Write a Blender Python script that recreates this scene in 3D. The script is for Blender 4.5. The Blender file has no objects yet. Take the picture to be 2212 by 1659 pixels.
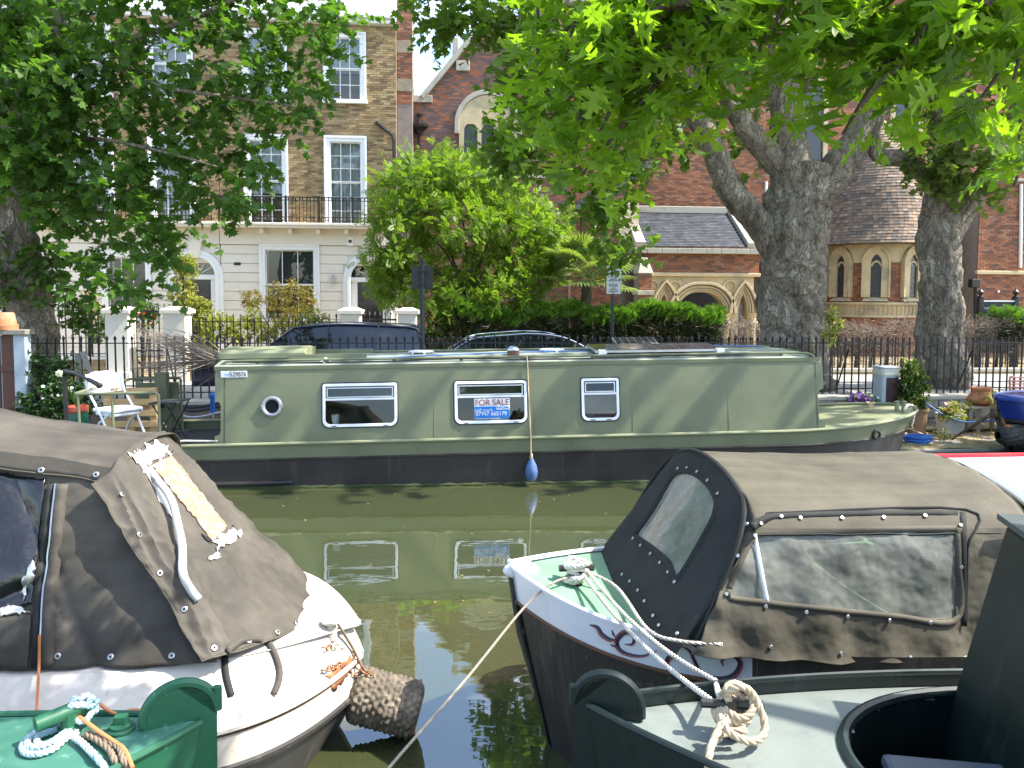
import bpy, math, random
import numpy as np
from mathutils import Vector, Matrix, noise
R = math.radians
scene = bpy.context.scene
COL = scene.collection
# ------------------------------------------------------------------ camera
EYE = Vector((0.0, 0.0, 2.35))
YAW, PITCH, ROLL = R(-5.0), R(3.4), R(-0.28)
PW, PH, PF, PCX, PCY = 2212.0, 1659.0, 1660.0, 1106.0, 738.6
cam_d = bpy.data.cameras.new("camera"); cam = bpy.data.objects.new("camera", cam_d); COL.objects.link(cam)
cam.location = EYE
cam.rotation_euler = (R(90) - PITCH, ROLL, YAW)
cam_d.sensor_width = 36.0; cam_d.lens = 36.0 * PF / PW
cam_d.shift_y = -(PH / 2 - PCY) / PW
cam_d.clip_start = 0.05; cam_d.clip_end = 3000
scene.camera = cam
RM = cam.rotation_euler.to_matrix()
def ray(px, py): return RM @ Vector(((px - PCX) / PF, -(py - PCY) / PF, -1.0))
def W(px, py, y=None, z=None, x=None):
    """point of the place seen at photo position (px,py) on a plane of given y, z or x"""
    d = ray(px, py)
    t = (y - EYE.y) / d.y if y is not None else ((z - EYE.z) / d.z if z is not None else (x - EYE.x) / d.x)
    return EYE + d * t
# ------------------------------------------------------------------ light
SUN_EL, SUN_SIDE = R(51), R(6)
sdir = Vector((math.cos(SUN_EL) * math.cos(SUN_SIDE), -math.cos(SUN_EL) * math.sin(SUN_SIDE), math.sin(SUN_EL)))
wd = bpy.data.worlds.new("World"); scene.world = wd; wd.use_nodes = True
wn, wl = wd.node_tree.nodes, wd.node_tree.links
wn.clear()
sky = wn.new("ShaderNodeTexSky"); sky.sky_type = 'NISHITA'; sky.sun_disc = False
sky.sun_elevation = SUN_EL; sky.sun_rotation = math.atan2(sdir.x, sdir.y); sky.dust_density = 1.5; sky.ozone_density = 1.2
bg = wn.new("ShaderNodeBackground"); bg.inputs[1].default_value = 0.15
wo = wn.new("ShaderNodeOutputWorld")
tc = wn.new("ShaderNodeTexCoord"); mp = wn.new("ShaderNodeMapping"); mp.inputs["Scale"].default_value = (1.6, 1.6, 4.0)
nz = wn.new("ShaderNodeTexNoise"); nz.inputs["Scale"].default_value = 2.2; nz.inputs["Detail"].default_value = 7; nz.inputs["Roughness"].default_value = .58
cr = wn.new("ShaderNodeValToRGB"); cr.color_ramp.elements[0].position = .53; cr.color_ramp.elements[1].position = .80
mx = wn.new("ShaderNodeMix"); mx.data_type = 'RGBA'
mx.inputs[7].default_value = (8.5, 8.7, 9.2, 1)
wl.new(tc.outputs["Generated"], mp.inputs[0]); wl.new(mp.outputs[0], nz.inputs[0]); wl.new(nz.outputs[0], cr.inputs[0])
wl.new(cr.outputs[0], mx.inputs[0]); wl.new(sky.outputs[0], mx.inputs[6]); wl.new(mx.outputs[2], bg.inputs[0]); wl.new(bg.outputs[0], wo.inputs[0])
sl = bpy.data.lights.new("sun", 'SUN'); sl.energy = 3.5; sl.angle = R(0.5); sl.color = (1.0, .95, .87)
so = bpy.data.objects.new("sun", sl); COL.objects.link(so)
so.rotation_euler = sdir.to_track_quat('Z', 'Y').to_euler(); so.location = (20, -5, 30)
vs = scene.view_settings; vs.view_transform = 'Standard'; vs.look = 'None'; vs.exposure = 1.75; vs.gamma = 1.0
scene.cycles.use_denoising = True
try: scene.cycles.denoiser = 'OPENIMAGEDENOISE'
except Exception: pass
scene.cycles.max_bounces = 6; scene.cycles.transparent_max_bounces = 10; scene.cycles.diffuse_bounces = 3
scene.cycles.glossy_bounces = 3; scene.cycles.transmission_bounces = 4; scene.cycles.sample_clamp_indirect = 6.0
scene.cycles.caustics_reflective = False; scene.cycles.caustics_refractive = False
rnd = random.Random(7); rng = np.random.default_rng(7)
# ------------------------------------------------------------------ materials
M = {}
def nodes(name):
    m = bpy.data.materials.new(name); m.use_nodes = True
    n, l = m.node_tree.nodes, m.node_tree.links
    p = n["Principled BSDF"]; M[name] = m
    return m, n, l, p
def mathn(n, l, op, a, b=None):
    q = n.new("ShaderNodeMath"); q.operation = op
    for i, v in enumerate((a, b)):
        if v is None: continue
        if isinstance(v, (int, float)): q.inputs[i].default_value = v
        else: l.new(v, q.inputs[i])
    return q.outputs[0]
def rgba(c): return (c[0], c[1], c[2], 1.0)
def coordn(n, l, stretch=(1, 1, 1), kind="Object"):
    t = n.new("ShaderNodeTexCoord"); m = n.new("ShaderNodeMapping"); m.inputs["Scale"].default_value = stretch
    l.new(t.outputs[kind], m.inputs[0]); return m.outputs[0]
def noisen(n, l, co, scale, detail=5, rough=.55):
    q = n.new("ShaderNodeTexNoise"); q.inputs["Scale"].default_value = scale; q.inputs["Detail"].default_value = detail; q.inputs["Roughness"].default_value = rough
    l.new(co, q.inputs[0]); return q.outputs[0]
def rampn(n, l, fac, stops, interp='LINEAR'):
    q = n.new("ShaderNodeValToRGB"); r = q.color_ramp; r.interpolation = interp
    while len(r.elements) < len(stops): r.elements.new(.5)
    for e, (p, c) in zip(r.elements, stops): e.position = p; e.color = rgba(c)
    l.new(fac, q.inputs[0]); return q.outputs[0]
def mixc(n, l, fac, a, b, blend='MIX'):
    q = n.new("ShaderNodeMix"); q.data_type = 'RGBA'; q.blend_type = blend
    for i, v in ((0, fac), (6, a), (7, b)):
        if isinstance(v, (int, float)): q.inputs[i].default_value = v
        elif isinstance(v, tuple): q.inputs[i].default_value = rgba(v)
        else: l.new(v, q.inputs[i])
    return q.outputs[2]
def islandn(n, l):
    g = n.new("ShaderNodeNewGeometry"); o = n.new("ShaderNodeObjectInfo")
    s = mathn(n, l, 'ADD', g.outputs["Random Per Island"], o.outputs["Random"])
    return mathn(n, l, 'FRACT', s)
def pm(name, col, rough=.6, var=.12, scale=3.0, col2=None, c2=(.55, .68), c2scale=2.5, bump=0., bscale=40., metal=0., spec=.5,
       pal=None, coat=0., stretch=(1, 1, 1), rvar=.1):
    """procedural surface: base colour with noise variation, optional wear colour, palette per piece and relief"""
    m, n, l, p = nodes(name)
    co = coordn(n, l, stretch)
    nf = noisen(n, l, co, scale)
    if pal:
        base = rampn(n, l, islandn(n, l), [(i / len(pal), c) for i, c in enumerate(pal)], 'CONSTANT')
    else: base = None
    lo = tuple(1 - var for _ in range(3)); hi = tuple(1 + var for _ in range(3))
    mul = rampn(n, l, nf, [(.25, lo), (.75, hi)])
    c = mixc(n, l, 1.0, base if base is not None else tuple(col), mul, 'MULTIPLY')
    if col2:
        n2 = noisen(n, l, co, c2scale, 8, .62)
        f2 = rampn(n, l, n2, [(c2[0], (0, 0, 0)), (c2[1], (1, 1, 1))])
        c = mixc(n, l, f2, c, tuple(col2))
    l.new(c, p.inputs["Base Color"])
    rr = rampn(n, l, nf, [(.3, (max(0, rough - rvar),) * 3), (.7, (min(1, rough + rvar),) * 3)])
    l.new(rr, p.inputs["Roughness"])
    p.inputs["Metallic"].default_value = metal; p.inputs["Specular IOR Level"].default_value = spec; p.inputs["Coat Weight"].default_value = coat
    if bump:
        nb = noisen(n, l, co, bscale, 4); b = n.new("ShaderNodeBump"); b.inputs["Strength"].default_value = bump; b.inputs["Distance"].default_value = .02
        l.new(nb, b.inputs["Height"]); l.new(b.outputs[0], p.inputs["Normal"])
    return m
def leafm(name, cols, trans=.4, tcol=None, rough=.45):
    """leaf: per-leaf palette, glossy face, light through the blade"""
    m, n, l, p = nodes(name)
    c = rampn(n, l, islandn(n, l), [(i / max(1, len(cols) - 1), k) for i, k in enumerate(cols)])
    nv = noisen(n, l, coordn(n, l), 40.0, 2); mul = rampn(n, l, nv, [(.3, (.85,) * 3), (.7, (1.15,) * 3)])
    c = mixc(n, l, 1.0, c, mul, 'MULTIPLY')
    l.new(c, p.inputs["Base Color"]); p.inputs["Roughness"].default_value = rough; p.inputs["Specular IOR Level"].default_value = .35
    t = n.new("ShaderNodeBsdfTranslucent"); k = mixc(n, l, 1.0, c, tcol or (1.5, 1.6, .5), 'MULTIPLY'); l.new(k, t.inputs[0])
    ms = n.new("ShaderNodeMixShader"); ms.inputs[0].default_value = trans
    l.new(p.outputs[0], ms.inputs[1]); l.new(t.outputs[0], ms.inputs[2]); l.new(ms.outputs[0], n["Material Output"].inputs[0])
    return m
def glassm(name, tint=(.9, .95, .93), refl=1.0, rough=.02, haze=0., hcol=(.6, .6, .58)):
    """thin pane: see-through with Fresnel reflection, optional patchy haze mixed in as diffuse colour"""
    m, n, l, p = nodes(name); n.remove(p)
    tr = n.new("ShaderNodeBsdfTransparent"); tr.inputs[0].default_value = rgba(tint)
    gl = n.new("ShaderNodeBsdfGlossy"); gl.inputs["Roughness"].default_value = rough
    fr = n.new("ShaderNodeFresnel"); fr.inputs[0].default_value = 1.5
    f = mathn(n, l, 'MULTIPLY', fr.outputs[0], 1.6 * refl)
    a = n.new("ShaderNodeMixShader"); l.new(f, a.inputs[0]); l.new(tr.outputs[0], a.inputs[1]); l.new(gl.outputs[0], a.inputs[2])
    out = a.outputs[0]
    if haze:
        co = coordn(n, l, (1, 1, 1)); nn = noisen(n, l, co, 5.0, 8, .65)
        ff = rampn(n, l, nn, [(.3, (haze * .45,) * 3), (.75, (min(1, haze * 1.5),) * 3)])
        d = n.new("ShaderNodeBsdfDiffuse"); d.inputs[0].default_value = rgba(hcol)
        b = n.new("ShaderNodeMixShader"); l.new(ff, b.inputs[0]); l.new(out, b.inputs[1]); l.new(d.outputs[0], b.inputs[2]); out = b.outputs[0]
    l.new(out, n["Material Output"].inputs[0]); return m
# ------------------------------------------------------------------ mesh helpers
def wm(o):
    m = o.matrix_basis.copy()
    return wm(o.parent) @ m if o.parent else m
class MB:
    def __init__(s): s.v, s.f = [], []
    def add(s, vs, fs):
        k = len(s.v); s.v += [tuple(q) for q in vs]; s.f += [tuple(i + k for i in q) for q in fs]; return s
    def box(s, x0, x1, y0, y1, z0, z1):
        return s.add([(x0, y0, z0), (x1, y0, z0), (x1, y1, z0), (x0, y1, z0), (x0, y0, z1), (x1, y0, z1), (x1, y1, z1), (x0, y1, z1)],
                     [(0, 3, 2, 1), (4, 5, 6, 7), (0, 1, 5, 4), (1, 2, 6, 5), (2, 3, 7, 6), (3, 0, 4, 7)])
    def obox(s, c, size, rot=None):
        h = Vector(size) / 2; m = rot.to_matrix() if hasattr(rot, 'to_matrix') else (rot or Matrix.Identity(3)); c = Vector(c)
        vs = [c + m @ Vector((a * h.x, b * h.y, d * h.z)) for d in (-1, 1) for a, b in ((-1, -1), (1, -1), (1, 1), (-1, 1))]
        return s.add(vs, [(0, 3, 2, 1), (4, 5, 6, 7), (0, 1, 5, 4), (1, 2, 6, 5), (2, 3, 7, 6), (3, 0, 4, 7)])
    def beam(s, a, b, w, h, up=(0, 0, 1)):
        a, b = Vector(a), Vector(b); d = (b - a); L = d.length; d.normalize(); u = Vector(up)
        if abs(d.dot(u)) > .98: u = Vector((1, 0, 0))
        x = d.cross(u).normalized(); u2 = x.cross(d)
        m = Matrix((x, d, u2)).transposed()
        return s.obox((a + b) / 2, (w, L, h), m)
    def tube(s, pts, r, n=8, cap=True, closed=False, twist=0., lump=None):
        pts = [Vector(p) for p in pts]; k = len(pts)
        rs = r if isinstance(r, (list, tuple)) else [r] * k
        t = [((pts[(i + 1) % k] if closed else pts[min(i + 1, k - 1)]) - (pts[i - 1] if closed else pts[max(i - 1, 0)])).normalized() for i in range(k)]
        u = Vector((0, 0, 1)) if abs(t[0].z) < .9 else Vector((1, 0, 0))
        vs = []
        for i in range(k):
            u = (u - t[i] * u.dot(t[i])); u = u.normalized() if u.length > 1e-6 else t[i].orthogonal().normalized()
            w = t[i].cross(u)
            for j in range(n):
                a = 2 * math.pi * j / n + twist * i; q = rs[i] * (lump(i, j, a) if lump else 1)
                vs.append(pts[i] + (u * math.cos(a) + w * math.sin(a)) * q)
        fs = []
        for i in range(k if closed else k - 1):
            for j in range(n):
                a, b = i * n + j, i * n + (j + 1) % n; c, d = ((i + 1) % k) * n + (j + 1) % n, ((i + 1) % k) * n + j
                fs.append((a, b, c, d))
        if cap and not closed: fs += [tuple(range(n - 1, -1, -1)), tuple(range((k - 1) * n, k * n))]
        return s.add(vs, fs)
    def lathe(s, prof, n=16, c=(0, 0, 0), a0=0., a1=None, capb=True, capt=True):
        c = Vector(c); full = a1 is None; span = 2 * math.pi if full else a1 - a0; m = n if full else n + 1
        vs = [c + Vector((r * math.cos(a0 + span * j / n), r * math.sin(a0 + span * j / n), z)) for r, z in prof for j in range(m)]
        fs = []
        for i in range(len(prof) - 1):
            for j in range(n):
                fs.append((i * m + j, i * m + (j + 1) % m, (i + 1) * m + (j + 1) % m, (i + 1) * m + j))
        if full and capb and prof[0][0] > 1e-5: fs.append(tuple(range(n - 1, -1, -1)))
        if full and capt and prof[-1][0] > 1e-5: fs.append(tuple(range((len(prof) - 1) * m, len(prof) * m)))
        return s.add(vs, fs)
    def prism(s, poly, fn0, fn1):
        """poly of 2d points; fn0/fn1 map a 2d point to the two 3d end faces"""
        n = len(poly); vs = [fn0(p) for p in poly] + [fn1(p) for p in poly]
        return s.add(vs, [tuple(range(n)), tuple(range(2 * n - 1, n - 1, -1))] + [(i, i + n, (i + 1) % n + n, (i + 1) % n) for i in range(n)])
    def slab(s, poly, y0, y1): return s.prism(poly, lambda p: (p[0], y0, p[1]), lambda p: (p[0], y1, p[1]))
    def plate(s, poly, z0, z1): return s.prism(poly, lambda p: (p[0], p[1], z1), lambda p: (p[0], p[1], z0))
    def strip(s, a, b, fn0, fn1):
        """ring between two open polylines a,b of 2d points extruded between two faces"""
        n = len(a); vs = [fn0(p) for p in a] + [fn0(p) for p in b] + [fn1(p) for p in a] + [fn1(p) for p in b]; fs = []
        for i in range(n - 1):
            fs += [(i, i + 1, n + i + 1, n + i), (2 * n + i + 1, 2 * n + i, 3 * n + i, 3 * n + i + 1), (i + 1, i, 2 * n + i, 2 * n + i + 1), (n + i, n + i + 1, 3 * n + i + 1, 3 * n + i)]
        fs += [(0, n, 3 * n, 2 * n), (n - 1, 3 * n - 1, 4 * n - 1, 2 * n - 1)]
        return s.add(vs, fs)
    def grid(s, fn, nu, nv, closeu=False):
        m = nu if closeu else nu + 1
        vs = [fn(i / nu, j / nv) for j in range(nv + 1) for i in range(m)]
        fs = [(j * m + i, j * m + (i + 1) % m, (j + 1) * m + (i + 1) % m, (j + 1) * m + i) for j in range(nv) for i in range(nu)]
        return s.add(vs, fs)
    def mesh(s, name, mat=None, smooth=False, inv=None, sharp=35):
        me = bpy.data.meshes.new(name)
        v = s.v
        if inv is not None:
            a = np.array(v, dtype=float).reshape(-1, 3); mm = np.array(inv)
            v = (a @ mm[:3, :3].T + mm[:3, 3]).tolist()
        me.from_pydata(v, [], s.f)
        if mat: me.materials.append(M[mat] if isinstance(mat, str) else mat)
        if smooth:
            me.polygons.foreach_set("use_smooth", [True] * len(me.polygons))
            if sharp: me.set_sharp_from_angle(angle=R(sharp))
        me.update(); return me
    def build(s, name, mat, parent=None, smooth=False, bevel=0., kind=None, local=False, sharp=35, solid=0., seg=2):
        me = s.mesh(name, mat, smooth, None if (local or parent is None) else wm(parent).inverted(), sharp)
        return link(name, me, parent, bevel=bevel, kind=kind, solid=solid, seg=seg)
def link(name, me, parent=None, loc=None, bevel=0., kind=None, solid=0., seg=2):
    o = bpy.data.objects.new(name, me); COL.objects.link(o)
    if parent: o.parent = parent
    if loc is not None: o.location = loc
    if solid:
        q = o.modifiers.new("solid", 'SOLIDIFY'); q.thickness = solid; q.offset = 0
    if bevel:
        q = o.modifiers.new("bevel", 'BEVEL'); q.width = bevel; q.segments = seg; q.limit_method = 'ANGLE'; q.angle_limit = R(40)
    if kind: o["kind"] = kind
    return o
def thing(name, label, cat, loc=(0, 0, 0), rotz=0., group=None, kind=None):
    o = bpy.data.objects.new(name, None); COL.objects.link(o); o.empty_display_size = .1
    o.location = loc; o.rotation_euler = (0, 0, rotz); tag(o, label, cat, group)
    if kind: o["kind"] = kind
    return o
def tag(o, label, cat, group=None):
    o["label"] = label; o["category"] = cat
    if group: o["group"] = group
    return o
def struct(o): o["kind"] = "structure"; return o
def inst(name, me, parent, loc, rot=None, scale=None):
    o = bpy.data.objects.new(name, me); COL.objects.link(o); o.parent = parent
    o.location = loc
    if rot is not None: o.rotation_euler = rot
    if scale is not None: o.scale = scale
    return o
def lettering(body, parent, loc, size, mat, rot=(R(90), 0, 0), align='CENTER', name='lettering', sx=1.0, bold=0.0):
    c = bpy.data.curves.new(name, 'FONT'); c.body = body; c.size = size; c.align_x = align; c.align_y = 'CENTER'; c.extrude = .0008; c.offset = bold
    t = bpy.data.objects.new("tmp", c); COL.objects.link(t); me = bpy.data.meshes.new_from_object(t); bpy.data.objects.remove(t); bpy.data.curves.remove(c)
    me.name = name; me.materials.clear(); me.materials.append(M[mat])
    o = bpy.data.objects.new(name, me); COL.objects.link(o); o.parent = parent
    o.location = loc; o.rotation_euler = rot; o.scale = (sx, 1, 1); return o
def fbm(p, s=1.0, o=3): return noise.fractal(Vector(p) * s, 1.0, 2.0, o)
def catmull(pts, k=6):
    pts = [Vector(p) for p in pts]; q = [pts[0] * 2 - pts[1]] + pts + [pts[-1] * 2 - pts[-2]]; out = []
    for i in range(1, len(q) - 2):
        a, b, c, d = q[i - 1:i + 3]
        for j in range(k):
            t = j / k
            out.append(.5 * ((2 * b) + (c - a) * t + (2 * a - 5 * b + 4 * c - d) * t * t + (3 * b - a - 3 * c + d) * t ** 3))
    out.append(pts[-1]); return out
def sag(a, b, drop, n=14):
    a, b = Vector(a), Vector(b)
    return [a.lerp(b, i / n) - Vector((0, 0, drop * 4 * (i / n) * (1 - i / n))) for i in range(n + 1)]
# ------------------------------------------------------------------ palette
def water_mat():
    m, n, l, p = nodes("water")
    co = coordn(n, l, (1, 1, 1))
    c = rampn(n, l, noisen(n, l, co, .35, 4), [(.3, (.042, .050, .019)), (.7, (.052, .060, .024))])
    l.new(c, p.inputs["Base Color"]); p.inputs["Roughness"].default_value = .015; p.inputs["IOR"].default_value = 2.3; p.inputs["Specular IOR Level"].default_value = .7
    co2 = coordn(n, l, (1.0, 1.9, 1)); b = n.new("ShaderNodeBump"); b.inputs["Strength"].default_value = .035; b.inputs["Distance"].default_value = .05
    h = mathn(n, l, 'ADD', noisen(n, l, co2, 2.6, 2, .4), mathn(n, l, 'MULTIPLY', noisen(n, l, co2, 9.0, 2, .4), .12))
    l.new(h, b.inputs["Height"]); l.new(b.outputs[0], p.inputs["Normal"])
water_mat()
STOCK = [(.36, .25, .115), (.30, .20, .09), (.42, .30, .15), (.25, .165, .08), (.38, .26, .12), (.33, .22, .10), (.45, .33, .17), (.20, .13, .065)]
RED = [(.32, .125, .06), (.25, .10, .052), (.37, .155, .075), (.20, .088, .052), (.34, .135, .065), (.27, .11, .058), (.15, .08, .056), (.36, .18, .11)]
PURPLE = [(.20, .115, .09), (.26, .12, .08), (.16, .095, .08), (.30, .13, .075), (.22, .13, .105), (.18, .10, .08), (.38, .14, .065), (.15, .10, .09)]
pm("stock_brick", None, .85, .2, 2.0, pal=STOCK, bump=.3, bscale=60)
pm("red_brick", None, .85, .2, 2.0, pal=RED, bump=.3, bscale=60)
pm("purple_brick", None, .85, .2, 2.0, pal=PURPLE, bump=.3, bscale=60)
pm("mortar", (.30, .25, .18), .95, .2, 6)
pm("mortar_grey", (.26, .21, .18), .95, .2, 6)
pm("stucco", (.80, .74, .63), .7, .06, .8, col2=(.66, .60, .49), c2=(.55, .8), c2scale=.9, bump=.1, bscale=30)
pm("white_paint", (.86, .86, .84), .45, .04, 2, col2=(.70, .68, .63), c2=(.66, .85), c2scale=2)
pm("church_stone", (.56, .45, .27), .85, .14, 2.5, col2=(.30, .26, .19), c2=(.52, .75), c2scale=1.6, bump=.3, bscale=25)
pm("grey_stone", (.33, .31, .26), .9, .16, 2.5, col2=(.18, .17, .14), c2=(.5, .75), c2scale=1.8, bump=.3, bscale=25)
pm("coping_stone", (.45, .42, .34), .9, .15, 2.0, col2=(.2, .19, .15), c2=(.5, .75), c2scale=2, bump=.3, bscale=25)
pm("slate", (.045, .05, .058), .5, .25, 3, pal=[(.04, .045, .055), (.055, .06, .068), (.035, .04, .045), (.07, .072, .075), (.05, .055, .062)], bump=.2, bscale=30)
pm("clay_tile", None, .85, .22, 3, pal=[(.20, .145, .10), (.26, .18, .12), (.15, .115, .085), (.31, .22, .15), (.18, .14, .11), (.22, .15, .10), (.12, .10, .08)], bump=.4, bscale=30)
pm("black_iron", (.012, .012, .013), .45, .3, 8, col2=(.035, .025, .018), c2=(.6, .8), c2scale=6, bump=.1, bscale=60)
pm("black_gloss", (.01, .01, .012), .18, .1, 4, coat=.3)
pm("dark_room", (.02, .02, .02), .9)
pm("curtain", (.72, .72, .70), .9, .1, 2, stretch=(9, 1, .4))
pm("blind", (.10, .115, .115), .75, .1, 30, stretch=(.05, 1, 1))
pm("lead_glass", (.03, .034, .036), .22, .5, 14, bump=.35, bscale=12, spec=.7)
glassm("pane", (.88, .93, .92), 1.3)
pm("pavement", (.34, .32, .28), .9, .15, 1.2, col2=(.20, .18, .15), c2=(.5, .75), c2scale=.8, bump=.15, bscale=40)
pm("asphalt", (.055, .055, .055), .9, .2, 4, bump=.2, bscale=80)
pm("soil", (.20, .15, .085), .95, .3, 5, col2=(.33, .26, .13), c2=(.45, .6), c2scale=6, bump=.6, bscale=30)
pm("dry_grass", (.36, .29, .14), .95, .3, 6, col2=(.22, .17, .09), c2=(.48, .62), c2scale=9, bump=.7, bscale=30)
pm("concrete", (.30, .28, .24), .9, .18, 2, col2=(.13, .13, .08), c2=(.5, .7), c2scale=2.2, bump=.35, bscale=25)
pm("kerb_stone", (.36, .35, .32), .85, .15, 3, bump=.2, bscale=30)
pm("earth", (.16, .14, .09), .95, .2, .2)
# ------------------------------------------------------------------ ground, water, banks
XL, XR = -70., 90.
def sheet(name, mat, x0, x1, y0, y1, z, n=1):
    return struct(MB().add([(x0, y0, z), (x1, y0, z), (x1, y1, z), (x0, y1, z)], [(0, 1, 2, 3)]).build(name, mat))
sheet("canal_water", "water", XL, XR, .8, 11.9, 0.0)
sheet("canal_bed", "earth", XL, XR, .8, 11.9, -1.4)
GROUND_Z = .10
sheet("ground", "earth", -900, 900, 12.4, 1500, GROUND_Z)
sheet("near_bank", "pavement", -900, 900, -900, .82, .72)
struct(MB().box(XL, XR, .62, .84, -1.5, .715).build("near_quay_edge", "concrete"))
# mooring ledge with an irregular front edge
edge = [(XL, 11.46)]
rr = random.Random(3)
for i in range(0, 150):
    x = -12 + i * .18
    base = 11.46 if x < 6.0 else 11.46 - .42 * min(1, (x - 6.0) / .5)
    edge.append((x, base + rr.uniform(-.025, .025)))
edge.append((XR, 11.05))
poly = edge + [(XR, 13.3), (XL, 13.3)]
struct(MB().plate(poly, -1.4, .035).build("ledge_wall", "concrete", bevel=.015))
def ledge_top(u, v):
    x = -12 + 30 * u; k = min(len(edge) - 2, max(1, int((x + 12) / .18) + 1)); y0 = edge[k][1] + .04
    y = y0 + (13.15 - y0) * v
    return (x, y, .045 + .03 * fbm((x, y, 0), 1.3) + .02 * fbm((x, y, 4), 5) - (.012 if v == 0 else 0))
struct(MB().grid(ledge_top, 240, 16).build("mooring_ledge", "dry_grass", smooth=True))
# retaining wall of rubble stone below the railings
WALL_Y, PAVE_Z = 13.02, .60
rw = thing("retaining_wall", "low stone retaining wall below the canal railings", "wall", (4, WALL_Y, 0))
MB().box(XL, XR, WALL_Y + .04, 13.3, -.2, PAVE_Z - .07).build("backing", "mortar_grey", rw)
MB().box(XL, XR, WALL_Y - .02, 13.52, PAVE_Z - .07, PAVE_Z - .004).build("coping", "coping_stone", rw, bevel=.01)
for row in range(3):
    x = 5.2 + rr.uniform(0, .2)
    while x < 11.5:
        w = rr.uniform(.22, .5); h = .172
        b = MB(); z0 = .02 + row * .176
        c = Vector((x + w / 2, WALL_Y + .03, z0 + h / 2))
        b.box(c.x - w / 2, c.x + w / 2, WALL_Y + rr.uniform(-.012, .012), WALL_Y + .06, z0, z0 + h - .012)
        b.build("stone", "grey_stone", rw, bevel=.02)
        x += w + .014
struct(MB().box(XL, XR, 13.30, 15.0, -.2, PAVE_Z).build("pavement", "pavement"))
struct(MB().box(XL, XR, 15.0, 15.14, -.2, PAVE_Z - .006).build("kerb", "kerb_stone", bevel=.01))
ROAD_Z = .17
struct(MB().box(XL, XR, 15.14, 18.2, -.3, ROAD_Z).build("road", "asphalt"))
struct(MB().box(XL, XR, 18.2, 18.33, -.3, ROAD_Z + .115).build("far_kerb", "kerb_stone", bevel=.01))
struct(MB().box(XL, XR, 18.33, 19.9, -.3, ROAD_Z + .11).build("far_pavement", "pavement"))
sheet("garden_soil", "soil", -40, 60, 19.9, 40, .30)
# ------------------------------------------------------------------ brickwork
def cut(iv, lo, hi):
    out = []
    for a, b in iv:
        if hi <= a or lo >= b: out.append((a, b))
        else:
            if a < lo: out.append((a, lo))
            if b > hi: out.append((hi, b))
    return out
def brickwork(parent, mat, x0, x1, z0, z1, y, holes=(), L=.225, H=.075, proud=.012, J=.011, limit=None, pick=None, npick=0, fold=None):
    """running bond laid brick by brick in front of plane y; holes = rects or functions z->[(lo,hi)]; the picked bricks are single parts"""
    mb = MB(); n = int((z1 - z0) / H); singles = []; d = proud + .03
    for k in range(n):
        za = z0 + k * H; zb = za + H - J; zc = (za + zb) / 2
        iv = [(x0, x1)]
        if limit:
            a, b = limit(zc); iv = [(max(x0, a), min(x1, b))] if min(x1, b) > max(x0, a) else []
        for h in holes:
            if callable(h):
                for a, b in h(zc): iv = cut(iv, a, b)
            elif h[2] < zb and h[3] > za: iv = cut(iv, h[0], h[1])
        for a, b in iv:
            x = x0 - (k % 2) * L / 2 - L
            while x < b:
                xa, xb = max(x, a), min(x + L - J, b - .002)
                if xb - xa > .03:
                    jit = rnd.uniform(-.003, .003)
                    if len(singles) < npick and pick and pick(xa, xb, zc) and xb - xa > L - J - .002: singles.append(((xa + xb) / 2, zc, jit))
                    else:
                        ya, yb = y - proud + jit, y + .03
                        mb.add([(xa, ya, za), (xb, ya, za), (xb, ya, zb), (xa, ya, zb), (xa, yb, za), (xb, yb, za), (xb, yb, zb), (xa, yb, zb)],
                               [(0, 1, 2, 3), (1, 5, 6, 2), (4, 0, 3, 7), (3, 2, 6, 7), (0, 4, 5, 1)])
                x += L
    if mb.f: mb.build("brick_courses", mat, parent, kind="stuff")
    if singles:
        s = MB(); w, h = (L - J) / 2, (H - J) / 2
        s.box(-w, w, -proud, .03, -h, h); me = s.mesh("brick", mat); o = wm(parent).inverted()
        for (bx, bz, jit) in singles: inst("brick", me, parent, o @ Vector((bx, y + jit, bz)))
def wall_holes(mb, x0, x1, z0, z1, y0, y1, holes):
    """solid wall of boxes around rectangular openings"""
    zs = sorted({z0, z1} | {min(max(h[2], z0), z1) for h in holes} | {min(max(h[3], z0), z1) for h in holes})
    for a, b in zip(zs, zs[1:]):
        iv = [(x0, x1)]
        for h in holes:
            if h[2] < b - 1e-6 and h[3] > a + 1e-6: iv = cut(iv, h[0], h[1])
        for p, q in iv: mb.box(p, q, y0, y1, a, b)
    return mb
def arc(cx, cz, r, a0, a1, n): return [(cx + r * math.cos(a0 + (a1 - a0) * i / n), cz + r * math.sin(a0 + (a1 - a0) * i / n)) for i in range(n + 1)]
def pointed(cx, zs, w, h, n=8):
    """pointed arch outline from left spring over apex to right spring; w half width, h rise"""
    r = (w * w + h * h) / (2 * w); out = []
    a = math.atan2(h, -(w - r) if False else (r - w)) if r > w else math.pi / 2
    ang = math.acos(max(-1, min(1, (r - w) / r)))
    left = [(cx - w + r - r * math.cos(ang * i / n), zs + r * math.sin(ang * i / n)) for i in range(n + 1)]
    right = [(2 * cx - x, z) for x, z in reversed(left[:-1])]
    return left + right
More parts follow.
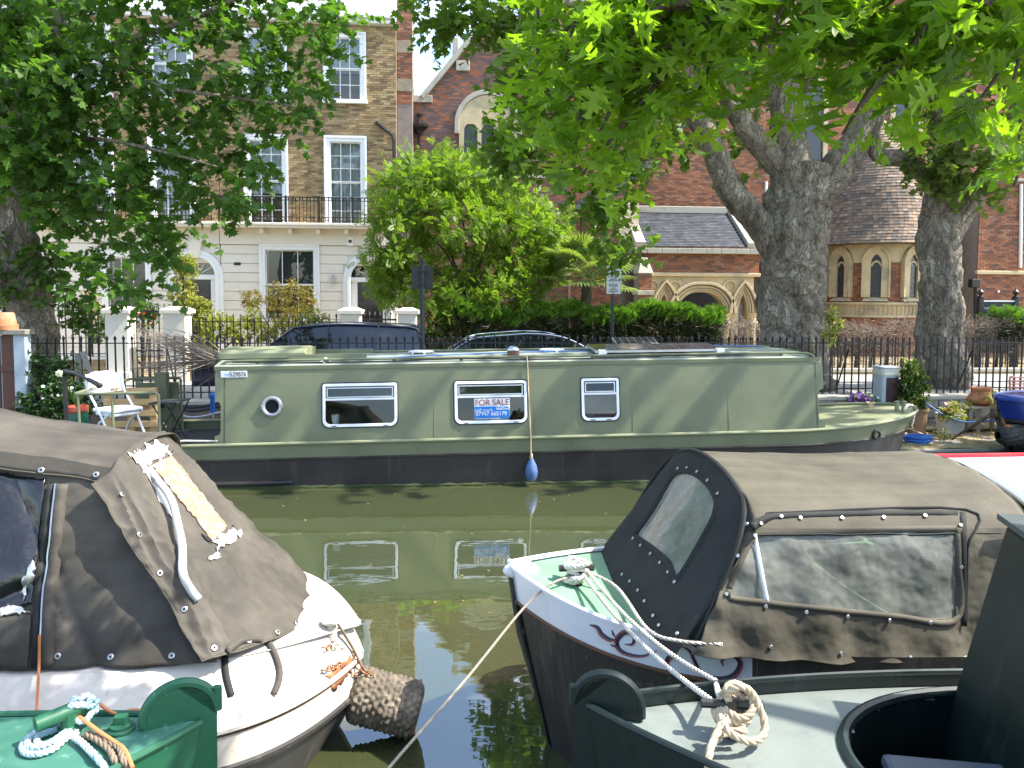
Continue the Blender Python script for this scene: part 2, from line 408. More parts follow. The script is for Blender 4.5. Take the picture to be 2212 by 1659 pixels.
# ------------------------------------------------------------------ terrace houses
HY = 26.0
def hx(px, py=500): return W(px, py, y=HY).x
def hz(py, px=600): return W(px, py, y=HY).z
Z_LEDGE, Z_TOP, Z_FLOOR = hz(486), hz(49), .55
def sash_window(parent, x0, x1, z0, z1, y, cols, rows, split, label=None, inner="curtain", arch_w=.16, sill=True, frame_out=.05, curtain_frac=1.0):
    """window: architrave frame > panes, glazing bars, sill, sashes; recess with curtain behind"""
    a = arch_w; f = MB()
    wall_holes(f, x0 - a, x1 + a, z0 - (0 if sill else .02), z1 + a, y - frame_out, y + .10, [(x0, x1, z0 - .1, z1)])
    wall_holes(f, x0 - a - .03, x1 + a + .03, z0, z1 + a + .03, y - frame_out - .025, y - frame_out - .0005, [(x0 - a + .045, x1 + a - .045, z0 - .1, z1 + a - .045)])
    w = f.build("window", "white_paint", parent, bevel=.008)
    if label: w["label"] = label
    t = .035; zm = z0 + (z1 - z0) * split
    for k, (za, zb, yy) in enumerate(((z0, zm, y + .075), (zm, z1, y + .035))):
        s = MB(); wall_holes(s, x0, x1, za + .001, zb - .001, yy - .02, yy + .02, [(x0 + t, x1 - t, za + t, zb - t)]); s.build("sash", "white_paint", w)
        r = rows[k]; cw = (x1 - x0 - 2 * t) / cols; rh = (zb - za - 2 * t) / r
        for i in range(1, cols): MB().box(x0 + t + i * cw - .011, x0 + t + i * cw + .011, yy - .014, yy + .014, za + t, zb - t).build("glazing_bar", "white_paint", w)
        for j in range(1, r): MB().box(x0 + t, x1 - t, yy - .013, yy + .013, za + t + j * rh - .011, za + t + j * rh + .011).build("glazing_bar", "white_paint", w)
        for i in range(cols):
            for j in range(r):
                xa, za2 = x0 + t + i * cw, za + t + j * rh; k2 = rnd.uniform(-.004, .004)
                MB().add([(xa, yy + .004, za2), (xa + cw, yy + .004 + k2, za2), (xa + cw, yy + .004 + k2, za2 + rh), (xa, yy + .004, za2 + rh)], [(0, 1, 2, 3)]).build("pane", "pane", w)
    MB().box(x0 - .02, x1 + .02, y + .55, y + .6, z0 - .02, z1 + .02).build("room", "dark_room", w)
    if inner == "curtain":
        zc = z1 - (z1 - z0) * curtain_frac
        def cf(u, v): return (x0 + (x1 - x0) * u, y + .2 + .018 * math.sin(u * 46) + .01 * math.sin(u * 17 + 1), zc + (z1 - zc) * v)
        MB().grid(cf, 40, 2).build("curtain", "curtain", w, smooth=True)
    elif inner == "blind":
        b = MB(); nb = int((z1 - z0) / .05)
        for i in range(nb): b.box(x0 + .01, x1 - .01, y + .14, y + .165, z0 + i * .05, z0 + i * .05 + .046)
        b.build("blind", "blind", w)
    if sill: MB().box(x0 - a - .06, x1 + a + .06, y - .14, y + .05, z0 - .13, z0 - .001).build("sill", "white_paint", w, bevel=.01)
    return w
def balcony(parent, x0, x1, z, zt, y, dep, name="balcony"):
    s = MB().box(x0, x1, y - dep, y + .02, z - .13, z); s.box(x0, x1, y - dep - .05, y - dep + .08, z - .05, z + .03)
    b = s.build(name, "stucco", parent, bevel=.012)
    yb = y - dep + .06
    MB().box(x0 + .05, x1 - .05, yb - .02, yb + .02, zt - .025, zt).build("top_rail", "black_iron", b)
    for zz in (z + .10, z + .22, zt - .12): MB().box(x0 + .05, x1 - .05, yb - .008, yb + .008, zz - .009, zz + .009).build("rail", "black_iron", b)
    o = wm(b).inverted()
    bar = MB().box(-.009, .009, -.009, .009, 0, zt - z - .02).mesh("baluster", "black_iron")
    ring = MB().tube([(.045 * math.cos(a), 0, .045 * math.sin(a)) for a in np.linspace(0, 2 * math.pi, 11)[:-1]], .009, 4, closed=True).mesh("ring", "black_iron")
    n = int((x1 - x0 - .1) / .115)
    for i in range(n + 1):
        x = x0 + .06 + i * .115
        inst("baluster", bar, b, o @ Vector((x, yb, z + .01)))
        inst("ring", ring, b, o @ Vector((x + .057, yb, z + .16 if i % 2 else zt - .072)))
    for i in range(int((x1 - x0) / 1.05) + 1):
        x = x0 + .04 + i * 1.05
        if x < x1: MB().box(x, x + .05, yb - .025, yb + .025, z, zt + .03).build("post", "black_iron", b)
    for i in range(int((x1 - x0) / .9)):
        x = x0 + .4 + i * .9
        MB().box(x, x + .12, y - dep * .8, y, z - .30, z - .13).build("bracket", "stucco", b, bevel=.03)
    return b
def door_bay(parent, cx, y, zf, r, zs, label):
    """arched doorway: moulded surround, fanlight, door leaf with panels"""
    o, i = r + .24, r
    out = [(cx - o, zf)] + arc(cx, zs, o, math.pi, 0, 20) + [(cx + o, zf)]
    inn = [(cx - i, zf)] + arc(cx, zs, i, math.pi, 0, 20) + [(cx + i, zf)]
    s = MB().strip(out, inn, lambda p: (p[0], y - .10, p[1]), lambda p: (p[0], y + .05, p[1]))
    mid = [(cx - i - .1, zf)] + arc(cx, zs, i + .1, math.pi, 0, 20) + [(cx + i + .1, zf)]
    s.strip(mid, inn, lambda p: (p[0], y - .14, p[1]), lambda p: (p[0], y - .1005, p[1]))
    a = s.build("door_surround", "white_paint", parent, bevel=.008)
    key = MB().slab([(cx - .14, zs + i - .02), (cx + .14, zs + i - .02), (cx + .22, zs + o + .3), (cx - .22, zs + o + .3)], y - .16, y + .03)
    key.build("keystone", "stucco", a, bevel=.01)
    MB().box(cx - i, cx - i + .2, y + .1, y + .3, zf, zs - .1).build("pilaster", "white_paint", a, bevel=.01)
    MB().box(cx + i - .2, cx + i, y + .1, y + .3, zf, zs - .1).build("pilaster", "white_paint", a, bevel=.01)
    MB().box(cx - i, cx + i, y + .06, y + .3, zs - .1, zs + .06).build("transom", "white_paint", a, bevel=.015)
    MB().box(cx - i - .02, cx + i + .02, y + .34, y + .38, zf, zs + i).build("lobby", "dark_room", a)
    fan = MB().slab(arc(cx, zs + .06, i - .06, 0, math.pi, 16), y + .25, y + .255); fan.build("fanlight", "pane", a)
    for k in range(1, 6):
        an = math.pi * k / 6
        MB().beam((cx + .15 * math.cos(an), y + .22, zs + .06 + .15 * math.sin(an)), (cx + (i - .02) * math.cos(an), y + .22, zs + .06 + (i - .02) * math.sin(an)), .03, .03).build("glazing_bar", "white_paint", a)
    d = MB().box(cx - i + .2, cx + i - .2, y + .2, y + .25, zf, zs - .1).build("door", "black_gloss", parent); d["label"] = label
    dw = 2 * (i - .2); 
    for (u0, u1, v0, v1) in ((.1, .46, .08, .36), (.54, .9, .08, .36), (.1, .46, .42, .78), (.54, .9, .42, .78), (.1, .9, .84, .94)):
        h = zs - .1 - zf; xa = cx - i + .2
        wall_holes(MB(), xa + u0 * dw, xa + u1 * dw, zf + v0 * h, zf + v1 * h, y + .18, y + .1995, [(xa + u0 * dw + .04, xa + u1 * dw - .04, zf + v0 * h + .04, zf + v1 * h - .04)]).build("panel_moulding", "black_gloss", d)
    k = MB(); k.lathe([(0, -.03), (.035, -.02), (.04, 0), (.02, .02), (0, .025)], 10, (0, 0, 0)); me = k.mesh("door_knob", "brass", True)
    inst("door_knob", me, d, wm(d).inverted() @ Vector((cx + .0, y + .16, zf + 1.0)), (R(90), 0, 0))
    return d
pm("brass", (.55, .38, .12), .3, .1, 5, metal=1.0)
pm("steel_grey", (.42, .43, .44), .4, .1, 6, metal=.8)
def house(name, label, xa, xb, wins, gwin, door, door_label, right_end):
    h = thing(name, label, "house", ((xa + xb) / 2, HY, .3))
    holes = []
    for (w0, w1) in wins:
        holes += [(w0 - .16, w1 + .16, Z_LEDGE, hz(293) + .0), (w0 - .16, w1 + .16, hz(212) - .12, hz(66))]
    # brick storeys
    MB_ = wall_holes(MB(), xa, xb, Z_LEDGE - .02, Z_TOP + .02, HY, HY + .35, holes); MB_.build("wall", "mortar", h)
    pk = (lambda a, b, z: a > hx(628) and b < hx(700)) if right_end else (lambda a, b, z: a > hx(430) and b < xb)
    brickwork(h, "stock_brick", xa, xb, Z_LEDGE, Z_TOP, HY, [(q[0] - .032, q[1] + .032, q[2] - .001, q[3] + .032) for q in holes], pick=pk, npick=300)
    for i, (w0, w1) in enumerate(wins):
        sash_window(h, w0, w1, hz(212), hz(66) - .16, HY, 3, (2, 2), .5, None, "curtain", curtain_frac=.55 if (i == 1 and right_end) else 1.0)
        sash_window(h, w0, w1, Z_LEDGE + .01, hz(293) - .16, HY, 3, (3, 3), .52, None, "curtain", sill=False, curtain_frac=.62 if i == 0 else 1.0)
    balcony(h, xa + .03, xb - (.25 if right_end else .03), Z_LEDGE, hz(428), HY, .55)
    # cornice and parapet
    c = MB().box(xa, xb, HY - .28, HY + .3, Z_TOP, Z_TOP + .14); c.box(xa, xb, HY - .40, HY + .3, Z_TOP + .1401, Z_TOP + .26); c.box(xa, xb, HY - .18, HY + .3, Z_TOP + .2601, Z_TOP + .36)
    c.build("cornice", "white_paint", h, bevel=.015)
    MB().box(xa, xb, HY - .02, HY + .3, Z_TOP + .36, Z_TOP + 1.5).build("parapet", "white_paint", h)
    MB().box(xa, xb, HY + .3, HY + 9, Z_LEDGE + .2, Z_TOP + .7).build("back_range", "stock_brick", h)
    # stucco ground storey, course by course
    gz0, gz1 = Z_FLOOR - .9, Z_LEDGE - .13
    dcx, dr, dzs = door; g0, g1, gb, gt = gwin
    MB_ = wall_holes(MB(), xa, xb, gz0, gz1, HY - .02, HY + .33, [(g0, g1, gb, gt), (dcx - dr, dcx + dr, gz0 - 1, dzs + dr * .7)]); MB_.build("ground_wall", "stucco", h)
    MB().box(xa, xb, HY - .12, HY - .02, gz1 - .52, gz1 - .001).build("fascia", "stucco", h, bevel=.012)
    ch = (hz(580) - hz(600)); z = gz1 - .52 - .02
    while z - ch > Z_FLOOR - .3:
        z0, z1 = z - ch + .018, z
        iv = [(xa + .012, xb - .012)]
        if z0 < gt + .16 and z1 > gb - .2: iv = cut(iv, g0 - .18, g1 + .18)
        rr2 = dr + .25; zc = (z0 + z1) / 2
        if z0 < dzs: iv = cut(iv, dcx - rr2, dcx + rr2)
        elif z0 < dzs + rr2:
            q = math.sqrt(max(0, rr2 ** 2 - (z0 - dzs) ** 2)); iv = cut(iv, dcx - q, dcx + q)
        for p, q in iv:
            if q - p > .05: MB().box(p, q, HY - .065, HY - .0205, z0, z1).build("stucco_course", "stucco", h, bevel=.008)
        z -= ch
    sash_window(h, g0, g1, gb, gt, HY - .02, 3, (1, 1), .5, None, "blind", arch_w=.16, frame_out=.07)
    door_bay(h, dcx, HY - .02, Z_FLOOR, dr, dzs, door_label)
    return h
XP = hx(476)
houseA = house("terrace_house", "terraced house of yellow brick half hidden behind the dark leafy tree", hx(-120), XP - .01,
    [(hx(164), hx(238)), (hx(337), hx(412))], (hx(232), hx(314), hz(690), hz(556, 300)), (hx(423), .62, hz(597, 423)), "black front door half hidden by a clipped bush", False)
houseB = house("terrace_house", "terraced house of yellow brick with two clear window bays beside the church", XP + .01, hx(857),
    [(hx(541), hx(612)), (hx(714), hx(781))], (hx(573), hx(678), hz(690), hz(540)), (hx(798), .62, hz(603, 798)), "black panelled front door under an arched fanlight", True)
# party chimney stack at the end of the terrace
ch = MB().box(hx(857) + .02, hx(891), HY + .25, HY + 1.6, 2.0, Z_TOP + 3.0).build("chimney", "mortar_grey", houseB)
brickwork(ch, "red_brick", hx(857) + .02, hx(891), hz(213), Z_TOP + 3.0, HY + .25)
for (pz) in (hz(185), hz(100)): MB().box(hx(857) + .015, hx(892), HY + .225, HY + .3, pz, pz + .4).build("rendered_band", "mortar", ch)
dp = MB().tube([W(812, 263, y=HY - .05), W(848, 292, y=HY - .1), W(851, 305, y=HY - .1), W(851, 360, y=HY - .1), W(851, 480, y=HY - .1)], .055, 8)
dp.build("downpipe", "black_iron", houseB, smooth=True)
al = MB().box(hx(751), hx(764), HY - .16, HY - .06, hz(532, 757), hz(512, 757)).build("alarm_box", "white_paint", houseB, bevel=.012)
MB().box(hx(754), hx(761), HY - .168, HY - .1602, hz(525, 757), hz(519, 757)).build("badge", "asphalt", al)
pm("pink_plastic", (.75, .55, .48), .5)
MB().box(hx(354), hx(366), HY - .2, HY - .12, hz(523, 360), hz(503, 360)).build("alarm_box", "pink_plastic", houseA, bevel=.012)
MB().lathe([(.05, -.14), (.055, -.1), (.055, .14), (.04, .16)], 10, (hx(720), HY - .13, hz(605, 720))).build("wall_lamp", "steel_grey", houseB, smooth=True)
MB().lathe([(.06, -.1), (.08, 0), (.04, .1)], 10, (hx(393), HY - .13, hz(598, 393))).build("wall_lamp", "black_iron", houseA, smooth=True)
MB().box(hx(506), hx(520), HY - .085, HY - .064, hz(573, 513), hz(567, 513)).build("air_vent", "black_iron", houseB)
for d, hh in ((hx(798), houseB), (hx(423), houseA)):
    for k in range(2): MB().box(d - .8, d + .8, HY - .45 - .3 * k, HY - .1 - .3 * k - .0, .28, Z_FLOOR - .02 - .13 * k).build("step", "coping_stone", hh, bevel=.01)
# ------------------------------------------------------------------ church
CH = thing("church", "red brick church with stone porch arches, slate roof and round tiled apse", "church", (9, 27, .3))
def pieces(parent, name, mat, items, nsingle, stuffname):
    """items = list of (verts, faces); the first nsingle become parts, the rest one joined part"""
    for vs, fs in items[:nsingle]: MB().add(vs, fs).build(name, mat, parent)
    rest = MB()
    for vs, fs in items[nsingle:]: rest.add(vs, fs)
    if rest.f: rest.build(stuffname, mat, parent, kind="stuff")
def arch_wall(mb, x0, x1, ztop, zbase, hf, y0, y1, n):
    for i in range(n):
        a, b = x0 + (x1 - x0) * i / n, x0 + (x1 - x0) * (i + 1) / n
        ha, hb = max(hf(a), zbase), max(hf(b), zbase)
        if min(ztop - ha, ztop - hb) <= 0: continue
        mb.add([(a, y0, ha), (b, y0, hb), (b, y0, ztop), (a, y0, ztop), (a, y1, ha), (b, y1, hb), (b, y1, ztop), (a, y1, ztop)],
               [(0, 1, 2, 3), (5, 4, 7, 6), (0, 4, 5, 1), (3, 2, 6, 7)] + ([(4, 0, 3, 7)] if i == 0 else []) + ([(1, 5, 6, 2)] if i == n - 1 else []))
    return mb
def arch_h(cx, zs, w, h):
    r = (w * w + h * h) / (2 * w)
    def f(x):
        d = abs(x - cx)
        if d >= w: return -99
        return zs + math.sqrt(max(0, r * r - (r - w + d) ** 2))
    return f
# ---- west gable with traceried window
GY = 27.0
gx = lambda px, py=300: W(px, py, y=GY).x
gz = lambda py, px=1000: W(px, py, y=GY).z
L0, L1 = W(918, 211, y=GY), W(1082, 12, y=GY)
zsh = gz(213, 890); apex = L1.z; axm = L1.x; slope = (L1.z - L0.z) / (L1.x - L0.x)
gxr = gx(1231)
def glim(z):
    if z < zsh: return (gx(857) + .03, gxr)
    return (L0.x + (z - zsh) / slope, min(gxr, axm + (apex - z) / slope))
wcx, wzs = gx(1054), gz(268); wr = 1.0
def ghole(z):
    if z > wzs: return [(wcx - math.sqrt(max(0, (wr + .14) ** 2 - (z - wzs) ** 2)), wcx + math.sqrt(max(0, (wr + .14) ** 2 - (z - wzs) ** 2)))] if z < wzs + wr + .14 else []
    return [(wcx - wr, wcx + wr)] if z > gz(360) else []
gpoly = [(gx(857) + .03, .3), (gxr, .3), (gxr, axm and (apex - (gxr - axm) * slope)), (axm, apex), (L0.x, zsh), (gx(857) + .03, zsh)]
gw = MB().slab(gpoly, GY + .001, GY + .4).build("gable_wall", "mortar_grey", CH)
cnt = [0]
brickwork(gw, "purple_brick", gx(857) + .03, gxr, .5, apex, GY, [ghole], limit=glim, pick=lambda a, b, z: gz(370) < z < gz(180) and a < gx(985), npick=150)
MB().beam((L0.x - .1, GY + .12, zsh + .02), (axm, GY + .12, apex + .1), .62, .16).build("coping", "coping_stone", gw, bevel=.015)
MB().beam((axm, GY + .12, apex + .1), (gxr, GY + .12, apex - (gxr - axm) * slope + .1), .62, .16).build("coping", "coping_stone", gw, bevel=.015)
MB().box(gx(862), L0.x + .25, GY - .12, GY + .35, zsh - .14, zsh + .1).build("coping", "coping_stone", gw, bevel=.02)
kp = W(988, 145, y=GY); MB().box(kp.x - .05, kp.x + .42, GY - .1, GY + .35, kp.z - .14, kp.z + .2).build("kneeler", "coping_stone", gw, bevel=.02)
kp = W(985, 112, y=GY); MB().box(kp.x - .12, kp.x + .08, GY - .1, GY + .35, kp.z - .25, kp.z + .45).build("finial", "coping_stone", gw, bevel=.02)
hood = MB().strip([(wcx - wr - .16, wzs - .35)] + arc(wcx, wzs, wr + .16, math.pi, 0, 18) + [(wcx + wr + .16, wzs - .35)],
                  [(wcx - wr, wzs - .35)] + arc(wcx, wzs, wr, math.pi, 0, 18) + [(wcx + wr, wzs - .35)], lambda p: (p[0], GY - .16, p[1]), lambda p: (p[0], GY + .05, p[1]))
hood.build("hood_mould", "coping_stone", gw, bevel=.015)
tri = MB(); lw = .235
cs = [wcx - .6, wcx, wcx + .6]; hfs = [arch_h(c, gz(285), lw, .3) for c in cs]
arch_wall(tri, wcx - wr, wcx + wr, wzs - .02, gz(360), lambda x: max(max(f(x) for f in hfs), gz(360) if all(abs(x - c) > lw for c in cs) else -9), GY - .13, GY + .0, 80)
tri.slab(arc(wcx, wzs - .0195, wr - .002, 0, math.pi, 20), GY - .12, GY + .0)
wdw = tri.build("window", "church_stone", gw)
for c in cs:
    MB().box(c - lw - .02, c + lw + .02, GY - .045, GY - .03, gz(362), gz(262)).build("leaded_pane", "lead_glass", wdw)
    for k in range(-1, 2): MB().box(c + k * .15 - .006, c + k * .15 + .006, GY - .06, GY - .0455, gz(362), gz(268)).build("lead_bar", "black_iron", wdw)
MB().box(wcx - wr - .1, wcx + wr + .1, GY - .1, GY + .1, gz(360) - .15, gz(360) - .001).build("sill", "church_stone", wdw, bevel=.01)
MB().box(gx(866), gxr, GY - .07, GY + .02, gz(382), gz(375)).build("string_course", "coping_stone", gw, bevel=.01)
hp = W(905, 270, y=GY - .2)
hop = MB().lathe([(.09, -.3), (.12, -.2), (.32, -.08), (.34, 0), (.30, .02)], 8, hp); hop.lathe([(.05, .02), (.05, .28), (.1, .3), (.12, .38), (0, .42)], 8, hp)
hop.build("rainwater_hopper", "black_iron", gw)
MB().tube([hp + Vector((0, 0, -.25)), W(905, 300, y=GY - .1), W(906, 378, y=GY - .08), W(906, 500, y=GY - .08)], .05, 8).build("downpipe", "black_iron", gw, smooth=True)
# ---- lean-to side wall with slate roof between gable and porch block
pa, pb = Vector((gx(1236), 27.0, 0)), W(1338, 470, y=25.1); pb.z = 0
z_e = W(1330, 432, y=25.1).z; z_e0 = W(1240, 462, y=27.0).z
lt = MB().add([(pa.x, pa.y, .3), (pb.x, pb.y, .3), (pb.x, pb.y, z_e), (pa.x, pa.y, z_e0), (pa.x + .8, pa.y + .6, .3), (pb.x + .8, pb.y + .6, .3), (pb.x + .8, pb.y + .6, z_e), (pa.x + .8, pa.y + .6, z_e0)],
              [(0, 1, 2, 3), (1, 5, 6, 2), (3, 2, 6, 7), (5, 4, 7, 6)]).build("side_wall", "mortar_grey", CH)
d = (pb - pa); Ld = d.length; d.normalize(); nrm = Vector((d.y, -d.x, 0)); it = MB()
for k in range(int((min(z_e, z_e0) - .4) / .075)):
    za = .4 + k * .075; s = -(k % 2) * .11
    while s < Ld - .03:
        a, b = pa + d * max(0, s), pa + d * min(Ld, s + .214)
        f0 = nrm * .012
        it.add([a + f0 + Vector((0, 0, za)), b + f0 + Vector((0, 0, za)), b + f0 + Vector((0, 0, za + .064)), a + f0 + Vector((0, 0, za + .064)), a - f0 + Vector((0, 0, za + .064)), b - f0 + Vector((0, 0, za + .064))], [(0, 1, 2, 3), (3, 2, 5, 4)]); s += .225
it.build("brick_courses", "red_brick", lt, kind="stuff")
rt = [Vector((pa.x, pa.y, z_e0)) + nrm * .25, Vector((pb.x, pb.y, z_e)) + nrm * .25]
up = Vector((-nrm.x, -nrm.y, 0)) * 2.0 + Vector((0, 0, 1.5)); items = []
for k in range(12):
    for j in range(13):
        q = lambda u, v, o=0: rt[0].lerp(rt[1], u) + up * v + Vector((0, 0, o))
        u0, u1 = (j + .5 * (k % 2)) / 13.5, (j + .97 + .5 * (k % 2)) / 13.5; v0, v1 = k / 12, (k + 1.5) / 12
        items.append(([q(u0, v0, .03), q(u1, v0, .03), q(u1, v1, .005), q(u0, v1, .005), q(u0, v0, 0), q(u1, v0, 0)], [(0, 1, 2, 3), (4, 5, 1, 0)]))
lr = MB().add([rt[0], rt[1], rt[1] + up, rt[0] + up], [(0, 1, 2, 3)]).build("side_roof", "slate", CH)
pieces(lr, "slate", "slate", items, 156, "slates")
MB().tube([rt[0], rt[1]], .06, 8).build("gutter", "black_iron", lr, smooth=True)
MB().tube([W(1256, 470, y=26.6), W(1258, 500, y=26.6), W(1258, 660, y=26.6)], .05, 8).build("downpipe", "black_iron", lt, smooth=True)
# ---- transept wall behind the porch
TY = 28.2
tx = lambda px, py=400: W(px, py, y=TY).x
tz = lambda py, px=1500: W(px, py, y=TY).z
T0, T1 = W(1372, 360, y=TY), W(1530, 232, y=TY); ts = (T1.z - T0.z) / (T1.x - T0.x)
def tlim(z): return (T0.x - .1 if z < T0.z else T0.x + (z - T0.z) / ts, tx(1660))
tpoly = [(T0.x - .1, .3), (tx(1660), .3), (tx(1660), T1.z + (tx(1660) - T1.x) * 0), (T1.x, T1.z), (T0.x, T0.z), (T0.x - .1, T0.z)]
tw = MB().slab(tpoly, TY + .001, TY + .4).build("transept_wall", "mortar_grey", CH)
brickwork(tw, "red_brick", T0.x - .1, tx(1660), 3.0, T1.z, TY, [], limit=tlim, pick=lambda a, b, z: z < tz(395) and z > tz(455), npick=300)
items = []; q0, q1 = Vector((T0.x - .45, TY - .5, T0.z - .2)), Vector((T1.x, TY - .5, T1.z + .12)); bk = Vector((0, 1.2, 0))
MB().add([q0, q1, q1 + bk, q0 + bk, q0 + Vector((0, 0, -.14)), q1 + Vector((0, 0, -.14)), q1 + bk + Vector((0, 0, -.14)), q0 + bk + Vector((0, 0, -.14))], [(0, 1, 2, 3), (4, 5, 1, 0), (7, 6, 5, 4), (4, 0, 3, 7)]).build("verge_roof", "slate", tw)
kp = W(1394, 352, y=TY); MB().box(kp.x - .12, kp.x + .4, TY - .15, TY + .02, kp.z - .2, kp.z + .05).build("kneeler", "coping_stone", tw, bevel=.02)
kp = W(1660, 430, y=TY - .1)
MB().tube([W(1655, 392, y=TY - .1), W(1655, 470, y=TY - .1)], .05, 8).build("rain_pipe", "white_paint", tw, smooth=True)
# ---- stone porch
PY = 24.8
qx = lambda px, py=600: W(px, py, y=PY).x
qz = lambda py, px=1500: W(px, py, y=PY).z
x0, x1 = qx(1392), qx(1640)
zc, ze = qz(596), qz(547)
porch = MB().box(x0, x1, PY + .04, PY + .4, zc, ze).build("porch_wall", "mortar_grey", CH)
brickwork(porch, "red_brick", x0, x1, zc + .06, ze, PY + .04, pick=lambda a, b, z: True, npick=150)
cx0 = W(1515, 640, y=PY).x
sp = qz(676)
arches = [arch_h(cx0, sp, .80, .68), arch_h(qx(1435), sp, .16, .62), arch_h(qx(1606), sp, .16, .62)]
hoods = [(cx0, sp, 1.16, 1.02), (qx(1437), sp, .5, 1.08), (qx(1606), sp, .5, 1.08)]
ar = arch_wall(MB(), qx(1400), qx(1628), zc, .3, lambda x: max(max(f(x) for f in arches), .3), PY - .02, PY + .4, 190)
arcade = ar.build("arcade", "church_stone", CH)
for (c, s, w, h) in hoods:
    for k, (e, t, yy) in enumerate(((0, .09, .16), (.14, .07, .09), (.24, .05, .06))):
        a = [(p[0], min(p[1], zc - .01)) for p in pointed(c, s, w - e, h - e * .9)]; b = [(p[0], min(p[1], zc - .012)) for p in pointed(c, s, w - e - t, h - e * .9 - t)]
        MB().strip(a, b, lambda p: (p[0], PY - .02 - yy, p[1]), lambda p: (p[0], PY - .0205, p[1])).build("arch_moulding", "church_stone", arcade, bevel=.01)
for (c, zq, r) in ((qx(1410), qz(618), .16), (qx(1457), qz(621), .19), (qx(1576), qz(619), .19)):
    rb = MB().strip(arc(c, zq, r + .04, 0, 2 * math.pi, 20), arc(c, zq, r - .01, 0, 2 * math.pi, 20), lambda p: (p[0], PY - .07, p[1]), lambda p: (p[0], PY - .021, p[1])).build("roundel", "church_stone", arcade)
    for k in range(4):
        a = math.pi / 4 + k * math.pi / 2
        MB().strip(arc(c + .07 * math.cos(a), zq + .07 * math.sin(a), .06, a - 2, a + 2, 10), arc(c + .07 * math.cos(a), zq + .07 * math.sin(a), .04, a - 2, a + 2, 10), lambda p: (p[0], PY - .05, p[1]), lambda p: (p[0], PY - .0205, p[1])).build("quatrefoil", "church_stone", rb)
for px in (1462, 1568, 1420, 1626):
    MB().lathe([(.2, sp - .34), (.2, sp - .3), (.13, sp - .26), (.13, sp - .1), (.2, sp - .05), (.22, sp)], 10, (qx(px), PY - .03, 0)).build("capital", "church_stone", arcade, smooth=True)
    MB().lathe([(.12, .3), (.12, sp - .3)], 10, (qx(px), PY - .03, 0)).build("shaft", "church_stone", arcade, smooth=True)
MB().box(qx(1398), x1, PY - .14, PY + .06, zc - .02, zc + .1).build("string_course", "church_stone", arcade, bevel=.02)
MB().box(x0 - 1.0, x1 + .3, PY - .02, PY - .01 + 3.2, .28, .30).build("porch_floor", "coping_stone", arcade)
MB().box(qx(1398), x1, PY + 1.9, PY + 2.0, .3, ze).build("porch_back", "dark_room", arcade)
w = qx(1605) - qx(1370); nb = 9; xa = qx(1362)
for i in range(nb): MB().box(xa + i * (x1 + .1 - xa) / nb, xa + (i + .985) * (x1 + .1 - xa) / nb, PY - .2, PY + .3, ze - .02, ze + .15).build("cornice_stone", "coping_stone", porch, bevel=.012)
# porch roof, slate by slate
e0, e1 = Vector((qx(1392), PY - .05, ze + .2)), Vector((qx(1612), PY - .05, ze + .2))
rz = W(1480, 460, y=26.7)
up = Vector((0, 26.7 - PY + .05, rz.z - e0.z)); items = []
rf = MB().add([e0, e1, e1 + up, e0 + up], [(0, 1, 2, 3)]).build("porch_roof", "slate", CH)
nr, nc = 22, 16
hipl, hipr = .10, .0
for k in range(nr):
    for j in range(nc):
        u0, u1 = (j + .5 * (k % 2)) / (nc + .5), (j + .975 + .5 * (k % 2)) / (nc + .5); v0, v1 = k / nr, min(1, (k + 1.4) / nr)
        jz = rnd.uniform(0, .006)
        q = lambda u, v, o=0: e0.lerp(e1, u) + up * v + Vector((0, -.004, o + jz))
        items.append(([q(u0, v0, .03), q(u1, v0, .03), q(u1, v1, .008), q(u0, v1, .008), q(u0, v0, 0), q(u1, v0, 0)], [(0, 1, 2, 3), (4, 5, 1, 0)]))
pieces(rf, "slate", "slate", items, 300, "slates")
MB().box(e0.x - .3, e1.x + .3, 26.6, 26.95, rz.z - .02, rz.z + .22).build("ridge_coping", "coping_stone", rf, bevel=.02)
for xx, n in ((e0.x - .28, 8), (e1.x + .06, 8)):
    for k in range(n):
        a, b = e0 + up * (k / n), e0 + up * ((k + .97) / n)
        MB().beam((xx + .12, a.y, a.z + .06), (xx + .12, b.y, b.z + .06), .34, .2).build("verge_stone", "coping_stone", rf, bevel=.012)
# porch end buttress with gabled cap
bx0, bx1 = qx(1374), qx(1402)
bt = MB().box(bx0, bx1, PY - .35, PY + .3, .3, qz(592)).build("buttress", "mortar_grey", CH)
brickwork(bt, "red_brick", bx0, bx1, .35, qz(592), PY - .35)
MB().add([(bx0 - .04, PY - .42, qz(592)), (bx1 + .04, PY - .42, qz(592)), (bx1 + .04, PY + .3, qz(592)), (bx0 - .04, PY + .3, qz(592)), (bx0 + .12, PY - .2, qz(558)), (bx1 - .12, PY - .2, qz(558)), (bx1 - .12, PY + .3, qz(558)), (bx0 + .12, PY + .3, qz(558))],
         [(3, 2, 1, 0), (4, 5, 6, 7), (0, 1, 5, 4), (1, 2, 6, 5), (3, 0, 4, 7)]).build("cap", "coping_stone", bt, bevel=.015)
MB().box(bx0 - .05, bx1 + .06, PY - .42, PY + .3, qz(638), qz(628)).build("offset", "coping_stone", bt, bevel=.015)
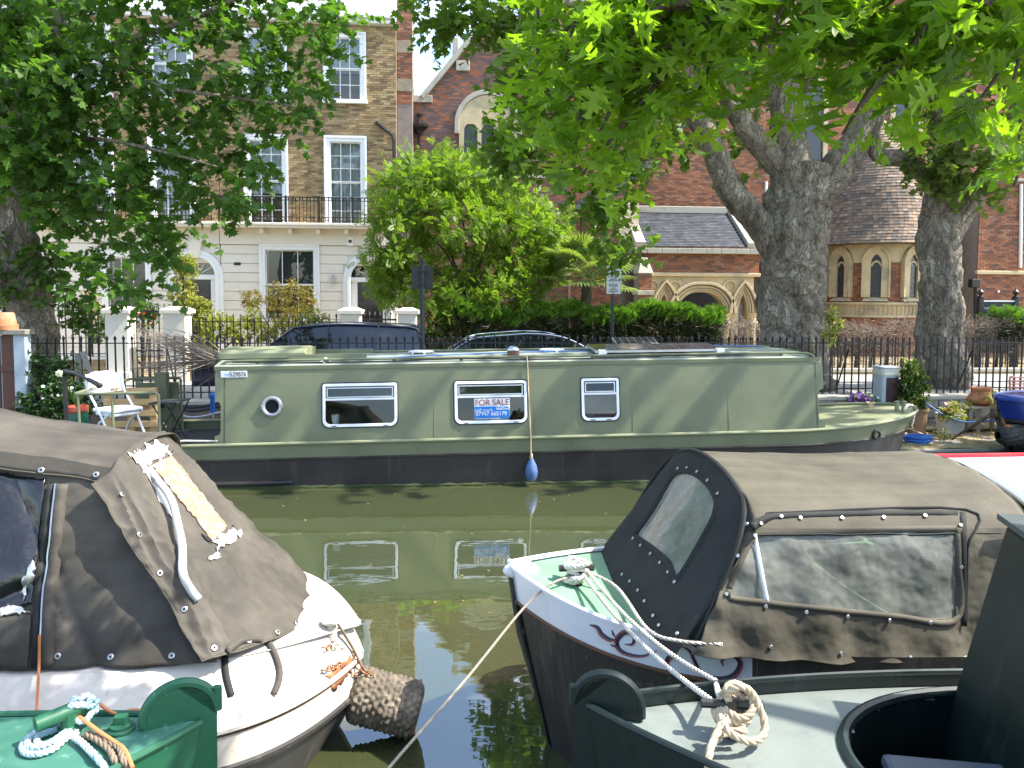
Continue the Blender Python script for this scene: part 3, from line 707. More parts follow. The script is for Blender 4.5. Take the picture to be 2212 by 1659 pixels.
# ---- round apse
AC = W(1890, 600, y=27.3); AR = 1.72
az = lambda py: W(1890, py, y=25.9).z
phi0 = math.atan2(-AC.y, -AC.x)
apc = Vector((AC.x, AC.y, 0))
zb0, zb1, zb2, zb3 = az(682), az(656), az(566), az(527)
ap = MB().lathe([(AR - .012, .3), (AR - .012, zb3)], 64, apc).build("apse", "mortar_grey", CH, smooth=True)
wang = [phi0 + R(a) for a in (-80, -39, 1, 43, 82)]; whalf = .30 / AR
def curved(mb, a0, a1, z0, z1, r0, r1, n=1):
    for i in range(n):
        b0, b1 = a0 + (a1 - a0) * i / n, a0 + (a1 - a0) * (i + 1) / n
        c = [apc + Vector((r * math.cos(b), r * math.sin(b), z)) for r in (r0, r1) for z in (z0, z1) for b in (b0, b1)]
        fs = [(4, 5, 7, 6), (6, 7, 3, 2), (0, 1, 5, 4)]
        if i == 0: fs.append((0, 4, 6, 2))
        if i == n - 1: fs.append((1, 3, 7, 5))
        mb.add(c, fs)
    return mb
bc = MB(); singles = []
da = .225 / AR
for (za, zt, cutw) in ((.3, zb0, False), (zb1 + .02, zb2, True)):
    for k in range(int((zt - za) / .075)):
        z = za + k * .075; a = phi0 - R(105) - (k % 2) * da / 2
        while a < phi0 + R(105):
            a0, a1 = a, a + da * .95
            if cutw and any(a1 > q - whalf and a0 < q + whalf for q in wang):
                for q in wang:
                    if a0 < q - whalf < a1: a1 = q - whalf
                    elif a0 < q + whalf < a1: a0 = q + whalf
                if any(q - whalf - .001 <= (a0 + a1) / 2 <= q + whalf + .001 for q in wang) or a1 - a0 < .01: a += da; continue
            if abs((a0 + a1) / 2 - phi0) < R(55) and len(singles) < 150 and cutw: singles.append((a0, a1, z))
            else: curved(bc, a0, a1, z, z + .064, AR - .02, AR + .004)
            a += da
bc.build("brick_courses", "red_brick", ap, kind="stuff")
for a0, a1, z in singles: curved(MB(), a0, a1, z, z + .064, AR - .02, AR + .004).build("brick", "red_brick", ap)
for (z0, z1, ro, nm) in ((zb1 - .03, zb1 + .05, .09, "string_course"), (zb0 - .06, zb0 + .02, .07, "string_course"), (zb0 + .0201, zb1 - .0301, .015, "frieze"), (zb3 - .12, zb3 + .04, .09, "cornice")):
    curved(MB(), phi0 - R(110), phi0 + R(110), z0, z1, AR - .05, AR + ro, 60).build(nm, "church_stone", ap)
nf = 44; gap = R(220) / nf
for k in range(nf):
    a = phi0 - R(110) + (k + .5) * gap
    if abs(a - phi0) > R(85): continue
    zm0, zm1 = zb0 + .05, zb1 - .06
    for (p, q, r, s) in ((a - gap * .46, a - gap * .36, zm0, zm1), (a + gap * .36, a + gap * .46, zm0, zm1)):
        curved(MB(), p, q, r, s, AR, AR + .045).build("frieze_panel", "church_stone", ap)
    curved(MB(), a - gap * .16, a + gap * .16, (zm0 + zm1) / 2 - .05, (zm0 + zm1) / 2 + .05, AR, AR + .035).build("frieze_panel", "church_stone", ap)
# stone band with hood arches over each lancet
def hband(a):
    h = zb2 - .02
    for q in wang:
        dd = abs((a - q) * AR)
        if dd < .46: h = max(h, zb2 - .02 + (arch_h(0, 0, .46, .62)(dd)))
    return min(h, zb3 - .13)
band = MB(); n = 150
for i in range(n):
    b0, b1 = phi0 + R(-110 + 220 * i / n), phi0 + R(-110 + 220 * (i + 1) / n)
    pts = []
    for r in (AR - .02, AR + .03):
        for (b, z) in ((b0, hband(b0)), (b1, hband(b1)), (b1, zb3 - .12), (b0, zb3 - .12)): pts.append(apc + Vector((r * math.cos(b), r * math.sin(b), z)))
    band.add(pts, [(4, 5, 6, 7), (0, 1, 5, 4)])
band.build("stone_band", "church_stone", ap)
zsill = az(642)
for q in wang:
    rad = Vector((math.cos(q), math.sin(q), 0)); tan = Vector((-rad.y, rad.x, 0)); c = apc + rad * AR
    to3 = lambda p, o: c + tan * p[0] + rad * o + Vector((0, 0, p[1]))
    sp2 = zb2 - .03
    def outline(w, h): return [(-w, zsill)] + pointed(0, sp2, w, h) + [(w, zsill)]
    wd_ = MB().strip(outline(.44, .60), outline(.17, .30), lambda p: to3(p, .09), lambda p: to3(p, -.12)).build("window", "church_stone", ap)
    wd2 = MB().strip(outline(.46, .64), outline(.40, .56), lambda p: to3(p, .14), lambda p: to3(p, .091)).build("hood_mould", "church_stone", wd_)
    MB().prism(outline(.20, .32), lambda p: to3(p, .012), lambda p: to3(p, -.08)).build("leaded_pane", "lead_glass", wd_)
    for k in range(7): MB().add([to3((-.18, zsill + .15 + k * .17), .016), to3((.18, zsill + .15 + k * .17), .016), to3((.18, zsill + .162 + k * .17), .016), to3((-.18, zsill + .162 + k * .17), .016)], [(0, 1, 2, 3)]).build("lead_bar", "black_iron", wd_)
    MB().strip(pointed(0, sp2 - .12, .17, .2), pointed(0, sp2 - .12, .12, .13), lambda p: to3(p, .05), lambda p: to3(p, .013)).build("cusped_head", "church_stone", wd_)
    s = MB(); s.add([to3((-.42, zsill - .14), .12), to3((.42, zsill - .14), .12), to3((.36, zsill), -.02), to3((-.36, zsill), -.02), to3((-.42, zsill - .14), -.05), to3((.42, zsill - .14), -.05)], [(0, 1, 2, 3), (1, 5, 2), (4, 0, 3), (4, 5, 1, 0)]); s.build("sill", "church_stone", wd_)
# bell-cast tiled cone
prof = [(126, 527), (112, 492), (101, 450), (88, 402), (70, 360), (52, 325), (32, 290), (12, 262), (0, 250)]
mpp = 27.3 / PF * 1.13
P2 = [Vector((r * mpp, W(1890, py, y=27.3 - min(1.4, r * mpp)).z, 0)) for r, py in prof]
P3 = catmull(P2, 8)
roof = MB().lathe([(max(0, p.x - .03), p.y - .01) for p in P3], 72, apc, capb=True).build("apse_roof", "clay_tile", CH, smooth=True)
cum = [0]
for a, b in zip(P3, P3[1:]): cum.append(cum[-1] + (b - a).length)
def pr(s):
    s = max(0, min(cum[-1], s))
    for i in range(len(cum) - 1):
        if s <= cum[i + 1]: return P3[i].lerp(P3[i + 1], (s - cum[i]) / (cum[i + 1] - cum[i] + 1e-9))
    return P3[-1]
items = []; course = .118; ncs = int(cum[-1] / course)
for k in range(ncs - 1):
    lo, hi = pr(k * course), pr((k + 1.35) * course)
    if lo.x < .12: continue
    w = .165 / lo.x; a = phi0 - R(118) + (k % 2) * w / 2
    while a < phi0 + R(118):
        t = rnd.uniform(.02, .034); g = w * rnd.uniform(.93, .97)
        f = lambda b, p, o: apc + Vector(((p.x + o) * math.cos(b), (p.x + o) * math.sin(b), p.y + o * .35))
        items.append((abs(a - phi0) + (0 if k < 9 else 9), ([f(a, lo, t), f(a + g, lo, t), f(a + g, hi, .006), f(a, hi, .006), f(a, lo, .0), f(a + g, lo, .0)], [(0, 1, 2, 3), (4, 5, 1, 0), (4, 0, 3), (1, 5, 2)])))
        a += w
items.sort(key=lambda q: q[0])
pieces(roof, "roof_tile", "clay_tile", [q[1] for q in items], 300, "roof_tiles")
# ---- link walls beside the apse
for (pl, pr_, yy, wpx) in ((1655, 1800, 27.6, 1772), (2000, 2120, 27.6, 2084)):
    lx = lambda px: W(px, 620, y=yy).x
    lz = lambda py: W((pl + pr_) / 2, py, y=yy).z
    lw_ = MB().box(lx(pl), lx(pr_), yy + .001, yy + .4, .3, lz(545)).build("link_wall", "mortar_grey", CH)
    c = lx(wpx)
    brickwork(lw_, "red_brick", lx(pl), lx(pr_), .4, lz(548), yy, [(c - .5, c + .5, lz(672), lz(598))])
    MB().box(lx(pl), lx(pr_), yy - .15, yy + .2, lz(547), lz(533)).build("cornice", "coping_stone", lw_, bevel=.02)
    f = wall_holes(MB(), c - .42, c + .42, lz(668), lz(600), yy - .13, yy + .0, [(c - .26, c + .26, lz(660), lz(607))]).build("window", "church_stone", lw_, bevel=.01)
    MB().box(c - .27, c + .27, yy - .03, yy - .02, lz(661), lz(606)).build("leaded_pane", "lead_glass", f)
    MB().strip(arc(c, lz(622), .2, 0, 2 * math.pi, 16), arc(c, lz(622), .14, 0, 2 * math.pi, 16), lambda p: (p[0], yy - .08, p[1]), lambda p: (p[0], yy - .031, p[1])).build("tracery", "church_stone", f)
    for sgn in (-1, 1): MB().strip(pointed(c + sgn * .13, lz(645), .13, .22), pointed(c + sgn * .13, lz(645), .09, .16), lambda p: (p[0], yy - .082, p[1]), lambda p: (p[0], yy - .032, p[1])).build("tracery", "church_stone", f)
    for z_, nm in ((lz(598), "label_mould"), (lz(672), "sill")): MB().box(c - .5, c + .5, yy - .19, yy + .0, z_ - .04, z_ + .05).build(nm, "church_stone", f, bevel=.01)
# ---- vestry block on the right
VY = 25.2
vx = lambda px, py=550: W(px, py, y=VY).x
vz = lambda py, px=2160: W(px, py, y=VY).z
vb = MB().box(vx(2112), vx(2112) + 9, VY + .001, VY + 6, .3, vz(392)).build("vestry_wall", "mortar_grey", CH)
brickwork(vb, "red_brick", vx(2112), vx(2260), .4, vz(394), VY, [(vx(2000), vx(2400), vz(593), vz(585))], pick=lambda a, b, z: vz(690) < z < vz(500), npick=300)
MB().box(vx(2108), vx(2112) + 9, VY - .1, VY + .05, vz(593), vz(585)).build("string_course", "church_stone", vb, bevel=.02)
MB().box(vx(2110), vx(2112) + 9, VY - .12, VY + .3, vz(392), vz(386)).build("coping", "coping_stone", vb, bevel=.02)
MB().tube([W(2206, 398, y=VY - .08), W(2204, 578, y=VY - .08)], .05, 8).build("rain_pipe", "white_paint", vb, smooth=True)
MB().tube([W(2108, 605, y=VY - .08), W(2108, 700, y=VY - .08)], .07, 8).build("downpipe", "black_iron", vb, smooth=True)
hq = W(2104, 610, y=VY - .12); MB().box(hq.x - .16, hq.x + .16, VY - .25, VY - .02, hq.z - .18, hq.z + .12).build("rainwater_hopper", "black_iron", vb, bevel=.03)
MB().box(vx(2157), vx(2161), VY - .05, VY - .012, vz(632), vz(627)).build("wall_light", "white_paint", vb)
# ---- nave behind everything
NY = 33.0
nx = lambda px: W(px, 300, y=NY).x
nv = MB().box(nx(1150), nx(2500), NY + .001, NY + 9, .3, W(1600, -80, y=NY).z).build("nave_wall", "mortar_grey", CH)
brickwork(nv, "red_brick", nx(1200), nx(2260), 4.0, W(1600, -80, y=NY).z, NY, [], L=.3, H=.1)
for px in (1500, 1750, 1955):
    c = nx(px); z0, z1 = W(px, 345, y=NY).z, W(px, 215, y=NY).z
    f = MB().strip([(c - .75, z0)] + pointed(c, z1, .75, 1.2) + [(c + .75, z0)], [(c - .55, z0)] + pointed(c, z1, .55, .95) + [(c + .55, z0)], lambda p: (p[0], NY - .12, p[1]), lambda p: (p[0], NY + .0, p[1])).build("window", "church_stone", nv)
    MB().slab([(c - .56, z0)] + pointed(c, z1, .56, .96) + [(c + .56, z0)], NY - .03, NY - .02).build("leaded_pane", "lead_glass", f)
a, b = W(1150, -80, y=NY), W(2500, -80, y=NY)
MB().add([(a.x, NY - .4, a.z - .1), (b.x, NY - .4, a.z - .1), (b.x, NY + 4.5, a.z + 4), (a.x, NY + 4.5, a.z + 4)], [(0, 1, 2, 3)]).build("nave_roof", "slate", CH)
# ------------------------------------------------------------------ leaves
def leaf_mesh(name, tpl, faces, pos, nrm, dr, size, mat):
    """many blades in one mesh: tpl verts (x across, y along, z up) placed with given normal and direction"""
    T = np.array(tpl, float); N = len(pos); pos = np.asarray(pos, float); nrm = np.asarray(nrm, float); dr = np.asarray(dr, float); size = np.asarray(size, float)
    dr /= np.linalg.norm(dr, axis=1, keepdims=True) + 1e-9
    x = np.cross(dr, nrm); x /= np.linalg.norm(x, axis=1, keepdims=True) + 1e-9
    z = np.cross(x, dr)
    v = pos[:, None, :] + size[:, None, None] * (T[None, :, 0:1] * x[:, None, :] + T[None, :, 1:2] * dr[:, None, :] + T[None, :, 2:3] * z[:, None, :])
    v = v.reshape(-1, 3).astype(np.float32); nv = len(T)
    me = bpy.data.meshes.new(name)
    fl = np.concatenate([np.array(f) for f in faces]); fc = np.array([len(f) for f in faces])
    loops = (fl[None, :] + (np.arange(N) * nv)[:, None]).reshape(-1).astype(np.int32)
    tot = np.tile(fc, N).astype(np.int32); start = np.concatenate([[0], np.cumsum(tot)[:-1]]).astype(np.int32)
    me.vertices.add(len(v)); me.vertices.foreach_set("co", v.reshape(-1))
    me.loops.add(len(loops)); me.loops.foreach_set("vertex_index", loops)
    me.polygons.add(len(tot)); me.polygons.foreach_set("loop_start", start); me.polygons.foreach_set("loop_total", tot)
    me.materials.append(M[mat]); me.update(calc_edges=True); me.validate(); return me
def lobed(pts, fold=.12, curl=.18):
    out = [(0, 0, 0)]
    for x, y in pts: out.append((x, y, fold * abs(x) - curl * (y - .4) ** 2))
    half = out[1:]; left = [(-x, y, z) for x, y, z in reversed(half) if x > 1e-6]
    V = out + left; return V, [tuple(range(len(V)))]
PLANE = lobed([(.10, .02), (.34, -.06), (.30, .16), (.58, .22), (.40, .42), (.44, .62), (.20, .60), (.0, 1.0)])
OAK = lobed([(.02, .02), (.05, .12), (.32, .09), (.25, .16), (.38, .24), (.09, .27), (.08, .35), (.52, .37), (.40, .43), (.55, .56), (.13, .50), (.10, .59), (.42, .68), (.29, .72), (.36, .85), (.09, .75), (.08, .84), (.17, .97), (.0, 1.0)], .14, .16)
OVAL = lobed([(.22, .25), (.26, .55), (0, 1.0)], .2, .25)
BLADE = ([(-.035, 0, 0), (.035, 0, 0), (.022, .6, .0), (0, 1, -.05), (-.022, .6, .0)], [(0, 1, 2, 3, 4)])
def frond(n=6):
    V, F = [], []
    for i in range(n):
        y = .12 + .85 * i / n; w = .30 * (1 - .5 * abs(i / n - .35))
        for s in (-1, 1):
            k = len(V); V += [(0, y, 0), (s * w * .55, y + .02, .03), (s * w, y + .16, -.02), (s * w * .45, y + .15, .02)]; F.append((k, k + 1, k + 2, k + 3))
    k = len(V); V += [(-.05, .85, 0), (.05, .85, 0), (0, 1.05, -.03)]; F.append((k, k + 1, k + 2)); return V, F
FROND = frond()
def unit(v): return v / (np.linalg.norm(v, axis=1, keepdims=True) + 1e-9)
def sprays(blobs, per, nleaf, length, droop=.25, updir=.7, spread=.5, shell=.55):
    """blobs: (cx,cy,cz,rx,ry,rz[,density]); returns leaf pos, normal, dir and twig segments"""
    P_, N_, D_, tw = [], [], [], []
    for b in blobs:
        c, r = np.array(b[:3]), np.array(b[3:6]); k = max(1, int(per * (b[6] if len(b) > 6 else 1)))
        d = unit(rng.normal(size=(k, 3))); rad = shell + (1 - shell) * rng.random((k, 1)); rad *= rng.random((k, 1)) ** .25
        p = c + d * rad * r
        t = unit(d * .8 + rng.normal(size=(k, 3)) * .6 + np.array([0, 0, -droop]))
        ln = length * (.6 + .8 * rng.random((k, 1)))
        tw += [(p[i], p[i] + t[i] * ln[i]) for i in range(k)]
        for j in range(nleaf):
            s = (j + .6 * rng.random((k, 1))) / nleaf
            side = np.cross(t, rng.normal(size=(k, 3))); side = unit(side)
            P_.append(p + t * ln * s + side * .02 * length)
            D_.append(unit(t * (1 - spread) + side * spread * 1.2 + np.array([0, 0, -.35]) * droop * 2))
            N_.append(unit(rng.normal(size=(k, 3)) * (1 - updir) + np.array([0, 0, updir]) + side * .25))
    return np.concatenate(P_), np.concatenate(N_), np.concatenate(D_), tw
def twig_mesh(tw, r, mat, parent, name="twigs"):
    mb = MB()
    for a, b in tw:
        a, b = Vector(a), Vector(b); d = (b - a).normalized(); u = d.orthogonal().normalized() * r; w = d.cross(u.normalized()) * r
        mb.add([a + u, a - u * .5 + w * .87, a - u * .5 - w * .87, b], [(0, 1, 3), (1, 2, 3), (2, 0, 3)])
    return mb.build(name, mat, parent, kind="stuff")
def pb(px, py, y, rpx, ry=None, squash=.85, dens=1.0):
    """foliage blob seen at (px,py) standing at depth y with the radius it shows"""
    c = W(px, py, y=y); r = rpx * y / PF * 1.04
    return (c.x, c.y, c.z, r, ry or r, r * squash, dens)
def crown(parent, name, tpl, mat, blobs, per, nleaf, length, size, twmat="bark_twig", kind=None, twr=.006, **kw):
    p, n, d, tw = sprays(blobs, per, nleaf, length, **kw); s = size[0] + (size[1] - size[0]) * rng.random(len(p))
    inv = wm(parent).inverted(); off = np.array(inv.translation)
    o = link(name, leaf_mesh(name, tpl[0], tpl[1], p + off, n, d, s, mat), parent)
    if kind: o["kind"] = kind
    if twmat: twig_mesh(tw, twr, twmat, parent)
    return o
def noisen_c(n, l, co, scale):
    q = n.new("ShaderNodeTexNoise"); q.inputs["Scale"].default_value = scale; q.inputs["Detail"].default_value = 3; l.new(co, q.inputs[0]); return q.outputs[1]
def bark_mat():
    m, n, l, p = nodes("plane_bark")
    co = coordn(n, l, (1, 1, .5)); wc = mixc(n, l, .35, co, noisen_c(n, l, co, 2.6))
    c = rampn(n, l, noisen(n, l, co, 3.4, 9, .68), [(.30, (.062, .05, .035)), (.43, (.15, .122, .086)), (.50, (.28, .235, .17)), (.55, (.13, .11, .08)), (.60, (.45, .39, .29)), (.65, (.20, .18, .115)), (.74, (.34, .30, .22))])
    v = n.new("ShaderNodeTexVoronoi"); v.feature = 'DISTANCE_TO_EDGE'; v.inputs["Scale"].default_value = 8.5; l.new(wc, v.inputs[0])
    v2 = n.new("ShaderNodeTexVoronoi"); v2.feature = 'DISTANCE_TO_EDGE'; v2.inputs["Scale"].default_value = 21; l.new(wc, v2.inputs[0])
    k1 = rampn(n, l, v.outputs["Distance"], [(.0, (.62,) * 3), (.07, (1.0,) * 3)]); k2 = rampn(n, l, v2.outputs["Distance"], [(.0, (.68,) * 3), (.10, (1.05,) * 3)])
    c = mixc(n, l, 1.0, mixc(n, l, 1.0, c, k1, 'MULTIPLY'), k2, 'MULTIPLY')
    l.new(c, p.inputs["Base Color"]); p.inputs["Roughness"].default_value = .9
    b = n.new("ShaderNodeBump"); b.inputs["Strength"].default_value = 1.0; b.inputs["Distance"].default_value = .06
    h = mathn(n, l, 'ADD', mathn(n, l, 'MULTIPLY', noisen(n, l, co, 14, 6, .7), .7), mathn(n, l, 'MULTIPLY', k1, .5)); l.new(h, b.inputs["Height"]); l.new(b.outputs[0], p.inputs["Normal"])
bark_mat()
pm("bark_twig", (.075, .06, .04), .9, .3, 8)
pm("dead_twig", (.22, .175, .13), .9, .3, 8)
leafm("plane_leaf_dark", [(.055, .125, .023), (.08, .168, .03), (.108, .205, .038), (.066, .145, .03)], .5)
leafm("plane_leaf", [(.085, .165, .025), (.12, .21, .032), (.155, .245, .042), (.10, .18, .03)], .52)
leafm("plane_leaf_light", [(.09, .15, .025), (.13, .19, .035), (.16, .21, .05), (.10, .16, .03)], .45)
leafm("oak_leaf", [(.13, .235, .02), (.18, .30, .026), (.085, .17, .018), (.24, .35, .034)], .64, (1.7, 1.75, .45))
leafm("acacia_leaf", [(.14, .25, .03), (.20, .32, .04), (.10, .19, .028), (.27, .36, .06)], .5)
leafm("shrub_leaf", [(.06, .12, .02), (.10, .17, .03), (.04, .085, .018)], .35)
leafm("shrub_yellow", [(.26, .28, .06), (.34, .34, .09), (.17, .21, .05)], .4)
leafm("nandina_leaf", [(.28, .16, .05), (.22, .22, .05), (.30, .22, .07), (.14, .17, .04)], .4)
leafm("rose_leaf", [(.03, .075, .02), (.045, .10, .028), (.02, .055, .014)], .3)
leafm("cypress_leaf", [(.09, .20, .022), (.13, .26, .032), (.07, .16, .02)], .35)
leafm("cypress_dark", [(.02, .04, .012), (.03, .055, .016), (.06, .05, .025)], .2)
leafm("palm_leaf", [(.15, .21, .06), (.22, .28, .10), (.10, .16, .05)], .4, rough=.35)
leafm("cordyline_leaf", [(.34, .20, .10), (.28, .17, .09), (.22, .20, .08), (.38, .27, .16)], .3)
leafm("white_petal", [(.8, .8, .76), (.85, .85, .82)], .3); leafm("red_petal", [(.5, .03, .02), (.6, .08, .04)], .3)
leafm("purple_petal", [(.22, .05, .40), (.30, .09, .48)], .3); leafm("pink_petal", [(.75, .36, .30), (.7, .45, .38)], .3)
# ------------------------------------------------------------------ plane trees
def limb(mb, path, r0, r1, n=20, lumps=.16, sub=8, seed=0, flare=0.):
    pts = catmull(path, sub); k = len(pts)
    rs = [r0 + (r1 - r0) * (i / (k - 1)) ** .8 for i in range(k)]
    if flare:
        for i in range(k): rs[i] *= 1 + flare * math.exp(-i / (sub * .55))
    pts = [p + Vector((fbm((p.z * .8, seed, 1), 1), fbm((p.z * .8, seed, 7), 1), 0)) * r0 * .12 for p in pts]
    def lump(i, j, a):
        q = Vector((math.cos(a) * 1.3, math.sin(a) * 1.3, pts[i].z * 1.6 + seed))
        e = 1 + lumps * noise.fractal(q * 1.1, 1, 2, 4) + .09 * noise.noise(q * 3.5) + .05 * noise.noise(q * 8) + .10 * max(0, noise.noise(q * 1.9 + Vector((seed, 3, 1))) - .25)
        if flare: e *= 1 + flare * .45 * math.exp(-i / (sub * .5)) * math.sin(a * 5 + seed)
        return e
    mb.tube(pts, rs, n, lump=lump); return pts
TRY = 14.35
def TP(px, py, y=TRY): return W(px, py, y=y)
# left tree, in the shade
tl = thing("plane_tree", "leafy plane tree with dark green crown hanging in front of the terrace", "tree", (TP(80, 840).x, TRY, PAVE_Z), group="plane trees along the canal")
mb = MB()
limb(mb, [TP(78, 862), TP(70, 790), TP(56, 650), TP(30, 500), TP(28, 400), TP(60, 300), TP(105, 190)], .43, .32, 44, .2, 20, 1, .35)
limb(mb, [TP(100, 230), TP(125, 120), TP(110, 20), TP(100, -180)], .27, .2, 20, .15, 8, 2)
limb(mb, [TP(60, 350), TP(10, 220), TP(-60, 60), TP(-90, -150)], .25, .15, 18, .15, 8, 3)
limb(mb, [TP(120, 170), TP(240, 100, 13.9), TP(420, 40, 13.4), TP(560, -30, 13)], .08, .03, 12, .12, 6, 4)
limb(mb, [TP(90, 330), TP(200, 300, 13.6), TP(360, 330, 13.0), TP(470, 360, 12.7)], .045, .015, 10, .12, 6, 5)
limb(mb, [TP(130, 90), TP(330, 180, 13.4), TP(500, 210, 13), TP(640, 230, 12.8)], .05, .015, 10, .12, 6, 6)
mb.build("trunk", "plane_bark", tl, smooth=True, sharp=0)
BL = []
for row, (ys, xs, r, dn) in enumerate(((20, (0, 110, 220, 330, 440, 550, 640, 690), 78, .9), (110, (10, 120, 230, 340, 450, 560, 640), 75, .9), (190, (60, 150, 250, 350, 450, 560, 640), 66, .8), (260, (100, 200, 300, 400, 500, 600), 60, .85),
                                 (330, (150, 250, 350, 440, 540), 55, .8), (400, (150, 230, 310, 390, 460), 50, .8), (470, (130, 220, 300, 370), 46, .7), (540, (120, 200, 280, 320), 42, .6), (600, (140, 210, 290), 34, .5))):
    for x in xs: BL.append(pb(x + rnd.uniform(-14, 14), ys + rnd.uniform(-14, 14), rnd.uniform(12.4, 15.2), r, dens=dn))
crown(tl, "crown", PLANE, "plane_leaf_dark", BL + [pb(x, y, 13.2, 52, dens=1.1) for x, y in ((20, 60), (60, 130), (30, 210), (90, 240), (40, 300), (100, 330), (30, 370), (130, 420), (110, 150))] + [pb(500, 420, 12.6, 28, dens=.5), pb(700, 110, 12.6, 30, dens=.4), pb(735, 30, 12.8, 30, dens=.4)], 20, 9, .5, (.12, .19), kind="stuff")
UP = [pb(x, y, d, 160, dens=1.2) for x, y, d in ((-100, 120, 14), (60, -120, 14.5), (320, -140, 13.5), (560, -120, 13.5), (-150, -100, 15), (200, -330, 14), (480, -330, 14))]
crown(tl, "upper_crown", PLANE, "plane_leaf_dark", UP, 40, 8, .8, (.2, .3), kind="stuff", twmat=None)
SPR = [pb(x, y, rnd.uniform(13.6, 14.2), r) for x, y, r in ((10, 560, 40), (60, 590, 42), (110, 620, 36), (20, 640, 36), (150, 660, 26), (80, 560, 28), (175, 690, 18), (5, 610, 30))]
crown(tl, "trunk_sprouts", PLANE, "shrub_leaf", SPR, 16, 8, .3, (.07, .11), kind="stuff")
# middle tree
tm = thing("plane_tree", "stout plane tree with burred trunk and bent limb behind the green boat", "tree", (TP(1712, 860).x, TRY, PAVE_Z), group="plane trees along the canal")
mb = MB()
limb(mb, [TP(1716, 868), TP(1712, 780), TP(1708, 640), TP(1712, 520), TP(1728, 430), TP(1735, 360)], .60, .56, 56, .26, 24, 11, .4)
limb(mb, [TP(1722, 430), TP(1705, 330), TP(1700, 220), TP(1690, 90), TP(1700, -60), TP(1720, -260)], .40, .2, 36, .24, 14, 12)
limb(mb, [TP(1690, 560), TP(1630, 472), TP(1580, 415), TP(1552, 350), TP(1528, 290), TP(1498, 236), TP(1470, 130), TP(1480, -40)], .30, .16, 30, .18, 12, 13)
limb(mb, [TP(1745, 440), TP(1800, 375), TP(1850, 305), TP(1900, 220), TP(1960, 90), TP(1990, -80)], .36, .15, 34, .24, 14, 14)
limb(mb, [TP(1700, 370), TP(1640, 310), TP(1600, 255), TP(1560, 190), TP(1520, 100)], .27, .13, 18, .2, 8, 15)
limb(mb, [TP(1700, 120), TP(1780, 60), TP(1830, -20), TP(1900, -150)], .16, .1, 14, .14, 7, 16)
limb(mb, [TP(1700, 60, 14.2), TP(1550, 20, 13.2), TP(1350, 10, 12.3), TP(1150, 0, 11.8), TP(960, -40, 11.5)], .15, .04, 12, .12, 7, 17)
limb(mb, [TP(1480, 130, 14.2), TP(1380, 200, 13.6), TP(1330, 330, 13.3), TP(1320, 470, 13.2)], .09, .02, 10, .12, 7, 18)
mb.build("trunk", "plane_bark", tm, smooth=True, sharp=0)
BM = [pb(x + rnd.uniform(-10, 10), y + rnd.uniform(-10, 10), d + rnd.uniform(-.5, .5), r, dens=q) for x, y, d, r, q in (
    (905, -15, 12, 34, .6), (960, 20, 12, 42, .8), (950, 60, 12, 28, .5), (1020, 40, 12, 45, .9), (1080, 30, 12.2, 55, 1), (1150, 40, 12.4, 60, 1), (1230, 30, 12.6, 65, 1), (1310, 40, 12.8, 65, 1), (1400, 30, 13, 65, 1), (1490, 40, 13, 65, 1), (1580, 30, 13, 60, 1),
    (1105, 105, 12.3, 40, .8), (1150, 130, 12.4, 45, .9), (1120, 210, 12.4, 40, .8), (1110, 300, 12.2, 30, .6), (1100, 340, 12.2, 28, .6), (1130, 290, 12.4, 42, .8), (1120, 345, 12.4, 36, .7), (1200, 250, 12.6, 50, .8), (1230, 130, 12.6, 55, .9), (1310, 140, 13, 60, .9), (1400, 150, 13.2, 60, .8), (1190, 340, 12.6, 36, .6),
    (1280, 280, 13.2, 45, .8), (1320, 330, 13.2, 42, .9), (1290, 400, 13.2, 38, .8), (1325, 450, 13.2, 36, .8), (1310, 510, 13.2, 32, .7), (1345, 545, 13.2, 24, .5), (1370, 400, 13.3, 38, .6), (1390, 300, 13.4, 45, .7), (1460, 320, 13.8, 34, .4), (1560, 120, 14.8, 55, .5), (1620, 60, 15, 60, .5), (1640, 300, 15.2, 42, .5), (1590, 380, 15.2, 34, .35), (1420, 230, 14, 60, .9), (1500, 180, 15, 60, .9), (1430, 120, 14, 60, .8), (1560, 260, 15.6, 50, .8), (1620, 180, 15.6, 55, .8), (1470, 270, 15.5, 50, .7), (1640, 120, 15.6, 60, .8), (1880, 140, 15.4, 55, .7), (1830, 190, 15.6, 45, .6), (1930, 60, 15, 55, .7), (1760, 90, 15.6, 55, .8), (1800, 100, 15.2, 60, .6), (1860, 40, 15, 60, .6), (1760, 200, 15.5, 50, .5))]
crown(tm, "crown", PLANE, "plane_leaf", BM, 21, 9, .5, (.11, .18), kind="stuff")
UPM = [(x, y, z, 2.2, 2.0, 1.6, d) for x, y, z, d in ((2, 11.5, 9.5, .8), (4.5, 10.5, 10.2, 1), (7, 10, 10.5, 1), (9.5, 10.5, 10, 1), (4, 13.5, 11, 1), (7, 13.5, 12.5, 1.2), (10, 13.5, 12, 1), (6, 15.5, 11, .8), (9, 16, 11, .8), (7.5, 12, 14.5, 1), (2, 14, 10, .8), (11, 9.6, 9.5, .8))]
crown(tm, "upper_crown", PLANE, "plane_leaf", UPM, 52, 8, .9, (.2, .3), kind="stuff", twmat=None)
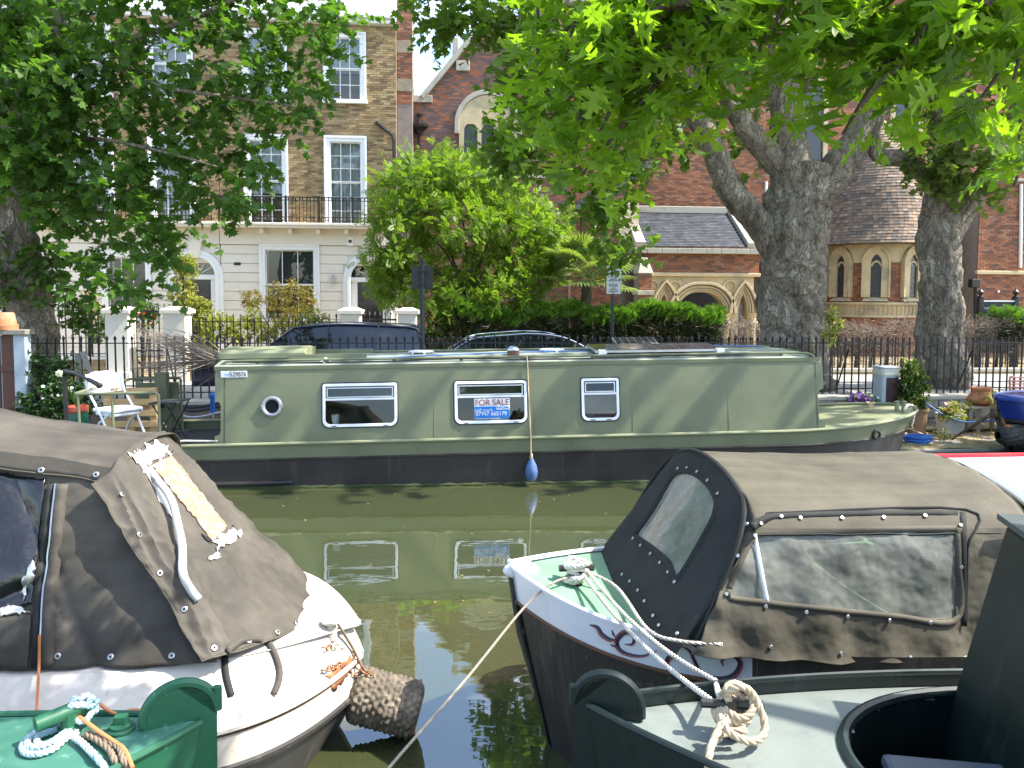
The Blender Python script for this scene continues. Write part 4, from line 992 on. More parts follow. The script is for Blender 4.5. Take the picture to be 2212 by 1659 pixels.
# right tree
tr = thing("plane_tree", "plane tree with knobbly trunk in front of the round apse", "tree", (TP(2030, 860).x, TRY, PAVE_Z), group="plane trees along the canal")
mb = MB()
limb(mb, [TP(2034, 868), TP(2032, 790), TP(2030, 700), TP(2036, 600), TP(2028, 500), TP(2034, 420), TP(2045, 340), TP(2050, 200), TP(2040, 40), TP(2050, -150)], .46, .22, 48, .3, 18, 21, .35)
limb(mb, [TP(2046, 520), TP(2085, 450), TP(2110, 405), TP(2150, 340), TP(2200, 240), TP(2260, 80)], .24, .14, 18, .12, 8, 22)
limb(mb, [TP(2030, 440), TP(2000, 380), TP(1955, 345), TP(1905, 338), TP(1885, 310), TP(1880, 220), TP(1900, 100)], .19, .1, 16, .2, 8, 23)
mb.build("trunk", "plane_bark", tr, smooth=True, sharp=0)
BR = [pb(x + rnd.uniform(-10, 10), y + rnd.uniform(-10, 10), d + rnd.uniform(-.5, .5), r, dens=q) for x, y, d, r, q in (
    (1975, 320, 13.9, 34, .7), (2020, 340, 13.6, 42, .9), (2060, 300, 13.6, 48, .9), (2110, 330, 13.7, 48, .9), (2060, 380, 13.5, 42, .9), (2015, 395, 13.6, 30, .7), (2110, 400, 13.8, 34, .7), (2160, 300, 13.8, 55, .9), (2200, 350, 14, 45, .7), (2120, 240, 13.8, 55, .8), (2190, 220, 13.8, 60, .9), (2040, 230, 14, 50, .7), (1960, 250, 14.4, 45, .5), (2150, 140, 14, 60, .8), (2060, 130, 14.2, 60, .7), (1960, 140, 14.6, 60, .5), (2210, 100, 14, 60, .8), (2100, 30, 14.2, 60, .8), (2000, 40, 14.5, 60, .7), (2200, 0, 14, 60, .8))]
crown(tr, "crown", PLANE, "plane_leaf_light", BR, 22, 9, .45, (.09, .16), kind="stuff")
UPR = [(x, y, z, 2.2, 2.0, 1.6, d) for x, y, z, d in ((13, 10.5, 9.5, 1), (15.5, 11, 9.5, 1), (13, 13.5, 11.5, 1.2), (16, 14, 11, 1), (14.5, 9, 8.5, .7), (14, 12, 13.5, 1), (18, 12, 10, .8))]
crown(tr, "upper_crown", PLANE, "plane_leaf", UPR, 52, 8, .9, (.2, .3), kind="stuff", twmat=None)
# ------------------------------------------------------------------ overhanging oak on the near bank
ok = thing("oak_tree", "oak branches with large bright lobed leaves hanging close overhead", "tree", (8.6, -1.6, .72))
mb = MB()
limb(mb, [(8.6, -1.6, .7), (8.55, -1.5, 2.5), (8.3, -1.2, 4.4), (8.0, -1.0, 6.5)], .42, .26, 22, .1, 8, 31, .3)
limb(mb, [(8.35, -1.2, 4.2), (6.6, -.1, 5.3), (4.6, 1.2, 5.2), (3.2, 2.0, 4.6), (2.2, 2.5, 4.2)], .20, .03, 12, .08, 8, 32)
limb(mb, [(8.2, -1.1, 5.0), (7.2, .4, 5.9), (5.6, 1.4, 5.6), (4.4, 2.0, 4.9), (3.4, 2.4, 4.5)], .16, .03, 12, .08, 8, 33)
TW = []
def twig(a, b, r=.008):
    a, b = Vector(a), Vector(b); m = (a + b) / 2 + Vector((rnd.uniform(-.1, .1), rnd.uniform(-.1, .1), .12)); pts = catmull([a, m, b], 5)
    mb.tube(pts, [r * 1.6 - r * i / len(pts) for i in range(len(pts))], 6); TW.append(pts)
ends = [(1170, 60, 3.6), (1220, 140, 3.4), (1260, 250, 3.2), (1330, 80, 3.2), (1370, 170, 3.0), (1240, 330, 3.1), (1420, 60, 3.3), (1500, 130, 3.0), (1560, 60, 2.8), (1600, 180, 2.9), (1700, 90, 2.9), (1740, 200, 2.8), (1830, 120, 2.8), (1860, 230, 2.7), (1820, 290, 2.9), (1930, 160, 2.7), (1990, 60, 2.8), (2050, 150, 2.7), (2120, 90, 2.8), (2190, 170, 2.7), (2100, 240, 2.9), (1500, 220, 3.3), (1650, 20, 3.1), (1780, 30, 3.0), (1900, 20, 2.9), (2210, 20, 2.8), (1960, 240, 2.9), (1420, 200, 3.4), (2190, 400, 3.2), (2200, 300, 3.0), (1150, 190, 3.5), (1185, 260, 3.3), (1215, 340, 3.2), (1290, 300, 3.1), (1320, 240, 3.1), (1255, 380, 3.2), (1160, 120, 3.5), (1295, 180, 3.1), (1340, 300, 3.2), (1200, 60, 3.4)]
for i, (px, py, d) in enumerate(ends):
    d *= .86; e = W(px, py, y=d); s = W(px + rnd.uniform(60, 220), py - rnd.uniform(130, 260), y=d + rnd.uniform(-.2, .2))
    twig(s, e)
    # bring the twig's root to a limb above
    twig(s + Vector((rnd.uniform(.5, .9), rnd.uniform(-.5, .2), rnd.uniform(.4, .7))), s, .012)
mb.build("branches", "bark_twig", ok, smooth=True, sharp=0)
V, F = OAK; oakv = []
for k in range(6):
    q = random.Random(k); c1, c2 = q.uniform(-.7, .6), q.uniform(-.5, .6)
    mbk = MB().add([(x * q.uniform(.9, 1.1), y, z + c1 * (y - .3) ** 2 + c2 * x * (y - .2) + .06 * math.sin(9 * y + k) + .25 * abs(x) * q.uniform(-.6, 1)) for x, y, z in V], F)
    me_ = mbk.mesh("leaf", "oak_leaf"); oakv.append(me_)
inv = wm(ok).inverted(); nl = 0; extra = []
for ti, pts in enumerate(TW):
    first = ti % 2 == 0
    for j in range(20 if first else 11):
        p = pts[rnd.randint(3, len(pts) - 1) if first else rnd.randint(0, len(pts) - 1)] + Vector((rnd.uniform(-.14, .14), rnd.uniform(-.16, .16), rnd.uniform(-.12, .09)))
        rot = (rnd.uniform(-1.2, .5), rnd.uniform(-.7, .7), rnd.uniform(0, 6.28)); s = rnd.uniform(.10, .15)
        if first and nl < 300:
            o = inst("leaf", oakv[rnd.randint(0, 5)], ok, inv @ p, rot, (s, s, s)); nl += 1
        else: extra.append((p, rot, s))
ex = MB()
for (px, py, d) in [(rnd.uniform(1250, 2240), rnd.uniform(-160, 170), rnd.uniform(2.3, 2.9)) for _ in range(110)]:
    extra.append((W(px, py, y=d), (rnd.uniform(-1.2, .5), rnd.uniform(-.7, .7), rnd.uniform(0, 6.28)), rnd.uniform(.10, .14)))
for _ in range(500):
    p = Vector((rnd.uniform(4.5, 10), rnd.uniform(-3.5, 1.2), rnd.uniform(5.2, 7.5))); extra.append((p, (rnd.uniform(-1, .5), rnd.uniform(-.7, .7), rnd.uniform(0, 6.28)), rnd.uniform(.14, .2)))
from mathutils import Euler
for p, rot, s in extra:
    m3 = Euler(rot).to_matrix(); me_ = oakv[rnd.randint(0, 5)]
    ex.add([p + m3 @ (v.co * s) for v in me_.vertices], [tuple(range(len(V)))])
ex.build("crown", "oak_leaf", ok, kind="stuff")
# ------------------------------------------------------------------ feathery tree in the church garden
ac = thing("acacia_tree", "small bright yellow-green feathery tree beside the house door", "tree", (W(1010, 690, y=21.2).x, 21.2, .3))
mb = MB(); A = lambda px, py, d=21.2: W(px, py, y=d)
b0 = A(1000, 720); b0.z = .25
limb(mb, [b0, A(1010, 620), A(1030, 540), A(1040, 470)], .10, .04, 10, .1, 6, 41)
for (x, y, d) in ((900, 480, 20.8), (860, 560, 20.9), (1120, 470, 21), (1160, 520, 21), (980, 400, 21.4), (1080, 420, 21.5), (930, 620, 20.6), (880, 400, 21.6)):
    limb(mb, [A(1010, 640), A((1010 + x) / 2 + 10, (620 + y) / 2, (d + 21.2) / 2), A(x, y, d)], .045, .012, 8, .1, 6, x)
mb.build("trunk", "bark_twig", ac, smooth=True, sharp=0)
BA = [pb(x, y, 21.2 + rnd.uniform(-.7, .7), r, dens=q) for x, y, r, q in ((860, 400, 38, .8), (900, 380, 42, 1), (960, 370, 45, 1), (1020, 390, 45, 1), (1080, 400, 40, .9), (850, 470, 45, .9), (920, 460, 55, 1), (1000, 470, 60, 1), (1080, 480, 55, 1), (1140, 470, 42, .9), (1190, 490, 34, .8), (840, 550, 40, .9), (900, 560, 55, 1), (980, 570, 60, 1), (1060, 570, 58, 1), (1130, 560, 50, 1), (1185, 560, 36, .8), (850, 610, 34, .8), (920, 630, 42, .8), (1000, 640, 45, .9), (1080, 640, 45, .9), (1140, 620, 36, .7), (825, 590, 22, .5))]
crown(ac, "crown", FROND, "acacia_leaf", BA, 75, 7, .5, (.16, .30), kind="stuff", updir=.55, droop=.12)
# ------------------------------------------------------------------ fan palm
pc = W(1268, 600, y=20.5)
pl = thing("fan_palm", "fan palm with spiky green leaves above the hedge", "palm", (pc.x, pc.y, .3))
MB().tube(catmull([(pc.x, pc.y, .3), (pc.x - .04, pc.y, 1.2), (pc.x, pc.y, pc.z - .1)], 6), .13, 10, lump=lambda i, j, a: 1 + .18 * ((i + j) % 2)).build("trunk", "bark_twig", pl)
for k in range(44):
    az_, el = k * 2.4 + rnd.uniform(-.2, .2), rnd.uniform(-.35, 1.25)
    d = Vector((math.cos(az_) * math.cos(el), math.sin(az_) * math.cos(el), math.sin(el))); ln = rnd.uniform(.45, 1.05)
    hub = pc + d * ln; side = d.cross(Vector((0, 0, 1))).normalized(); upv = side.cross(d)
    f = MB(); ns = 20; rl = rnd.uniform(.55, .8)
    for j in range(ns):
        a = -1.75 + 3.5 * j / (ns - 1); e = d * math.cos(a) + side * math.sin(a); e = (e + upv * .12 * math.cos(a) + Vector((0, 0, -.12))).normalized()
        wv = (e.cross(upv)).normalized() * .036; tip = hub + e * rl * (1 - .15 * abs(a) / 1.75) + Vector((0, 0, -.10))
        m_ = hub + e * rl * .55
        f.add([hub, m_ + wv, tip, m_ - wv], [(0, 1, 2, 3)])
    f.tube([pc, pc.lerp(hub, .5) + Vector((0, 0, .03)), hub], .012, 5)
    f.build("palm_leaf", "palm_leaf", pl)
# ------------------------------------------------------------------ hedges
def hedge(name, label, px0, px1, ytop, y, depth, green, brown, seed, mats=("cypress_leaf", "cypress_dark"), zb=.35, cat="hedge", group=None):
    x0, x1 = W(px0, 700, y=y).x, W(px1, 700, y=y).x; zt = W((px0 + px1) / 2, ytop, y=y).z
    h = thing(name, label, cat, ((x0 + x1) / 2, y, .3), group=group); q = np.random.default_rng(seed)
    off = np.array(wm(h).inverted().translation)
    def lumpz(x): return zt + .10 * np.sin(x * 2.3 + seed) + .06 * np.sin(x * 6.1) - .15
    if green:
        n = int(green * (x1 - x0)); x = x0 + (x1 - x0) * q.random(n); yy = y + depth * (q.random(n) - .5); z = lumpz(x) - .28 * q.random(n) ** 2
        d = unit(np.stack([.55 + q.normal(size=n) * .45, q.normal(size=n) * .5 - .35, .55 + .3 * q.random(n)], 1)); nn = unit(q.normal(size=(n, 3)) + np.array([.2, -1, .3]))
        link("foliage", leaf_mesh("foliage", FROND[0], FROND[1], np.stack([x, yy, z], 1) + off, nn, d, .16 + .16 * q.random(n), mats[0]), h)["kind"] = "stuff"
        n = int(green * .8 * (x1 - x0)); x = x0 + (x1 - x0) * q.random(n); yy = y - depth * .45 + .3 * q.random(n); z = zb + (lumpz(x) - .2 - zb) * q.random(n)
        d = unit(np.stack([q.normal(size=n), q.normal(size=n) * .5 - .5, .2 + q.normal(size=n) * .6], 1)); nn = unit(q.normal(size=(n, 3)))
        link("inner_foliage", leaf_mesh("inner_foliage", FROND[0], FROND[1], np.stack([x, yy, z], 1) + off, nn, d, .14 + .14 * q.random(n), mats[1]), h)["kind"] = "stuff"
    if brown:
        mb = MB(); n = int(brown * (x1 - x0))
        for _ in range(n):
            xx = x0 + (x1 - x0) * q.random(); top = float(lumpz(np.array(xx))) - (.25 if green else .0); z = zb + (top - zb) * (1 - q.random() ** 2 * .9)
            p = Vector((xx, y + depth * (q.random() - .6), z)); dd = Vector((q.normal() * .7, q.normal() * .5 - .3, q.normal() * .5 + .3)).normalized()
            pts = [p, p + dd * .12, p + dd * .2 + Vector((q.normal() * .06, q.normal() * .06, .05)), p + dd * .26 + Vector((q.normal() * .1, q.normal() * .08, .04))]
            mb.tube(pts, [.007, .006, .004, .001], 3, cap=False)
        mb.build("twigs", "dead_twig", h, kind="stuff")
        mb = MB()
        for i in range(int((x1 - x0) / .45) + 1):
            xx = x0 + .1 + i * .45; p = Vector((xx, y, .28)); pts = [p, p + Vector((.05, .02, (zt - .3) * .4)), p + Vector((q.normal() * .15, .0, (zt - .3) * .85))]
            mb.tube(catmull(pts, 4), [.05 - .0035 * k for k in range(9)], 6)
        mb.build("stems", "bark_twig", h, smooth=True)
    return h
HD = 20.55
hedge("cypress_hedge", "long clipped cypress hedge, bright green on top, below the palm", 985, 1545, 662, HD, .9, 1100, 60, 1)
hedge("dead_hedge", "dead brown hedge end beside the porch arches", 1530, 1650, 695, HD, .8, 0, 420, 2)
hedge("dead_hedge", "dead brown hedge between the two bare trunks at the apse", 1775, 1965, 692, HD, .8, 0, 420, 3)
hedge("dead_hedge", "dead brown hedge below the church notice board", 2062, 2240, 690, HD, .8, 0, 420, 4)
hedge("cypress_bush", "green cypress tuft growing over the church notice board", 2148, 2260, 668, HD - .1, .8, 420, 60, 5, zb=1.2, cat="bush")
# ------------------------------------------------------------------ garden shrubs
def shrub(name, label, cat, base, blobs, tpl, mat, per, nleaf, ln, size, stem=.02, group=None, **kw):
    s = thing(name, label, cat, base, group=group)
    mb = MB()
    for b in blobs: mb.tube(catmull([Vector(base), (Vector(base) + Vector(b[:3])) / 2 + Vector((0, 0, .1)), Vector(b[:3])], 4), stem, 5)
    mb.build("stem", "bark_twig", s, smooth=True)
    crown(s, "foliage", tpl, mat, blobs, per, nleaf, ln, size, kind="stuff", twr=.003, **kw); return s
def flowers(parent, blobs, n, mat, size, name="flowers"):
    p, nn, d, tw = sprays(blobs, n, 1, .05, shell=.85); 
    P5 = ([(0, 0, 0)] + [(.5 * math.cos(a), .5 * math.sin(a), .12) for a in np.linspace(0, 2 * math.pi, 9)[:-1]], [(0, i, i % 8 + 1) for i in range(1, 9)])
    off = np.array(wm(parent).inverted().translation)
    o = link(name, leaf_mesh(name, P5[0], P5[1], p + off, unit(nn + np.array([.3, -1.2, .5])), d, size * (.7 + .6 * rng.random(len(p))), mat), parent); o["kind"] = "stuff"; return o
GYD = 23.5
G = lambda px, py, d=GYD: W(px, py, y=d)
def base(px, d=GYD): p = G(px, 700, d); p.z = .3; return tuple(p)
shrub("clipped_bush", "tall clipped bright green bush beside the arched door", "bush", base(395), [pb(395, 590, 23.5, 30, squash=1.2), pb(392, 640, 23.5, 32), pb(398, 570, 23.5, 22)], OVAL, "shrub_yellow", 150, 7, .12, (.06, .1))
shrub("laurel_bush", "low leafy laurel bush between white gate pier and railings", "bush", base(455, 22), [pb(440, 690, 22, 30), pb(480, 700, 21.5, 32), pb(450, 735, 21.3, 30), pb(520, 720, 21.5, 30), pb(430, 660, 22, 20)], OVAL, "shrub_yellow", 90, 7, .14, (.07, .12))
shrub("nandina_bush", "orange and yellow nandina bush below the stucco house window", "bush", base(620), [pb(600, 640, 23.6, 30), pb(640, 630, 23.6, 34), pb(660, 660, 23.6, 34), pb(600, 670, 23.6, 34), pb(545, 645, 23.4, 22), pb(640, 690, 23.2, 36)], OVAL, "nandina_leaf", 110, 8, .14, (.04, .08), updir=.3)
shrub("variegated_shrub", "pale variegated shrub behind the garden railings", "bush", base(660, 22), [pb(665, 690, 21.8, 26), pb(690, 700, 21.6, 24), pb(610, 705, 21.6, 28), pb(570, 715, 21.5, 26), pb(640, 730, 21.3, 28), pb(700, 725, 21.4, 24), pb(545, 690, 21.8, 22)], OVAL, "shrub_yellow", 70, 7, .14, (.06, .11))
g1 = shrub("geranium_bush", "red geraniums behind the railings left of the white pier", "flowers", base(310, 22), [pb(310, 690, 21.6, 24), pb(325, 670, 21.6, 18), pb(220, 690, 21.6, 22), pb(215, 720, 21.4, 22)], OVAL, "shrub_leaf", 70, 7, .12, (.06, .1))
flowers(g1, [pb(310, 685, 21.3, 24), pb(300, 665, 21.3, 16), pb(270, 668, 21.4, 20)], 16, "red_petal", .06)
shrub("laurel_bush", "leafy shrub behind the parking-sign pole at the house corner", "bush", base(950, 21), [pb(940, 700, 20.6, 32), pb(965, 730, 20.6, 30), pb(930, 740, 20.6, 28), pb(975, 690, 20.8, 26)], OVAL, "shrub_leaf", 80, 7, .16, (.07, .12))
cd = G(190, 645, 21.8); co_ = thing("cordyline", "cordyline with drooping tan and green sword leaves behind left railings", "plant", (cd.x, cd.y, .3))
MB().tube([(cd.x, cd.y, .3), (cd.x + .03, cd.y, 1.4), (cd.x, cd.y, cd.z)], .06, 8).build("stem", "bark_twig", co_, smooth=True)
for k in range(46):
    a, el = rnd.uniform(0, 6.28), rnd.uniform(-1.2, 1.1); d = Vector((math.cos(a) * math.cos(el), math.sin(a) * math.cos(el), math.sin(el))); L = rnd.uniform(.6, .95)
    sd = d.cross(Vector((0, 0, 1))).normalized() * .03; m_ = cd + d * L * .5 + Vector((0, 0, .03)); t_ = cd + d * L + Vector((0, 0, -.22))
    MB().add([cd, m_ + sd, t_, m_ - sd], [(0, 1, 2, 3)]).build("leaf", "cordyline_leaf", co_)
# ------------------------------------------------------------------ railings, piers, gates
pm("stock_wall", (.33, .24, .12), .9, .2, 5, bump=.3, bscale=30)
def spear(h, r=.011):
    m = MB().box(-r, r, -r, r, 0, h - .11)
    m.lathe([(r * 1.1, h - .11), (.022, h - .095), (.014, h - .085), (.03, h - .06), (.0, h)], 4, (0, 0, 0)); return m
def railing(name, label, xa, xb, y, z0, ztop, zrails, step, spear_to=None, group=None, posts=2.4, skip=(), r=.011):
    t = thing(name, label, "railing", ((xa + xb) / 2, y, z0), group=group); o = wm(t).inverted()
    sp_ = spear(ztop - z0, r).mesh("bar", "black_iron"); pl_ = MB().box(-r, r, -r, r, 0, ztop - z0 - .03).mesh("bar", "black_iron")
    n = int((xb - xa) / step)
    for i in range(n + 1):
        x = xa + i * step
        if any(a < x < b for a, b in skip): continue
        inst("bar", sp_ if (spear_to is None or x < spear_to) else pl_, t, o @ Vector((x, y, z0)), (rnd.uniform(-.006, .006), rnd.uniform(-.008, .008), 0))
    for z in zrails: MB().box(xa - .02, xb + .02, y - .016, y + .016, z - .009, z + .009).build("rail", "black_iron", t)
    k = int((xb - xa) / posts)
    for i in range(k + 1):
        x = xa + step / 2 + i * posts
        MB().beam((x, y + .03, ztop - .25), (x, y + .45, z0 + .02), .02, .02).build("stay", "black_iron", t)
    return t
FY = 13.36
railing("canal_railing", "long black iron railing along the canal bank behind the green boat", W(28, 800, y=FY).x, W(2250, 800, y=FY).x, FY, PAVE_Z - .005, W(1100, 724, y=FY).z, (W(1100, 741, y=FY).z, PAVE_Z + .1), .137, spear_to=W(1780, 800, y=FY).x)
PIY = 19.05
px_ = lambda px: W(px, 740, y=PIY).x
pz_ = lambda py: W(500, py, y=PIY).z
zcap = pz_(663)
piers = [(235, 290, "rendered gate pier left of the first gate"), (358, 412, "rendered gate pier right of the first gate"), (735, 783, "rendered gate pier left of the black panelled door"), (858, 903, "rendered gate pier right of the black panelled door")]
for a, b, lab in piers:
    x0, x1 = px_(a + 3), px_(b - 3); p = thing("gate_pier", "white " + lab, "gate pier", ((x0 + x1) / 2, PIY, .28), group="white gate piers of the terrace")
    MB().box(x0, x1, PIY - .27, PIY + .27, .28, zcap - .16).build("shaft", "stucco", p, bevel=.012)
    MB().box(x0 - .04, x1 + .04, PIY - .31, PIY + .31, .28, .52).build("plinth", "stucco", p, bevel=.012)
    c = MB().box(x0 - .06, x1 + .06, PIY - .33, PIY + .33, zcap - .16, zcap - .07)
    c.add([(x0 - .06, PIY - .33, zcap - .07), (x1 + .06, PIY - .33, zcap - .07), (x1 + .06, PIY + .33, zcap - .07), (x0 - .06, PIY + .33, zcap - .07), (x0 + .1, PIY - .15, zcap), (x1 - .1, PIY - .15, zcap), (x1 - .1, PIY + .15, zcap), (x0 + .1, PIY + .15, zcap)], [(0, 1, 5, 4), (1, 2, 6, 5), (2, 3, 7, 6), (3, 0, 4, 7), (4, 5, 6, 7)])
    c.build("cap", "stucco", p, bevel=.01)
def low_wall(name, label, xa, xb, zt):
    w = thing(name, label, "wall", ((xa + xb) / 2, PIY, .28)); MB().box(xa, xb, PIY - .12, PIY + .12, .28, zt - .06).build("core", "mortar", w)
    brickwork(w, "stock_brick", xa, xb, .28, zt - .06, PIY - .12); MB().box(xa, xb, PIY - .17, PIY + .17, zt - .06, zt).build("coping", "stucco", w, bevel=.01)
zlow = pz_(792)
low_wall("garden_wall", "low yellow brick garden wall under railings, left of the gates", px_(-40), px_(236), zlow + .25)
low_wall("garden_wall", "low garden wall under railings between the two gates", px_(412), px_(736), zlow + .05)
zsp, zrl = pz_(676), pz_(695)
railing("garden_railing", "black garden railing on low wall beside the cordyline", px_(-30), px_(232), PIY, zlow + .24, pz_(655), (pz_(672), zlow + .32), .15, posts=9)
railing("garden_railing", "black spear-topped garden railing between the two gates", px_(416), px_(733), PIY, zlow + .04, zsp, (zrl, zlow + .14), .162, posts=9)
def gate(label, xa, xb, zt, y):
    g = thing("iron_gate", label, "gate", ((xa + xb) / 2, y, .28)); o = wm(g).inverted(); me = spear(zt - .32).mesh("bar", "black_iron")
    n = int((xb - xa) / .13)
    for i in range(n + 1): inst("bar", me, g, o @ Vector((xa + .02 + i * (xb - xa - .04) / n, y, .33)))
    for z in (.36, 1.0, zt - .2): MB().box(xa, xb, y - .018, y + .018, z - .02, z + .02).build("rail", "black_iron", g)
gate("black iron gate half open between the first pair of piers", px_(292), px_(357), pz_(655), PIY + .05)
gate("black spear-topped gate in front of the panelled door", px_(785), px_(857), pz_(672), PIY + .05)
CHY = 20.0
cw0 = W(925, 800, y=CHY).x
cwl = thing("church_wall", "low kerb wall carrying the church railings behind the street", "wall", (8, CHY, .25))
MB().box(cw0, 40, CHY - .12, CHY + .12, .2, .34).build("core", "stock_wall", cwl); MB().box(cw0, 40, CHY - .16, CHY + .16, .34, .44).build("coping", "coping_stone", cwl, bevel=.015)
railing("church_railing", "black spear-topped railing in front of the church hedges", cw0 + .1, W(2260, 800, y=CHY).x, CHY, .44, W(1500, 728, y=CHY).z, (W(1500, 745, y=CHY).z, .55), .165, posts=9)
# ------------------------------------------------------------------ signs
pm("sign_grey", (.50, .53, .52), .5, .05, 3); pm("ink", (.03, .03, .035), .6); pm("sign_blue", (.02, .09, .35), .5); pm("sign_white", (.82, .83, .84), .5, .03)
SY = 14.85
s0 = W(912, 740, y=SY); t = thing("street_sign", "dark rectangular street sign seen from behind on a black pole", "sign", (s0.x, SY, PAVE_Z))
MB().lathe([(.048, PAVE_Z), (.048, W(912, 563, y=SY).z), (.03, W(912, 560, y=SY).z)], 12, (s0.x, SY, 0)).build("pole", "black_iron", t, smooth=True)
q0, q1 = W(889, 625, y=SY), W(935, 574, y=SY)
MB().box(q0.x, q1.x, SY + .055, SY + .075, q0.z, q1.z).build("plate", "black_iron", t, bevel=.006)
for z in (q0.z + .1, q1.z - .1): MB().box(s0.x - .07, s0.x + .07, SY - .055, SY + .054, z - .015, z + .015).build("bracket", "black_iron", t)
s0 = W(1322, 740, y=SY); t = thing("parking_sign", "pale parking restriction sign with blue P on a thin black post", "sign", (s0.x, SY, PAVE_Z))
MB().lathe([(.034, PAVE_Z), (.034, W(1322, 600, y=SY).z)], 10, (s0.x, SY, 0)).build("post", "black_iron", t, smooth=True)
q0, q1 = W(1310, 635, y=SY - .045), W(1342, 574, y=SY - .045); pw, ph = q1.x - q0.x, q1.z - q0.z; cxp = (q0.x + q1.x) / 2
pnl = MB().box(q0.x, q1.x, SY - .05, SY - .036, q0.z, q1.z).build("plate", "sign_grey", t, bevel=.004)
o = wm(pnl).inverted(); L_ = lambda u, v: o @ Vector((q0.x + pw * u, SY - .0515, q0.z + ph * v))
MB().box(cxp - .036, cxp + .036, SY - .0525, SY - .0505, q0.z + ph * .725, q0.z + ph * .86).build("blue_square", "sign_blue", pnl)
lettering("P", pnl, L_(.5, .79) + Vector((0, -.002, 0)), .085, "sign_white", bold=.002)
for v, tx_, sz in ((.94, "ZONE", .03), (.67, "Mon - Fri", .04), (.605, "8.30 am - 6.30 pm", .036), (.53, "Residents", .04), (.47, "permit holders", .038), (.40, "or", .034), (.34, "Pay by phone", .038), (.28, "020 7005 0055", .034), (.215, "or text", .034), (.155, "770055 with", .036), (.095, "parking location", .035), (.045, "61551", .032)):
    lettering(tx_, pnl, L_(.47, v), sz, "ink", sx=.85, bold=.0008)
MB().box(q0.x + pw * .83, q0.x + pw * .95, SY - .0525, SY - .0505, q0.z + ph * .46, q0.z + ph * .545).build("zone_square", "ink", pnl)
NBY = 21.3
q0, q1 = W(2116, 700, y=NBY), W(2194, 652, y=NBY); t = thing("notice_board", "black church notice board with white lettering and finialled posts", "notice board", ((q0.x + q1.x) / 2, NBY, .3))
for px in (2117, 2193):
    x = W(px, 660, y=NBY).x; zt = W(px, 643, y=NBY).z
    MB().box(x - .07, x + .07, NBY - .07, NBY + .07, .3, zt).build("post", "black_iron", t, bevel=.01)
    MB().lathe([(.09, 0), (.09, .03), (.03, .06), (.08, .13), (.09, .17), (.05, .22), (.015, .25), (.02, .28), (0, .31)], 12, (x, NBY, zt)).build("finial", "black_iron", t, smooth=True)
bd = MB().box(q0.x, q1.x, NBY - .03, NBY + .03, .75, q1.z).build("board", "ink", t)
MB().box(q0.x, q1.x, NBY - .06, NBY + .06, q1.z, q1.z + .04).build("rail", "white_paint", t)
o = wm(bd).inverted(); bc_ = (q0.x + q1.x) / 2
lettering("CATHOLIC APOSTOLIC CHURCH", bd, o @ Vector((bc_, NBY - .033, q1.z - .2)), .095, "sign_white", sx=.78)
lettering("MAIDA AVENUE W2", bd, o @ Vector((bc_ - .02, NBY - .033, q1.z - .33)), .085, "sign_white", sx=.8)
lettering("SUNDAYS AND WEDNESDAYS", bd, o @ Vector((bc_ - .1, NBY - .033, q1.z - .62)), .06, "sign_white"); lettering("Services 10 am", bd, o @ Vector((bc_ - .2, NBY - .033, q1.z - .71)), .06, "sign_white")
